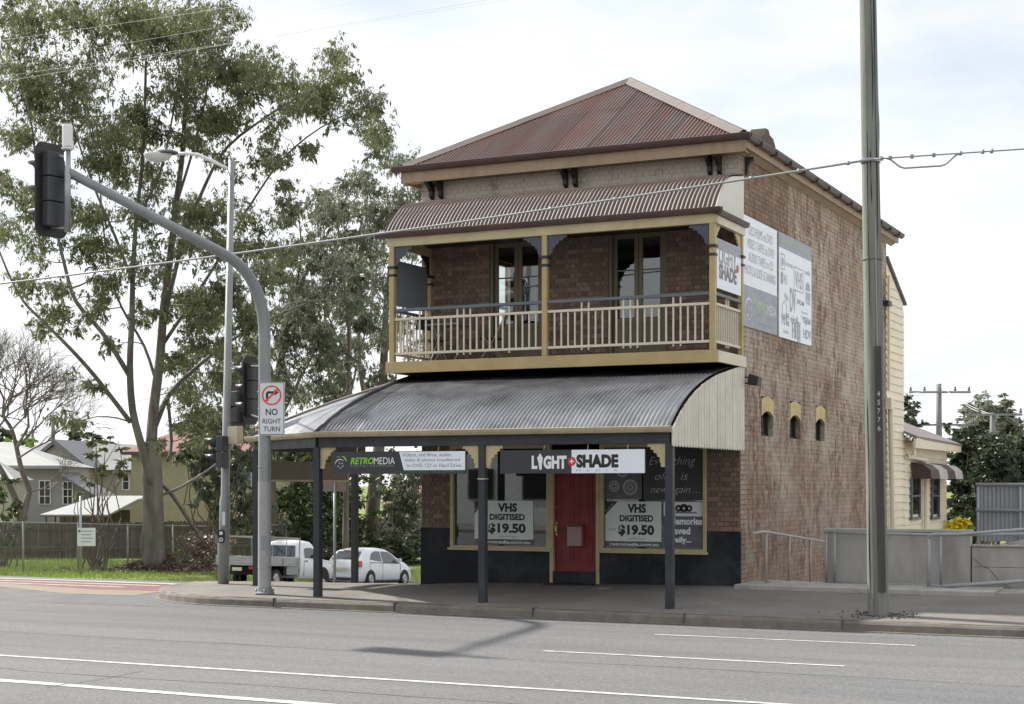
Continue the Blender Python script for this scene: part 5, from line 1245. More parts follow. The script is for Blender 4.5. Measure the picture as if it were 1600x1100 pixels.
def wheel(parent, x, y, r, sx):
    w_ = MB(); prof = [(r * .62, -.09), (r * .93, -.095), (r, -.06), (r, .06), (r * .93, .095), (r * .62, .09)]; n = 24; vs = []
    for a, h in prof:
        for j in range(n): t = 2 * math.pi * j / n; vs.append((x + h, y + a * math.cos(t), r + a * math.sin(t)))
    k = len(prof)
    w_.add(vs, [(i * n + j, i * n + (j + 1) % n, (i + 1) * n + (j + 1) % n, (i + 1) * n + j) for i in range(k - 1) for j in range(n)])
    wo = w_.build('wheel', 'tyre', parent, smooth=True)
    h = MB(); c = (x + sx * .07, y, r); vs = [(x + sx * .095, y, r)]
    for rr, dx in ((.10, .10), (.16, .075), (r * .56, .07), (r * .64, .088)):
        vs += [(x + sx * dx, y + rr * math.cos(2 * math.pi * j / n), r + rr * math.sin(2 * math.pi * j / n)) for j in range(n)]
    fs = [(0, 1 + j, 1 + (j + 1) % n) for j in range(n)] + [(1 + i * n + j, 1 + i * n + (j + 1) % n, 1 + (i + 1) * n + (j + 1) % n, 1 + (i + 1) * n + j) for i in range(3) for j in range(n)]
    h.add(vs, fs); h.build('rim', 'hub', wo)
    m = MB()
    for j in range(8):
        a = 2 * math.pi * j / 8; rr = r * .42; m.box(x + sx * .078 - .008, x + sx * .078 + .008, y + rr * math.cos(a) - .02, y + rr * math.cos(a) + .02, r + rr * math.sin(a) - .02, r + rr * math.sin(a) + .02)
    m.build('rim_slot', 'under_black', wo)
def arch(parent, wfun, y, zc, r, n=16):
    """dark wheel arch let into the flank"""
    for sx in (1, -1):
        m = MB(); vs = [(sx * (wfun(y) + .004), y, zc)]
        for i in range(n + 1):
            a = R(-15 + 210 * i / n); vs.append((sx * (wfun(y) + .004), y + r * math.cos(a), max(.2, zc + r * math.sin(a))))
        m.add(vs, [(0, 1 + i, 2 + i) for i in range(n)]); m.build('wheel_arch', 'under_black', parent)
def sidewin(parent, poly, wfun, belt, top_w, name='window', mat='car_glass', off=.006):
    for sx in (1, -1):
        m = MB(); vs = []
        for y, z, zt in poly:
            w_ = wfun(y) * .975; vs.append((sx * (w_ - max(0, z - belt) * top_w + off), y, z))
        m.add(vs, [tuple(range(len(vs)))]); m.build(name, mat, parent)
def place(v, loc, pitch, rz=0):
    v.location = loc; v.rotation_euler = (pitch, 0, rz)
# ---- white hatchback (length 4.2)
hb = thing('hatchback', (0, 0, 0), 'white five-door hatchback parked nose away on the side street', 'car')
wf = lambda y: .85 * (1 - .16 * smooth01(1.25, 2.1, y) ** 1.5 - .10 * smooth01(-1.5, -2.1, y))
top = [(-2.1, .74), (-2.05, .93), (-1.93, 1.03), (-1.48, 1.38), (-1.28, 1.455), (-.8, 1.515), (-.25, 1.53), (.2, 1.47), (.6, 1.30), (1.12, 1.03), (1.45, .955), (1.8, .83), (2.0, .70), (2.1, .48)]
belt = [(-2.1, .70), (-1.9, .95), (-1.2, .97), (0, .93), (.9, .90), (1.2, .90), (1.8, .78), (2.1, .46)]
body = body_mesh(shell(top, belt, .20, wf, .36, 56, -2.1, 2.1)).build('body', 'car_white', hb, smooth=True)
sidewin(hb, [(-1.30, 1.06, 0), (-.42, .985, 0), (-.42, 1.40, 0), (-.80, 1.40, 0), (-1.08, 1.32, 0)], wf, .95, .36)
sidewin(hb, [(-.34, .96, 0), (.92, .945, 0), (.60, 1.20, 0), (.22, 1.38, 0), (-.34, 1.40, 0)], wf, .95, .36)
MB().add([(-.62, -1.915, 1.06), (.62, -1.915, 1.06), (.53, -1.505, 1.385), (-.53, -1.505, 1.385)], [(0, 1, 2, 3)]).build('rear_window', 'car_glass', hb)
MB().add([(-.58, .63, 1.315), (.58, .63, 1.315), (.68, 1.10, 1.05), (-.68, 1.10, 1.05)], [(0, 1, 2, 3)]).build('windscreen', 'car_glass', hb)
for sx in (1, -1):
    MB().prism([(sx * .62, .80), (sx * .83, .78), (sx * .80, 1.02), (sx * .66, .98)], 'y', -2.115, -1.86).build('tail_light', 'tail_red', hb, bevel=.02)
    MB().prism([(sx * .55, .60), (sx * .74, .64), (sx * .72, .76), (sx * .52, .70)], 'y', 1.86, 2.02).build('headlight', 'lamp_glass', hb)
    MB().box(sx * .95 - .09, sx * .95 + .09, .66, .76, .98, 1.12).build('mirror', 'car_white', hb, bevel=.02)
    for y in (-.35, .62): MB().box(sx * .853 - .008, sx * .853 + .008, y - .30, y - .14, .83, .86).build('door_handle', 'car_white', hb)
MB().box(-.26, .26, -2.13, -2.10, .62, .74).build('number_plate', 'plate', hb)
MB().box(-.80, .80, -2.14, -2.02, .24, .46).build('bumper', 'car_white', hb, bevel=.03)
MB().box(-.7, .7, -2.0, 1.9, .14, .24).build('underside', 'under_black', hb)
for y in (-1.28, 1.32):
    arch(hb, wf, y, .31, .36)
    for sx in (1, -1): wheel(hb, sx * .79, y, .31, sx)
# ---- white tray-back ute (length 5.1)
ut = thing('tray_ute', (0, 0, 0), 'white single-cab utility with silver drop-side tray and ladder rack on the side street', 'truck')
wu = lambda y: .84 * (1 - .10 * smooth01(2.0, 2.55, y))
top = [(-.02, 1.02), (.0, 1.05), (.06, 1.62), (.16, 1.71), (.5, 1.755), (.85, 1.72), (1.02, 1.62), (1.45, 1.16), (1.6, 1.09), (2.2, 1.02), (2.45, .90), (2.55, .62)]
belt = [(-.02, 1.0), (.3, 1.07), (1.35, 1.05), (1.6, 1.02), (2.2, .92), (2.55, .56)]
body_mesh(shell(top, belt, .36, wu, .20, 40, -.02, 2.55)).build('cab', 'car_white', ut, smooth=True)
sidewin(ut, [(.30, 1.10, 0), (1.32, 1.10, 0), (.98, 1.56, 0), (.34, 1.60, 0)], wu, 1.06, .20)
MB().add([(-.60, -.028, 1.14), (.60, -.028, 1.14), (.56, .052, 1.56), (-.56, .052, 1.56)], [(0, 1, 2, 3)]).build('rear_window', 'car_glass', ut)
MB().add([(-.60, 1.06, 1.60), (.60, 1.06, 1.60), (.72, 1.46, 1.17), (-.72, 1.46, 1.17)], [(0, 1, 2, 3)]).build('windscreen', 'car_glass', ut)
tr = MB().box(-.90, .90, -2.85, -.12, .80, .86).build('tray', 'tray_metal', ut)
for sx in (1, -1):
    for k in range(3): MB().box(sx * .90 - .015, sx * .90 + .015, -2.85, -.12, .862 + k * .088, .945 + k * .088).build('side_board', 'tray_metal', tr, bevel=.01)
    for y in (-2.2, -1.3, -.35): MB().box(sx * .922 - .012, sx * .922 + .012, y - .02, y + .02, .84, 1.08).build('latch', 'steel', tr)
for k in range(3): MB().box(-.885, .885, -2.87, -2.84, .862 + k * .088, .945 + k * .088).build('tail_board', 'tray_metal', tr, bevel=.01)
hb_ = MB()
for x in (-.86, .86): hb_.box(x - .02, x + .02, -.16, -.12, .86, 1.80)
hb_.box(-.84, .84, -.16, -.12, 1.76, 1.80).box(-.84, .84, -.16, -.12, 1.1, 1.14)
for k in (-.3, .3): hb_.box(k - .012, k + .012, -.15, -.13, 1.14, 1.76)
hb_.build('headboard', 'tray_metal', tr)
m = MB()
for x in (-.86, .86): m.box(x - .02, x + .02, -2.82, -2.78, 1.12, 1.80).box(x - .02, x + .02, -2.82, -.14, 1.80, 1.84)
m.box(-.84, .84, -2.82, -2.78, 1.80, 1.84); m.build('ladder_rack', 'rail_beige', tr)
MB().box(-.45, .45, -2.3, -.1, .45, .79).build('chassis', 'under_black', ut)
MB().box(.55, .86, -.95, -.2, .48, .78).build('tool_box', 'steel', ut, bevel=.01)
MB().box(-.86, -.55, -.95, -.2, .48, .78).build('tool_box', 'steel', ut, bevel=.01)
for sx in (1, -1):
    MB().box(sx * .72 - .14, sx * .72 + .14, -2.02, -1.98, .45, .80).box(sx * .72 - .14, sx * .72 + .14, -1.14, -1.10, .45, .80).build('mudguard', 'signal_black', ut)
    MB().box(sx * .66 - .14, sx * .66 + .14, -2.89, -2.86, .66, .76).build('tail_light', 'tail_red', ut)
    MB().prism([(sx * .50, .74), (sx * .76, .74), (sx * .76, .90), (sx * .50, .88)], 'y', 2.42, 2.52).build('headlight', 'lamp_glass', ut)
    MB().box(sx * .97 - .10, sx * .97 + .10, 1.12, 1.20, 1.12, 1.30).build('mirror', 'signal_black', ut, bevel=.02)
    MB().box(sx * .843 - .008, sx * .843 + .008, .32, .48, .98, 1.02).build('door_handle', 'signal_black', ut)
MB().box(-.2, .2, -2.84, -2.82, .60, .72).build('number_plate', 'plate', ut)
MB().box(-.80, .80, 2.48, 2.60, .42, .60).build('bumper', 'signal_black', ut, bevel=.03)
for y in (-1.56, 1.60):
    if y > 0: arch(ut, wu, y, .36, .43)
    for sx in (1, -1): wheel(ut, sx * .74, y, .34, sx)
# panel gaps, trims and small fittings
for sx in (1, -1):
    for y, z0, z1 in ((-1.36, .55, 1.0), (-.38, .30, .95), (.98, .30, .92)): MB().box(sx * wf(y) - .004, sx * wf(y) + .004, y - .007, y + .007, z0, z1).build('panel_gap', 'under_black', hb)
    MB().bar((sx * .853, -1.3, .955), (sx * .84, .95, .925), .012, .02).build('window_trim', 'signal_black', hb)
    MB().box(sx * .80 - .03, sx * .80 + .03, -1.0, 1.0, .20, .27).build('sill', 'signal_grey', hb)
    for y, z0, z1 in ((.24, .45, 1.05), (1.36, .62, 1.04)): MB().box(sx * wu(y) - .004, sx * wu(y) + .004, y - .008, y + .008, z0, z1).build('panel_gap', 'under_black', ut)
    MB().box(sx * .60 - .2, sx * .60 + .2, -2.135, -2.12, .28, .34).build('reflector', 'tail_red', hb)
MB().box(-.3, .3, -1.50, -1.44, 1.39, 1.42).build('brake_light', 'tail_red', hb)
MB().bar((-.05, -1.925, 1.09), (.36, -1.83, 1.17), .02, .02).build('wiper', 'signal_black', hb)
MB().box(-.7, .7, -2.145, -2.125, .24, .36).build('bumper_insert', 'signal_grey', hb)
place(hb, (-24.75, 28.9, z_street(28.9) + .01), math.atan2(z_street(30.2) - z_street(27.6), 2.6), R(-1))
place(ut, (-24.85, 22.7, z_street(22.7) + .01), math.atan2(z_street(24.6) - z_street(21.4), 3.2), R(1))
# ================================================================ trees and shrubs
def leaves(name, mat, parent, C, size, hang=.7, wide=.3, flat_=0.):
    """leaf-sized folded blades at the points C: mostly hanging, each turned its own way"""
    n = len(C); a = rng.uniform(0, 6.283, n); ln = size * np.exp(rng.normal(0, .38, n))
    d = np.stack([np.cos(a) * (1 - hang), np.sin(a) * (1 - hang), -hang * rng.uniform(.2, 1.3, n)], 1) + rng.normal(0, .28, (n, 3))
    d /= np.linalg.norm(d, axis=1)[:, None]
    r = rng.normal(0, 1, (n, 3)); sd = np.cross(d, r); sd /= np.linalg.norm(sd, axis=1)[:, None]
    L_ = d * ln[:, None]; S = sd * (ln * wide * .5)[:, None]
    v = np.stack([C, C + L_ * .45 + S, C + L_, C + L_ * .45 - S], 1).reshape(-1, 3)
    return raw(name, v, np.arange(n * 4).reshape(-1, 4), 4, mat, parent)
def clump_pts(c, r, n, squash=.75):
    p = rng.normal(0, 1, (n, 3)); p /= np.linalg.norm(p, axis=1)[:, None]; p *= (rng.uniform(0, 1, n) ** .45)[:, None] * r
    p[:, 2] *= squash; return p + np.array(c)
def wobble(a, b, n, amp):
    a, b = Vector(a), Vector(b); L_ = (b - a).length; pts = [a]
    for i in range(1, n):
        t = i / n; p = a.lerp(b, t); p += Vector((random.gauss(0, 1), random.gauss(0, 1), random.gauss(0, .6))) * amp * L_ * math.sin(math.pi * t); pts.append(p)
    return pts + [b]
def smooth_path(pts, rad, k=3):
    P, Q = [], []
    for i in range(len(pts) - 1):
        p0 = pts[max(0, i - 1)]; p1, p2 = pts[i], pts[i + 1]; p3 = pts[min(len(pts) - 1, i + 2)]
        for j in range(k):
            t = j / k; P.append(.5 * ((2 * p1) + (p2 - p0) * t + (2 * p0 - 5 * p1 + 4 * p2 - p3) * t * t + (3 * p1 - p0 - 3 * p2 + p3) * t ** 3)); Q.append(rad[i] + (rad[i + 1] - rad[i]) * t)
    return P + [pts[-1]], Q + [rad[-1]]
def tree(name, label, d0, limbs, clumps, dens, leaf, lsize, bk, group=None, px=1., spread=1., subs=3, wide=.3, hang=.7, base=None, extra_twigs=2):
    """limbs: pixel polylines [(x, y, depth offset)], start and end radius; clumps: foliage masses (x, y, radius) hung on the nearest wood"""
    t = thing(name, base if base is not None else atd(limbs[0][0][0][0], limbs[0][0][0][1], d0), label, 'tree', group)
    wood = []
    def limb(m, pts, r0, r1, n=8):
        k = len(pts); P, Q = smooth_path(pts, [r0 + (r1 - r0) * (i / (k - 1)) ** .8 for i in range(k)])
        m.tube(P, Q, n); wood.extend((p, q) for p, q in zip(P, Q))
    for li, (pl, r0, r1) in enumerate(limbs):
        r0, r1 = (r0 * .92, r1) if li == 0 else (r0 * .68, r1 * .75)
        m = MB(); limb(m, [atd(x, y, d0 + dd) for x, y, dd in pl], r0, r1, 12 if r0 > .15 else 7)
        m.build('trunk' if li == 0 else 'limb', bk, t, smooth=True)
    tw = MB(); pts = []; base_wood = list(wood)
    sc = d0 / F
    for x, y, r in clumps:
        for k in range(subs):
            rr = r * px * sc * random.uniform(.38, .62)
            c = atd(x + random.gauss(0, r * .45), y + random.gauss(0, r * .36), d0 + random.gauss(0, spread))
            # twig from the nearest wood that lies lower
            best = min(base_wood, key=lambda w_: (w_[0] - c).length + max(0, w_[0].z - c.z) * 1.2)
            L_ = (best[0] - c).length
            if L_ > .15:
                q = min(best[1] * .55, .012 + .010 * L_); path = wobble(best[0], c, 4, .09); k_ = len(path)
                P, Q = smooth_path(path, [q + (.008 - q) * i / (k_ - 1) for i in range(k_)], 2); tw.tube(P, Q, 5, False)
                base_wood.extend((p, s_) for p, s_ in zip(P[len(P) // 3:], Q[len(P) // 3:]))
            for e in range(extra_twigs):
                e_ = c + Vector((random.gauss(0, 1), random.gauss(0, 1), random.gauss(.1, .7))) * rr * .8; tw.tube([c, c.lerp(e_, .5) + Vector((0, 0, .05 * rr)), e_], [.009, .007, .004], 4, False)
            n = int(dens * (r * random.uniform(.5, 1.25)) ** 2 / 100 * 3 / subs)
            k2 = max(4, n // 14)
            for s_ in range(k2):   # leaf sprays inside the mass leave gaps between them
                cc = np.array(c) + rng.normal(0, .80, 3) * rr * np.array([1, 1, .7]); pts.append(clump_pts(cc, rr * random.uniform(.16, .42), max(5, int(n / k2 * random.uniform(.5, 1.5))), .9))
    if tw.v: tw.build('twigs', bk, t, smooth=True, fix=False)['kind'] = 'stuff'
    leaves('crown', leaf, t, np.concatenate(pts), lsize, hang, wide)
    return t
# ---- the big gum at the left
D = 60.
gum_limbs = [
    ([(241, 888, 0), (240, 840, 0), (239, 780, 0), (237, 720, 0), (236, 690, 0)], .46, .36),
    ([(238, 760, -.2), (222, 700, -.4), (207, 640, -.6), (203, 570, -.6), (206, 500, -.2), (208, 420, .2), (213, 340, .5), (222, 260, .6), (226, 180, .5), (228, 90, .4)], .26, .06),
    ([(236, 700, 0), (240, 640, .3), (250, 560, .6), (256, 480, .8), (266, 400, 1), (275, 320, 1.2), (285, 240, 1.2), (290, 160, 1.2), (294, 70, 1), (296, -40, 1)], .33, .07),
    ([(204, 660, -.6), (150, 590, -1.2), (110, 545, -1.5), (65, 500, -1.6), (36, 470, -1.8), (10, 420, -2), (-25, 330, -2)], .14, .04),
    ([(204, 590, -.5), (160, 520, -1.2), (118, 470, -1.6), (100, 410, -1.6), (85, 350, -1.4), (60, 280, -1.2), (50, 200, -1), (30, 110, -1)], .15, .035),
    ([(242, 665, .3), (262, 620, 1.2), (290, 590, 2.0), (330, 555, 2.4), (380, 520, 2.8), (440, 490, 3), (490, 470, 3)], .19, .04),
    ([(256, 500, .8), (285, 380, 1.6), (320, 290, 2.2), (355, 230, 2.4), (420, 180, 2.6), (470, 150, 2.4), (530, 110, 2.2)], .15, .03),
    ([(253, 540, .8), (300, 470, 1.8), (345, 400, 2.6), (385, 330, 3), (440, 250, 3.2), (500, 200, 3), (560, 170, 2.8)], .12, .03),
    ([(262, 620, 1), (268, 690, 1.2), (262, 720, .6)], .10, .08),
    ([(207, 440, 0), (180, 370, -.8), (150, 300, -1.4), (125, 230, -1.8), (100, 150, -2), (85, 60, -2)], .10, .025),
    ([(213, 345, .5), (250, 270, 0), (268, 190, -.5), (280, 110, -1), (270, 30, -1)], .09, .025),
    ([(275, 320, 1.2), (300, 240, .6), (318, 170, .2), (330, 90, 0), (345, 10, 0)], .09, .03),
    ([(245, 600, .4), (225, 540, 1.6), (190, 480, 2.2), (170, 420, 2.6), (160, 340, 2.8), (150, 240, 2.6), (120, 130, 2.4)], .10, .025),
    ([(248, 775, .1), (285, 760, .8), (325, 735, 1.2), (350, 715, 1.4)], .10, .05),
    ([(250, 755, .2), (270, 775, .8), (300, 820, 1.4), (320, 850, 1.8), (330, 868, 2)], .10, .13),
    ([(233, 880, .1), (222, 850, -.1), (232, 800, 0)], .20, .1),
]
gum_clumps = [(30, 30, 50), (100, 20, 50), (180, 20, 45), (20, 110, 45), (60, 150, 40), (130, 120, 46), (120, 165, 46), (250, 40, 60), (300, 30, 50), (352, 22, 30), (215, 80, 40), (280, 90, 50), (320, 70, 40), (330, 110, 40), (370, 130, 48), (400, 110, 38), (430, 115, 42), (460, 135, 42), (522, 92, 34), (545, 112, 24), (505, 140, 40), (480, 160, 30), (540, 180, 38), (570, 190, 36), (590, 212, 28), (155, 205, 42), (200, 215, 40), (110, 205, 36), (20, 215, 30), (230, 185, 40), (290, 155, 40), (340, 190, 40), (380, 175, 40), (310, 215, 30), (420, 195, 28), (150, 255, 32), (190, 275, 36), (240, 265, 36), (350, 245, 26), (400, 268, 34), (432, 250, 24), (40, 310, 36), (90, 335, 40), (15, 350, 40), (150, 330, 36), (220, 325, 38), (290, 335, 34), (340, 325, 34), (400, 335, 34), (450, 330, 26), (60, 390, 36), (130, 395, 36), (200, 395, 40), (270, 385, 36), (330, 385, 36), (390, 390, 36), (440, 385, 28), (70, 485, 32), (110, 500, 26), (60, 512, 18), (180, 445, 34), (240, 435, 36), (310, 455, 34), (360, 465, 36), (420, 440, 28), (142, 590, 22), (110, 655, 24), (128, 668, 18), (310, 525, 30), (350, 545, 34), (390, 505, 34), (415, 545, 28), (305, 605, 28), (252, 690, 16), (330, 640, 30), (290, 665, 24), (10, 20, 40), (5, 280, 30), (280, 480, 30), (330, 500, 30), (370, 590, 28), (280, 560, 24), (395, 580, 28), (345, 600, 26), (310, 680, 22), (160, 480, 26), (215, 490, 24), (170, 540, 18), (45, 440, 26), (95, 450, 22), (250, 500, 24), (480, 230, 20), (450, 290, 20)]
tree('gum_tree', 'big pale-trunked gum tree with forking limbs behind the wire fence', D, gum_limbs, gum_clumps, 72, 'leaf_gum', .138, 'bark_gum', spread=2.2, subs=4, wide=.28, hang=.75, extra_twigs=4)
# ---- trees behind the awning
def tall(label, d, x0, yb, stems, clumps, dens=20, r0=.28, leaf='leaf_grey', **k):
    tree('roadside_tree', label, d, stems, clumps, dens * 4.0, leaf, .17, 'bark_dark', 'trees along the side street', spread=1.8, base=atd(x0, yb, d), wide=.30, hang=.8, **k)
tall('tall tree with a thick rough trunk behind the white hatchback', 80, 580, 868,
     [([(580, 872, 0), (582, 800, 0), (590, 720, 0), (596, 650, 0), (600, 560, 0), (604, 470, 0), (615, 380, .5), (630, 300, .5)], .50, .05), ([(594, 690, 0), (570, 620, -1), (560, 540, -1), (565, 460, -1), (560, 380, -1.5), (575, 300, -1)], .24, .04), ([(600, 560, 0), (630, 480, 1), (645, 400, 1.5), (650, 330, 1)], .12, .03)],
     [(640, 262, 26), (600, 250, 30), (575, 290, 30), (620, 310, 36), (645, 300, 24), (600, 350, 40), (560, 340, 34), (640, 360, 30), (585, 400, 40), (625, 410, 36), (550, 420, 34), (600, 455, 34), (640, 460, 28), (570, 480, 34), (610, 520, 28), (560, 540, 28), (585, 580, 24)])
tall('leafy forked tree between the bent signal pole and the shop balcony', 74, 425, 850,
     [([(428, 856, 0), (424, 780, 0), (420, 700, 0), (432, 600, 0), (452, 500, 0), (480, 420, .5), (520, 350, 1), (560, 270, 1)], .36, .03), ([(422, 710, 0), (445, 640, 1), (480, 570, 1.6), (520, 500, 2), (555, 440, 2)], .15, .03), ([(432, 600, 0), (405, 520, -1), (390, 440, -1.4), (380, 360, -1.6)], .13, .03), ([(455, 490, 0), (470, 400, -1), (465, 320, -1.5)], .1, .03)],
     [(470, 330, 28), (500, 310, 30), (520, 360, 34), (480, 380, 34), (450, 400, 30), (530, 410, 32), (500, 440, 36), (455, 460, 34), (420, 420, 26), (540, 470, 30), (480, 500, 36), (440, 530, 30), (510, 540, 34), (470, 570, 32), (420, 590, 28), (500, 600, 28), (450, 630, 30), (540, 590, 24), (410, 650, 26), (400, 480, 24)])
tall('thin straight-stemmed tree left of the balcony, in front of the paler trunks', 70, 540, 860,
     [([(540, 862, 0), (541, 760, 0), (543, 640, 0), (546, 540, 0), (540, 460, 0), (530, 380, 0), (528, 320, 0)], .17, .03), ([(543, 640, 0), (560, 560, .5), (580, 480, .8), (590, 410, 1)], .08, .02), ([(545, 560, 0), (515, 500, -.5), (500, 440, -.8)], .08, .02)],
     [(530, 330, 24), (545, 380, 28), (515, 410, 28), (560, 440, 28), (525, 480, 30), (500, 510, 26), (570, 510, 24), (545, 560, 24), (520, 620, 22)], 18)
tall('slender grey tree close behind the balcony corner post', 84, 512, 850,
     [([(512, 856, 0), (514, 740, 0), (518, 640, 0), (510, 540, 0), (505, 440, 0), (500, 350, 0)], .16, .03), ([(516, 650, 0), (490, 560, 0), (470, 480, .5)], .08, .02), ([(650, 700, 0), (640, 600, 0), (636, 500, 0), (640, 420, 0)], .13, .03)],
     [(470, 440, 30), (500, 470, 28), (480, 520, 30), (515, 560, 26), (640, 440, 24), (630, 500, 26), (645, 540, 20), (600, 600, 20), (470, 610, 26), (430, 680, 24), (480, 660, 24)], 18)
tall('many-stemmed sapling tree just right of the big gum, behind the lamp pole', 70, 345, 868,
     [([(345, 872, 0), (340, 790, 0), (345, 710, 0), (360, 640, 0), (375, 560, 0), (395, 480, 0), (405, 400, 0)], .15, .025), ([(342, 760, 0), (320, 690, .5), (305, 610, .8), (300, 540, 1), (310, 460, 1)], .09, .02), ([(350, 690, 0), (385, 640, -.5), (415, 580, -1), (440, 520, -1)], .08, .02), ([(362, 630, 0), (345, 560, .5), (335, 490, .8)], .07, .02)],
     [(300, 480, 26), (340, 510, 28), (380, 540, 30), (420, 500, 28), (300, 560, 26), (350, 590, 28), (400, 610, 28), (330, 645, 26), (380, 665, 26), (290, 620, 22), (425, 645, 26), (445, 585, 26), (400, 430, 24), (360, 440, 24), (310, 710, 20), (400, 720, 22), (360, 740, 20)], 17)
# ---- shrubs and undergrowth
def shrub(name, label, d, blobs, leaf, dens, size, cat='shrub', group=None, stems=5, hang=.3, wide=.45, spread=.6):
    b = atd(blobs[0][0], blobs[0][1] + blobs[0][2], d); b.z = gz(b.x, b.y)
    t = thing(name, b, label, cat, group); pts = []; m = MB()
    for x, y, r in blobs:
        c = atd(x, y, d + random.gauss(0, spread)); rr = r * d / F; n = int(dens * r * r / 10)
        k = max(3, n // 18); n = int(n * 1.6)
        for s_ in range(k): pts.append(clump_pts(np.array(c) + rng.normal(0, .62, 3) * rr, rr * random.uniform(.18, .4), max(5, n // k)))
        for s_ in range(2): m.tube(wobble(b + Vector((random.gauss(0, .15), random.gauss(0, .15), 0)), c, 4, .08), [.04, .033, .026, .02, .01], 5, False)
    m.build('stems', 'bark_dark', t, fix=False); leaves('foliage', leaf, t, np.concatenate(pts), size, hang, wide)
    return t
shrub('hedge_shrub', 'dense dark green bush behind the silver tray of the ute', 76, [(470, 760, 34), (450, 720, 30), (490, 720, 30), (470, 800, 34), (505, 770, 30), (445, 785, 24), (500, 810, 26), (460, 835, 26)], 'leaf_bush', 7, .20)
shrub('hedge_shrub', 'dark green bush between the two white parked vehicles, behind the fence', 78, [(540, 780, 30), (530, 740, 28), (555, 750, 26), (535, 820, 30), (520, 850, 24), (556, 830, 24)], 'leaf_bush', 7, .20)
shrub('hedge_shrub', 'loose grey-green bush at the left edge of the shop front, behind the hatchback', 78, [(625, 740, 28), (640, 770, 26), (612, 780, 26), (635, 810, 26), (650, 730, 22), (615, 830, 26), (645, 845, 22)], 'leaf_grey', 7, .20, hang=.7)
shrub('hedge_shrub', 'low dark undergrowth along the fence behind the parked vehicles', 74, [(430, 850, 18), (455, 858, 18), (480, 852, 20), (505, 858, 18), (530, 862, 18), (560, 858, 18), (585, 862, 18), (610, 858, 20), (635, 862, 20), (655, 850, 18), (645, 880, 16), (620, 885, 14), (415, 830, 16), (655, 885, 14)], 'leaf_dark', 9, .16)
shrub('hedge_shrub', 'olive sapling thicket to the right of the big gum trunk', 66, [(330, 700, 24), (360, 690, 22), (300, 720, 22), (320, 760, 22), (350, 750, 22), (380, 720, 22), (390, 770, 24), (370, 800, 24), (400, 820, 22), (340, 800, 16), (310, 690, 22), (345, 670, 22), (380, 680, 20), (290, 700, 14)], 'leaf_grey', 8, .20, hang=.7)
shrub('hedge_shrub', 'light green bush low against the timber fence at the left edge', 64, [(8, 765, 14), (2, 800, 18), (20, 790, 12), (30, 825, 12), (8, 840, 14)], 'leaf_bush', 6, .16)
shrub('hedge_shrub', 'small bright shrub sprouting beside the brush pile under the gum', 61, [(272, 875, 9), (285, 868, 8), (292, 880, 7)], 'leaf_lime', 9, .12)
shrub('garden_sapling', 'thin open sapling in front of the white shed roof', 64, [(150, 720, 16), (165, 700, 12), (180, 735, 14), (130, 760, 12), (120, 775, 10), (185, 690, 12), (150, 690, 12), (195, 715, 10)], 'leaf_gum', 3.2, .18, 'tree')
shrub('far_tree', 'yellow-green treetop above the far house roofs', 150, [(38, 690, 14), (50, 694, 10), (25, 692, 10)], 'leaf_lime', 8, .4, 'tree')
for bl, lab in (([(120, 690, 12), (135, 684, 12), (148, 690, 10)], 'dark round treetop just left of the gum above the grey roof'), ([(5, 684, 12), (-8, 680, 14), (18, 688, 10)], 'dark treetop at the left edge above the white roof'), ([(300, 664, 16), (330, 668, 16), (360, 672, 14), (280, 672, 12)], 'dark treetops behind the red tiled roof')):
    shrub('far_tree', lab, 170, bl, 'leaf_dark', 8, .5, 'tree', 'far treetops')
# ---- bare tree at the left
def bare():
    d = 64.; t = thing('bare_tree', atd(35, 822, d), 'leafless brown tree with a fan of fine twigs at the left edge', 'tree')
    m = MB(); mains = [([(35, 822, 0), (30, 800, 0), (20, 770, 0), (2, 735, -.4), (-20, 700, -.6)], .17, .09), ([(34, 815, 0), (42, 780, .2), (45, 765, .3), (34, 735, .4), (26, 700, .4), (18, 670, .5), (4, 650, .5)], .15, .06)]
    tips = []
    def go(p, dirv, r, L_, depth, mm):
        q = p + dirv * L_; mid = p.lerp(q, .5) + Vector((random.gauss(0, 1), random.gauss(0, 1), random.gauss(0, 1))) * L_ * .07
        mm.tube([p, mid, q], [r, r * .85, r * .7], 5, False)
        if depth == 0: return
        for k in range(3 if depth > 2 else 2 + (random.random() < .5)):
            nd = (dirv + Vector((random.gauss(0, .45), random.gauss(0, .45), random.gauss(.12, .35)))).normalized(); go(p.lerp(q, random.uniform(.5, 1)), nd, r * .62, L_ * random.uniform(.68, .9), depth - 1, mm)
    for pl, r0, r1 in mains:
        pts = [atd(x, y, d + o) for x, y, o in pl]; k = len(pts); P, Q = smooth_path(pts, [r0 + (r1 - r0) * i / (k - 1) for i in range(k)]); m.tube(P, Q, 9)
    m.build('trunk', 'bark_bare', t, smooth=True)
    m = MB()
    for x, y, dx, dz, r, L_ in ((26, 700, .9, .9, .05, 1.5), (26, 700, .3, 1, .06, 1.6), (18, 672, .7, 1, .045, 1.3), (4, 650, -.2, 1, .05, 1.5), (4, 650, .4, 1, .05, 1.4), (48, 768, 1, .35, .035, .8), (-20, 700, .2, 1, .06, 1.8), (-20, 700, .5, .8, .06, 1.6), (30, 715, 1, .55, .04, 1.5), (20, 680, -.5, .8, .04, 1.3)):
        go(atd(x, y, d), Vector((CT * dx, ST * dx, dz)).normalized(), r, L_, 5, m)
    m.build('twigs', 'bark_bare', t, fix=False)['kind'] = 'stuff'
bare()
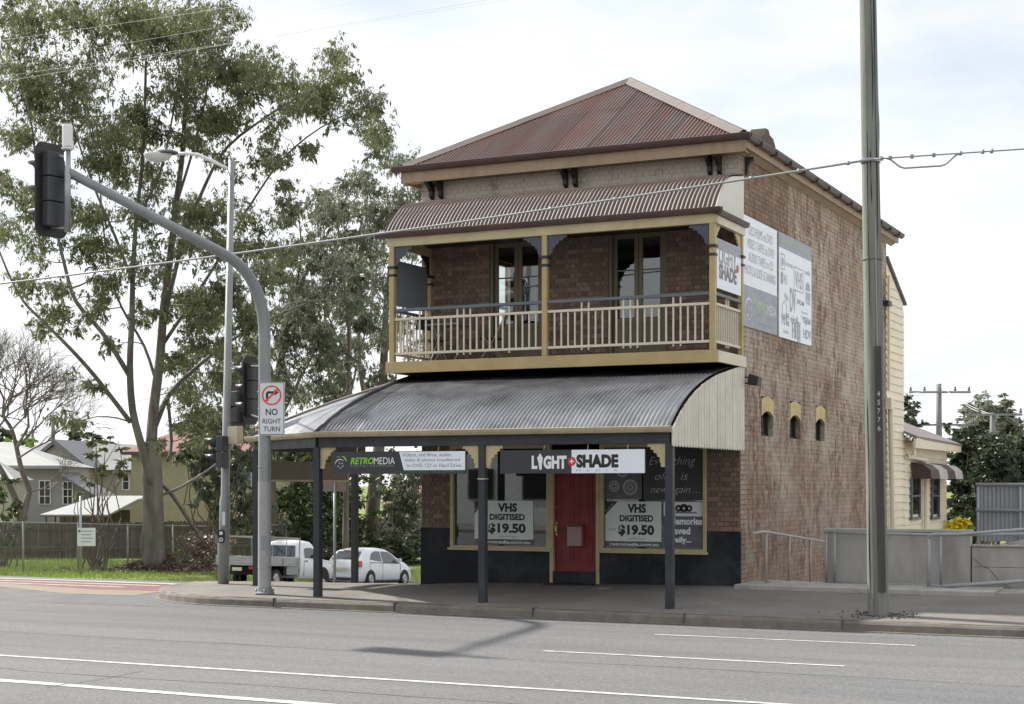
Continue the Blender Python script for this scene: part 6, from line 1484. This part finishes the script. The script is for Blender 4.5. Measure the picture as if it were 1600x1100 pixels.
# ---- brush pile under the gum
def brush():
    c0 = atd(255, 880, 60.5); m = MB(); c0.z = gz(c0.x, c0.y)
    n = 900
    for k in range(n):
        u = random.gauss(0, 1.25); v = random.gauss(0, .6); h = max(0, .85 * math.exp(-(u / 1.35) ** 2 - (v / .9) ** 2)) * random.random()
        p = c0 + Vector((CT * u - ST * v, ST * u + CT * v, h)); p.z = gz(p.x, p.y) + h + .02
        dv = Vector((random.gauss(0, 1), random.gauss(0, 1), random.gauss(.15, .35))).normalized() * random.uniform(.15, .7); m.tube([p, p + dv], [random.uniform(.006, .02), .004], 3, False)
    o = m.build('brush_pile', 'litter', fix=False); meta(o, 'heap of dry brown twigs and leaf litter round the foot of the gum tree', 'brush', kind='stuff')
    P = []
    for k in range(7000):
        u = random.gauss(0, 1.6); v = random.gauss(0, .8); h = max(0, .7 * math.exp(-(u / 1.4) ** 2 - (v / .9) ** 2)) * random.random()
        p = c0 + Vector((CT * u - ST * v, ST * u + CT * v, 0)); P.append((p.x, p.y, gz(p.x, p.y) + h + .04))
    o = leaves('leaf_litter', 'leaf_dry', None, np.array(P), .13, .1, .4); meta(o, 'dry brown fallen leaves spread over the brush heap and grass', 'leaf litter', kind='stuff')
    t = thing('dry_shrub', atd(320, 885, 62), 'reddish dry shrub beside the fallen log right of the gum', 'shrub'); m = MB(); pts = []
    for k in range(60):
        b = atd(318 + random.gauss(0, 14), 890, 62 + random.gauss(0, .5)); b.z = gz(b.x, b.y); e = b + Vector((random.gauss(0, .35), random.gauss(0, .35), random.uniform(.5, 1.5))); m.tube(wobble(b, e, 3, .1), [.012, .01, .007, .004], 4, False); pts.append(clump_pts(e, .25, 45)); pts.append(clump_pts(b.lerp(e, .6), .22, 30))
    m.build('stems', 'bark_bare', t, fix=False); leaves('foliage', 'leaf_dry', t, np.concatenate(pts), .10, .3, .4)
brush()
# ================================================================ fences, houses and far things at the left
def P3(px, py, d): return atd(px, py, d)
# wire fence along the verge
fa, fb = Vector((-31.7, 16.4)), Vector((-35.0, 52.0)); f0 = fa + (fa - fb).normalized() * 9.3
wf_ = thing('wire_fence', (fa.x, fa.y, gz(fa.x, fa.y)), 'chain link fence on grey posts along the grass verge', 'fence')
Lf = (fb - f0).length; npost = int(Lf / 3.1)
pm_ = MB().tube([(0, 0, -.2), (0, 0, 1.86)], .035, 8).mesh('fence_post', 'pole_grey', True)
def fz(t): p = f0.lerp(fb, t); return gz(p.x, p.y)
for k in range(npost + 1):
    t = k / npost; p = f0.lerp(fb, t); inst('fence_post', pm_, (p.x, p.y, fz(t)), wf_)
for h in (1.82, .95, .08):
    pts = [(*f0.lerp(fb, k / npost), fz(k / npost) + h) for k in range(npost + 1)]
    MB().tube(pts, .022 if h > 1.5 else .006, 6).build('fence_rail', 'pole_grey' if h > 1.5 else 'wire', wf_)
m = MB(); dirf = (fb - f0).normalized(); step = .06
n = int(Lf / step); nn_ = Vector((dirf.y, -dirf.x, 0)) * .003
for k in range(n):
    s = k * step
    for sg in (1, -1):
        s2 = s + sg * 1.74
        if not 0 <= s2 <= Lf: continue
        a = f0 + dirf * s; b = f0 + dirf * s2; za, zb = fz(s / Lf) + .07, fz(s2 / Lf) + 1.81
        A, B = Vector((a.x, a.y, za)), Vector((b.x, b.y, zb)); w_ = Vector((dirf.x, dirf.y, 0)) * .0055
        m.add([A - w_, A + w_, B + w_, B - w_], [(0, 1, 2, 3)]); m.add([A - nn_, A + nn_, B + nn_, B - nn_], [(0, 1, 2, 3)])
o = m.build('wire_mesh', 'wire', wf_, fix=False); o['kind'] = 'stuff'
# small notice on a tall post at the fence
q = P3(126, 900, 54.5); q.z = gz(q.x, q.y)
nt_ = thing('fence_notice', q, 'pale notice board fixed to a tall thin post by the wire fence', 'sign')
MB().tube([q + Vector((0, 0, -.1)), P3(126, 775, 54.5)], .04, 8).build('notice_post', 'steel', nt_, smooth=True)
c = P3(135, 839, 54.3); sx = Vector((CT, ST, 0))
MB().bar(c - sx * .31, c + sx * .31, .02, .62).build('board', 'sign_white', nt_)
for k in range(4):
    cc = c + Vector((ST, -CT, 0)) * .0125 + Vector((0, 0, .2 - .12 * k)); MB().bar(cc - sx * .18, cc + sx * (.22 - .05 * (k % 2)), .001, .04).build('print_line', 'print_mid', nt_)
disc('emblem', 'print_grey', nt_, c + Vector((ST, -CT, 0)) * .0125 + Vector((0, 0, .2)) - sx * .24, .0, .05, sx, Vector((0, 0, 1)), 12)
# paling fence
a, b = P3(-40, 868, 77), P3(665, 868, 90); a.z = b.z = -1.75
pf = thing('paling_fence', (a + b) / 2, 'weathered dark timber paling fence behind the wire fence', 'fence')
n = 235; pl = MB().box(-.068, .068, -.012, .012, -.3, 1.56).mesh('paling', 'fence_paling'); ang = math.atan2(b.y - a.y, b.x - a.x)
for k in range(n):
    p = a.lerp(b, (k + .5) / n); inst('paling', pl, (p.x + random.gauss(0, .006), p.y + random.gauss(0, .006), p.z + random.gauss(0, .025)), pf, ((b - a).length / n / .1365, 1, 1), (0, random.gauss(0, .006), ang))
off = Vector((math.sin(ang), -math.cos(ang), 0)) * .05
for h in (.2, 1.2): MB().bar(a + off + Vector((0, 0, h)), b + off + Vector((0, 0, h)), .05, .09).build('fence_rail', 'fence_paling', pf)
off2 = off * -9
# ---- houses
class Frame:
    """house axes: u along the view's right, v away from it, turned by rot"""
    def __init__(s, px, py, d, rot=0.): s.o = P3(px, py, d); c, n = math.cos(TH + rot), math.sin(TH + rot); s.u = Vector((c, n, 0)); s.v = Vector((-n, c, 0))
    def p(s, a, b, z): return s.o + s.u * a + s.v * b + Vector((0, 0, z))
    def blk(s, m, a0, a1, b0, b1, z0, z1):
        v = [s.p(a, b, z) for z in (z0, z1) for a, b in ((a0, b0), (a1, b0), (a1, b1), (a0, b1))]; m.add(v, [(0, 3, 2, 1), (4, 5, 6, 7), (0, 1, 5, 4), (1, 2, 6, 5), (2, 3, 7, 6), (3, 0, 4, 7)]); return m
def win(fr, par, a0, a1, z0, z1, b=0., mat='dark_glass', panes=(2, 3), frame='print_white'):
    m = MB(); fr.blk(m, a0, a1, b - .05, b - .02, z0, z1); w_ = m.build('window', mat, par)
    m = MB(); t = .06
    for q in ((a0 - t, a0, z0 - t, z1 + t), (a1, a1 + t, z0 - t, z1 + t), (a0, a1, z1, z1 + t), (a0, a1, z0 - t, z0)): fr.blk(m, q[0], q[1], b - .09, b - .0, q[2], q[3])
    for i in range(1, panes[0]): x = a0 + (a1 - a0) * i / panes[0]; fr.blk(m, x - .02, x + .02, b - .075, b - .045, z0, z1)
    for i in range(1, panes[1]): z = z0 + (z1 - z0) * i / panes[1]; fr.blk(m, a0, a1, b - .07, b - .044, z - .02, z + .02)
    m.build('window_frame', frame, w_)
def boards(fr, par, a0, a1, z0, z1, mat, h=.16, b=0.):
    k = int((z1 - z0) / h)
    for i in range(k):
        m = MB(); za = z0 + i * h; zb = za + h
        v = [fr.p(a0, b - .035, za), fr.p(a1, b - .035, za), fr.p(a1, b - .008, zb), fr.p(a0, b - .008, zb), fr.p(a0, b, za), fr.p(a1, b, za)]
        m.add(v, [(0, 1, 2, 3), (0, 4, 5, 1)]); m.build('weatherboard', mat, par, fix=False)
# white-roofed house at the left edge
S = 95 / F
fr = Frame(0, 727, 95, R(4))
h1 = thing('house', fr.p(0, 0, -3), 'white house with a pale hipped iron roof at the left edge', 'house', 'houses across the side street')
m = MB(); fr.blk(m, -7, 3.5, 0, 9, -4.5, 0); m.build('wall', 'house_white', h1)
m = MB(); v = [fr.p(a_, b_, z_) for b_ in (0, 6) for a_, z_ in ((3.5, -4.5), (5.4, -4.5), (5.4, -1.75), (3.5, -.55))]; m.add(v, [(0, 1, 2, 3), (7, 6, 5, 4), (0, 4, 5, 1), (1, 5, 6, 2), (2, 6, 7, 3), (3, 7, 4, 0)]); m.build('side_wing', 'house_white', h1)
m = MB().bar(fr.p(3.5, 2.6, -.45), fr.p(5.75, 2.6, -1.87), 6.4, .09, (0, 0, 1)); m.build('wing_roof', 'roof_grey', h1)
m = MB().add([fr.p(-8, -.7, -.05), fr.p(3.8, -.7, -.05), fr.p(3.8, 9.6, -.05), fr.p(-8, 9.6, -.05), fr.p(-4, 4.4, 1.5), fr.p(-.4, 4.4, 1.5)], [(0, 1, 5, 4), (1, 2, 5), (2, 3, 4, 5), (3, 0, 4), (0, 3, 2, 1)]); rf = m.build('roof', 'roof_white', h1)
m = MB(); fr.blk(m, -8, 3.8, -.78, -.7, -.2, -.02); m.build('gutter', 'roof_white', rf)
win(fr, h1, 2.35, 2.95, -2.3, -.95, panes=(2, 3)); win(fr, h1, 3.75, 4.25, -2.3, -1.0, panes=(2, 3)); win(fr, h1, .95, 1.35, -1.75, -1.2, panes=(1, 2))
m = MB(); fr.blk(m, -3, 4.6, -1.6, -1.55, -2.32, -2.27); [fr.blk(m, .1 + k * .16, .13 + k * .16, -1.59, -1.56, -3.3, -2.3) for k in range(28)]; m.build('deck_railing', 'house_white', h1)
fr0 = Frame(0, 747, 88, R(4)); m = MB().add([fr0.p(-5, -.5, -.1), fr0.p(.95, -.5, -.1), fr0.p(-.6, 2, 1.0), fr0.p(-5, 2, 1.0)], [(0, 1, 2, 3)]).add([fr0.p(.95, -.5, -.1), fr0.p(.95, 4, -.1), fr0.p(-.6, 2, 1.0)], [(0, 1, 2)])
h0 = thing('garden_shed', fr0.p(0, 0, -2), 'low white shed roof corner peeping in at the left edge', 'shed'); m.build('roof', 'roof_white', h0); m = MB(); fr0.blk(m, -5, .7, 0, 3, -3, -.12); m.build('wall', 'house_cream', h0)
# gabled weatherboard house
fr = Frame(88, 728, 108, R(-8)); s = 108 / F
h2 = thing('house', fr.p(0, 0, -3), 'cream weatherboard house with a grey gabled roof behind the white one', 'house', 'houses across the side street')
m = MB(); fr.blk(m, -1.9, 2.0, 0, 8, -5, .1); fr.blk(m, 2.0, 6.2, 2.2, 8, -5, -.2); m.add([fr.p(-1.9, .01, .1), fr.p(2.0, .01, .1), fr.p(0, .01, 1.5)], [(0, 1, 2)]); m.build('wall', 'house_cream', h2)
boards(fr, h2, -1.9, 2.0, -3.5, .1, 'house_cream', .17); boards(fr, h2, 2.02, 6.2, -3.5, -.25, 'house_cream', .17, 2.2)
m = MB().add([fr.p(-2.4, -.5, -.22), fr.p(0, -.5, 1.72), fr.p(0, 8, 1.72), fr.p(-2.4, 8, -.22)], [(0, 1, 2, 3)]).add([fr.p(2.5, -.5, -.22), fr.p(0, -.5, 1.72), fr.p(0, 8, 1.72), fr.p(2.5, 8, -.22)], [(0, 1, 2, 3)])
m.add([fr.p(1.5, 1.6, -.25), fr.p(6.8, 1.6, -.25), fr.p(5.2, 5, 1.5), fr.p(0, 5, 1.72)], [(0, 1, 2, 3)]).add([fr.p(6.8, 1.6, -.25), fr.p(6.8, 8, -.25), fr.p(5.2, 5, 1.5)], [(0, 1, 2)])
rf = m.build('roof', 'roof_grey', h2, fix=False); sol = rf.modifiers.new('thick', 'SOLIDIFY'); sol.thickness = .1
m = MB()
for sg in (-1, 1): m.bar(fr.p(sg * 2.45, -.52, -.32), fr.p(0, -.52, 1.62), .06, .22)
m.build('barge_board', 'roof_grey', rf)
win(fr, h2, -.55, .45, -.75, .05, mat='slate_trim', panes=(1, 1), frame='roof_grey'); win(fr, h2, 3.9, 4.3, -1.6, -.5, 2.2, panes=(1, 2)); win(fr, h2, 5.4, 6.1, -1.6, -.4, 2.2, panes=(2, 2))
m = MB(); fr.blk(m, 1.6, 2.6, -1.2, -.02, -.9, -.8); m.build('window_hood', 'roof_grey', h2)
fr = Frame(20, 716, 135, 0); h4 = thing('house', fr.p(0, 0, -3), 'distant grey roof showing between the white roof and the gable', 'house', 'houses across the side street')
m = MB().add([fr.p(0, 0, 0), fr.p(7, 0, 0), fr.p(5.5, 3, 1.4), fr.p(1.5, 3, 1.4)], [(0, 1, 2, 3)]); m.build('roof', 'roof_grey', h4); m = MB(); fr.blk(m, .4, 6.6, .4, 4, -3, -.02); m.build('wall', 'house_cream', h4)
# white carport roof
fr = Frame(62, 804, 86, R(-3)); cp = thing('carport', fr.p(2.5, 1, -1), 'low open carport with a bright white iron roof behind the paling fence', 'carport')
m = MB().add([fr.p(0, 0, 0), fr.p(3.75, 0, 0), fr.p(5.2, 3.2, 1.0), fr.p(2.2, 3.2, 1.0)], [(0, 1, 2, 3)]).add([fr.p(3.75, 0, 0), fr.p(5.4, 0, .85), fr.p(5.2, 3.2, 1.0)], [(0, 1, 2)]); rf = m.build('roof', 'roof_white', cp, fix=False); rf.modifiers.new('thick', 'SOLIDIFY').thickness = .08
for k in range(8):
    m = MB(); fr.blk(m, .25 + k * .5, .31 + k * .5, .2, .26, -1.2, -.05); m.build('post', 'dark_timber', cp)
m = MB(); fr.blk(m, 0, 4, 3.2, 3.3, -1.5, .2); m.build('back_wall', 'fence_paling', cp); m = MB(); fr.blk(m, 0, 3.8, .05, .16, -.12, -.02); m.build('beam', 'roof_red', cp)
# yellow building and red tiled roof
fr = Frame(205, 706, 98, R(-6)); yb = thing('house', fr.p(3, 0, -4), 'plain ochre-yellow rendered building with red tiled roof behind the gum trunk', 'house', 'houses across the side street')
m = MB(); fr.blk(m, 0, 12.5, 0, 8, -6, 0); m.build('wall', 'house_yellow', yb)
m = MB().add([fr.p(-.4, -.5, -.05), fr.p(13, -.5, -.05), fr.p(11, 4, 1.7), fr.p(2.2, 4, 1.7)], [(0, 1, 2, 3)]).add([fr.p(-.4, -.5, -.05), fr.p(2.2, 4, 1.7), fr.p(-.4, 8, -.05)], [(0, 1, 2)]); rf = m.build('roof', 'roof_red', yb, fix=False); rf.modifiers.new('thick', 'SOLIDIFY').thickness = .08
m = MB(); fr.blk(m, -.4, 13, -.6, -.5, -.2, .0); m.build('gutter', 'gutter_brown', rf)
win(fr, yb, 7.0, 8.2, -2.2, -1.0, panes=(2, 1)); win(fr, yb, 10.2, 11.2, -2.2, -1.0, panes=(2, 1))
fr = Frame(630, 800, 98, 0); y2 = thing('house', fr.p(0, 0, -4), 'sliver of a yellow house seen between bushes left of the shop corner', 'house', 'houses across the side street')
m = MB(); fr.blk(m, -1, 5, 0, 5, -5, .6); m.build('wall', 'house_yellow', y2); m = MB().add([fr.p(-1.4, -.4, .55), fr.p(5.4, -.4, .55), fr.p(4, 3, 2), fr.p(0, 3, 2)], [(0, 1, 2, 3)]); m.build('roof', 'roof_red', y2)
win(fr, y2, .1, .9, -1.6, -.3, panes=(2, 1))
# far power poles
def tpole(px, py, d, ytop, arms, lab, r=.16):
    b = P3(px, py, d); t = P3(px, ytop, d); p = thing('power_pole', b, lab, 'pole'); MB().tube([b, t], [r, r * .75], 8).build('pole_shaft', 'pole_far', p, smooth=True)
    for ya, hw in arms:
        c = P3(px, ya, d) - Vector((ST, -CT, 0)) * -.15; a = MB().bar(c - sx * hw, c + sx * hw, .08, .085).build('cross_arm', 'pole_far', p)
        for k in (-.95, -.5, .5, .95): q = c + sx * hw * k; MB().lathe([(.05, .06), (.06, .12), (.03, .16), (.05, .2), (.02, .24)], q, 8).build('insulator', 'signal_grey', a)
tpole(83, 700, 120, 648, ((655, .75),), 'far power pole above the left house roofs')
tpole(51, 700, 160, 672, ((676, .5),), 'faint distant power pole near the left edge')
# ================================================================ right of the shop
cs = thing('weatherboard_house', (-.5, 14, 0), 'cream weatherboard house adjoining the rear of the brick shop', 'house')
XW = -.02
def sboards(y0, y1, z0, z1f, par, h=.19):
    z = z0; k = 0
    while True:
        top = z + h
        ya, yb_ = y0, y1
        if z1f:
            while yb_ > ya + .05 and z1f(yb_) < top: yb_ -= .04
            if yb_ <= ya + .06: break
        m = MB().add([(XW + .035, ya, z), (XW + .035, yb_, z), (XW + .01, yb_, top), (XW + .01, ya, top), (XW, ya, z), (XW, yb_, z)], [(0, 1, 2, 3), (0, 4, 5, 1)]); m.build('weatherboard', 'cream_board', par, fix=False)
        z = top; k += 1
        if k > 60: break
gab = lambda y: 7.05 - (y - 11.3) * .62 if y <= 13.1 else 3.4
pe = [onX(1383, 405, XW), onX(1411, 475, XW)]
z_a, z_b = pe[0].z, pe[1].z
YE = pe[1].y
gab = lambda y: z_a + (z_b - z_a) * (y - pe[0].y) / (YE - pe[0].y)
wl = MB().prism([(WD + .02, -1), (YE, -1), (YE, z_b), (WD + .02, gab(WD + .02))], 'x', XW - .2, XW).build('wall', 'cream_board', cs)
sboards(WD + .02, YE, -.2, gab, wl)
MB().add([(XW + .07, WD + .02, gab(WD) + .03), (XW + .07, YE + .12, z_b - .03), (-6, YE + .15, z_b + .02), (-6, WD + .02, gab(WD) + .1), (XW + .07, WD + .02, gab(WD) + .09), (XW + .07, YE + .12, z_b + .03), (-6, YE + .15, z_b + .08), (-6, WD + .02, gab(WD) + .16)], [(0, 3, 2, 1), (4, 5, 6, 7), (0, 1, 5, 4), (1, 2, 6, 5), (2, 3, 7, 6), (3, 0, 4, 7)]).build('roof', 'roof_grey', cs)
dp = [onX(1389, 430, .1), onX(1389, 610, .1)]
MB().tube([dp[0], dp[1]], .035, 8).tube([onX(1391, 625, .1), onX(1395, 826, .1)], .065, 8).box(.03, .17, dp[1].y - .07, dp[1].y + .16, onX(1391, 640, .1).z, onX(1391, 622, .1).z).build('downpipe', 'cream_board', cs)
MB().box(.02, .14, onX(1386, 474, .1).y, onX(1391, 474, .1).y, onX(1388, 478, .1).z, onX(1388, 470, .1).z).build('wall_lamp', 'black_trim', cs)
# lean-to wing
Y2 = onX(1478, 700, XW).y; zt_ = 3.05
ze = onX(1478, 700, XW).z; zr_ = onX(1413, 668, XW).z
ln = MB().box(XW - 3, XW - .001, YE, Y2, -1.2, ze + .1).build('rear_wing', 'cream_board', cs)
sboards(YE + .02, Y2, -.6, lambda y: ze + .12, ln)
MB().add([(XW + .35, YE - .1, ze + .12), (XW + .35, Y2 + .5, ze + .05), (-3, Y2 + .5, ze + 1.4), (-3, YE - .1, ze + 1.5), (XW + .35, YE - .1, ze + .18), (XW + .35, Y2 + .5, ze + .11), (-3, Y2 + .5, ze + 1.46), (-3, YE - .1, ze + 1.56)], [(0, 3, 2, 1), (4, 5, 6, 7), (0, 1, 5, 4), (1, 2, 6, 5), (2, 3, 7, 6), (3, 0, 4, 7)]).build('wing_roof', 'roof_brown', cs)
MB().box(XW + .28, XW + .34, YE - .1, Y2 + .45, ze - .12, ze + .11).build('fascia', 'cream_board', cs)
for x0, x1 in ((1424, 1436), (1456, 1466)):
    a, b = onX(x0, 746, XW + .05), onX(x1, 803, XW + .05)
    w_ = MB().box(XW + .03, XW + .05, a.y, b.y, b.z, a.z).build('window', 'dark_glass', cs)
    m = MB(); t = .07
    for q in ((a.y - t, a.y, b.z - t, a.z), (b.y, b.y + t, b.z - t, a.z), (a.y, b.y, (a.z + b.z) / 2 - .02, (a.z + b.z) / 2 + .02), (a.y - .12, b.y + .12, b.z - .14, b.z - t)): m.box(XW + .02, XW + .09, q[0], q[1], q[2], q[3])
    m.build('window_frame', 'slate_trim', w_)
a, b = onX(1421, 722, XW), onX(1470, 747, XW)
ca = MB().box(XW + .02, XW + .06, a.y, b.y + .3, a.z - .08, a.z).build('window_awning', 'awning_brown', cs)
nS = 4
for k in range(nS):
    y0 = a.y + (b.y + .3 - a.y) * k / nS; y1 = a.y + (b.y + .3 - a.y) * (k + 1) / nS
    pr = [(XW + .06, a.z), (XW + .35, a.z - .06), (XW + .52, a.z - .2), (XW + .56, a.z - .42)]
    m = MB().add([(x, y, z) for y in (y0, y1) for x, z in pr], [(i, i + 1, i + 5, i + 4) for i in range(3)])
    if k == 0: m.add([(pr[0][0], y0, a.z - .42)] + [(x, y0, z) for x, z in pr], [(0, 1, 2, 3, 4)])
    m.build('stripe', 'awning_brown' if k % 2 == 0 else 'awning_grey', ca, fix=False)
g1, g2 = onX(1428, 690, .2), onX(1416, 713, .05); g3 = onX(1447, 722, .1); g4 = onX(1447, 826, .1)
MB().tube([g1, (g1.x, g1.y, g1.z - .35), (g2.x, g2.y, g2.z), (g3.x, g3.y, g3.z + .05), g3, g4], .06, 8).build('downpipe', 'cream_board', cs)
# ramp: concrete walls and painted pipe rails
w1 = thing('ramp_wall', (2.4, 1.1, 0), 'plain grey concrete ramp wall behind the timber pole', 'wall')
MB().box(1.22, 3.70, 1.0, 1.2, -.2, .93).build('panel', 'concrete', w1, bevel=.01); MB().box(1.2, 3.72, .98, 1.22, .932, .985).build('coping', 'concrete', w1, bevel=.01)
w2 = thing('ramp_wall', (6, 1.1, 0), 'lower cracked concrete wall at the right edge beyond the step', 'wall')
MB().box(3.722, 10, 1.02, 1.22, -.2, .36).build('lower_panel', 'concrete', w2, bevel=.006); MB().box(3.722, 10, 1.03, 1.21, .366, .70).build('upper_panel', 'concrete', w2, bevel=.006); MB().box(3.722, 10, 1.0, 1.24, .706, .735).build('coping', 'concrete', w2)
cr = MB(); pts = [(3.74, .62), (3.74, .52), (3.9, .38), (4.0, .34), (4.15, .16), (4.3, .06), (4.42, -.06)]
for (xa, za), (xb, zb) in zip(pts, pts[1:]): cr.bar((xa, 1.017, za), (xb, 1.017, zb), .008, .004)
cr.build('crack', 'under_black', w2)
MB().prism([(4.1, .737), (10, .737), (10, 1.9), (5.4, 1.02)], 'y', 1.3, 1.5).build('sloping_upstand', 'concrete', w2)
def railset(name, label, posts, tops, bots, mat, r=.024, g=None):
    t = thing(name, (posts[0][0], posts[0][1], 0), label, 'railing', g)
    MB().tube(tops, r, 8).build('top_rail', mat, t, smooth=True); MB().tube(bots, r, 8).build('bottom_rail', mat, t, smooth=True)
    for x, y, z0, z1 in posts: MB().tube([(x, y, z0), (x, y, z1)], r, 8).build('post', mat, t, smooth=True)
X1 = .42
def rx(px, py): return onX(px, py, X1)
a, b, c = rx(1197, 910), rx(1233, 909), rx(1266, 910)
railset('pipe_railing', 'beige pipe railing sloping down beside the brick side wall', [(X1, a.y, .0, rx(1197, 833).z), (X1, b.y, -.2, rx(1233, 837).z), (X1, c.y, -.3, rx(1266, 843).z)], [rx(1176, 834), rx(1190, 831), rx(1197, 831), rx(1292, 847)], [rx(1199, 908), rx(1292, 912)], 'rail_beige')
Y1 = .86
def ry(px, py, Y=Y1): return onY(px, py, Y)
a, b = ry(1291, 833), ry(1304, 833)
railset('pipe_railing', 'grey pipe railing against the concrete ramp wall behind the timber pole', [(a.x, Y1, ry(1291, 912).z, a.z), (b.x, Y1, ry(1304, 915).z, b.z), (ry(1470, 836).x, Y1, .0, ry(1470, 837).z)], [ry(1288, 832), ry(1400, 834), ry(1470, 836), ry(1640, 834)], [ry(1290, 910), ry(1470, 915), ry(1640, 905)], 'rail_grey')
Y3 = .18
railset('pipe_railing', 'nearer grey pipe railing rising to the right edge, rounded at its end', [(ry(1451, 840, Y3).x, Y3, ry(1451, 919, Y3).z, ry(1451, 840, Y3).z)], [ry(1451, 842, Y3), ry(1452, 836, Y3), ry(1458, 835, Y3), ry(1500, 835, Y3), ry(1640, 824, Y3)], [ry(1451, 918, Y3), ry(1640, 905, Y3)], 'rail_grey', .028)
o = MB().prism([(ry(1440, 925, Y3).x, -.15), (12, -.15), (12, .30), (ry(1440, 925, Y3).x, -.03)], 'y', -.15, .95).build('access_ramp', 'concrete'); o['kind'] = 'structure'
# corrugated screen with pipe rails behind the wall
Yf = 4.2
cf = thing('corrugated_fence', (onY(1560, 800, Yf).x, Yf, .2), 'grey corrugated metal screen fence with pipe rails at the right edge', 'fence')
xa = onY(1529, 760, Yf).x; za, zb = onY(1529, 845, Yf).z, onY(1529, 757, Yf).z
for k in range(4):
    m = MB(); vs = []; n = 60
    for i in range(n + 1): x = xa + .76 * (k + i / n); vs += [(x, Yf + .012 * math.cos(2 * math.pi * i / n * 10), za), (x, Yf + .012 * math.cos(2 * math.pi * i / n * 10), zb)]
    m.add(vs, [(2 * i, 2 * i + 2, 2 * i + 3, 2 * i + 1) for i in range(n)]); m.build('sheet', 'corr_fence', cf, smooth=True, fix=False)
for k in range(4): MB().tube([(xa + .76 * k, Yf - .04, za - .4), (xa + .76 * k, Yf - .04, zb)], .03, 8).build('post', 'rail_grey', cf, smooth=True)
for zz in (zb, onY(1529, 797, Yf).z): MB().tube([(xa - .04, Yf - .06, zz), (xa + 3.1, Yf - .06, zz)], .03, 8).build('fence_rail', 'rail_grey', cf, smooth=True)
# trees and poles at the right
tpole(1467, 720, 70, 600, ((613, 1.35), (664, 1.55)), 'power pole with two cross arms above the rear wing roof', .15)
tpole(1551, 720, 62, 645, ((648, 1.1), (684, 1.3)), 'power pole half hidden in the trees at the right edge', .13)
for i, (aa, bb) in enumerate((((1467, 601), (1560, 650)), ((1485, 612), (1545, 647)), ((1467, 601), (1395, 612)), ((1446, 616), (1370, 604)))):
    A, B = P3(*aa, 70), P3(*bb, 66); cable('power_line', A, B, .2, .012, 'thin_wire', ('upper', 'second', 'left upper', 'left lower')[i] + (' thin wire falling right from the power pole behind the wing' if i < 2 else ' thin wire running left from the power pole behind the wing'), 10)
shrub('garden_tree', 'tall dark cypress-like tree just right of the rear wing', 50, [(1515, 690, 16), (1505, 720, 20), (1520, 740, 24), (1508, 770, 24), (1515, 800, 24), (1500, 680, 12), (1525, 770, 22), (1495, 745, 14), (1520, 825, 20), (1497, 790, 14)], 'leaf_dark', 22, .14, 'tree')
shrub('garden_tree', 'round olive-green tree behind the right power pole', 75, [(1545, 650, 20), (1560, 665, 26), (1530, 672, 24), (1575, 690, 24), (1545, 695, 28), (1515, 690, 20), (1565, 640, 14), (1530, 655, 18)], 'leaf_grey', 20, .22, 'tree', hang=.3)
shrub('garden_tree', 'broad dark bush above the corrugated screen at the right edge', 46, [(1550, 720, 24), (1580, 710, 26), (1600, 730, 26), (1560, 750, 26), (1590, 770, 30), (1535, 790, 26), (1540, 830, 22), (1620, 700, 28)], 'leaf_dark', 22, .13, 'tree')
shrub('garden_tree', 'light lime-green tree crown at the far right edge', 56, [(1595, 690, 12), (1604, 700, 14), (1590, 705, 8)], 'leaf_lime', 9, .15, 'tree')
shrub('garden_tree', 'small dark treetop beside the cream gable end', 64, [(1418, 640, 13), (1422, 628, 10), (1416, 655, 14), (1424, 660, 10), (1418, 675, 12)], 'leaf_dark', 10, .16, 'tree')
t = shrub('flowering_bush', 'low bush covered with bright yellow flowers in front of the hedge', 44, [(1497, 822, 9), (1488, 826, 8), (1507, 820, 7), (1515, 828, 6)], 'leaf_lime', 10, .10)
pts = np.concatenate([clump_pts(atd(x, y, 43.8), r * 43.8 / F, 240) for x, y, r in ((1497, 818, 9), (1488, 822, 8), (1507, 816, 7), (1500, 825, 9))])
leaves('blossom', 'bloom_yellow', t, pts, .07, .0, .8)
for bl, lab in (([(1440, 700, 16), (1425, 705, 14), (1480, 700, 16)], 'distant dark trees low behind the rear wing'),):
    shrub('far_tree', lab, 150, bl, 'leaf_dark', 8, .4, 'tree', 'far treetops')
# ================================================================ the far side of the street, behind the viewer: what the shop windows mirror
for x0, wdt, hgt, mt, lab in ((-32, 13, 6.5, 'house_bright', 'white two-storey house opposite the shop, left end of the row'), (-15, 10, 4.2, 'house_cream', 'low cream shop opposite the corner building'), (-2, 13, 7.2, 'house_yellow', 'ochre block opposite the corner building'), (14, 12, 4.6, 'house_white', 'low white house opposite, right end of the row')):
    hs = thing('opposite_building', (x0 + wdt / 2, -46, -.3), lab, 'building', 'buildings across the main road')
    MB().box(x0, x0 + wdt, -52, -44, -.4, hgt).build('wall', mt, hs)
    MB().prism([(-52.4, hgt + .002), (-43.4, hgt + .002), (-48, hgt + 1.8)], 'x', x0 - .3, x0 + wdt + .3).build('roof', 'roof_grey', hs)
    for k in range(int(wdt // 3)):
        for z in ([1.0] if hgt < 5 else [1.0, 4.2]): MB().box(x0 + .9 + k * 3, x0 + 2.3 + k * 3, -44.0, -43.92, z, z + 1.5).build('window', 'dark_glass', hs)
o = MB().box(-80, 60, -43.4, -34, -.5, -.2).build('far_footpath', 'footpath'); o['kind'] = 'structure'
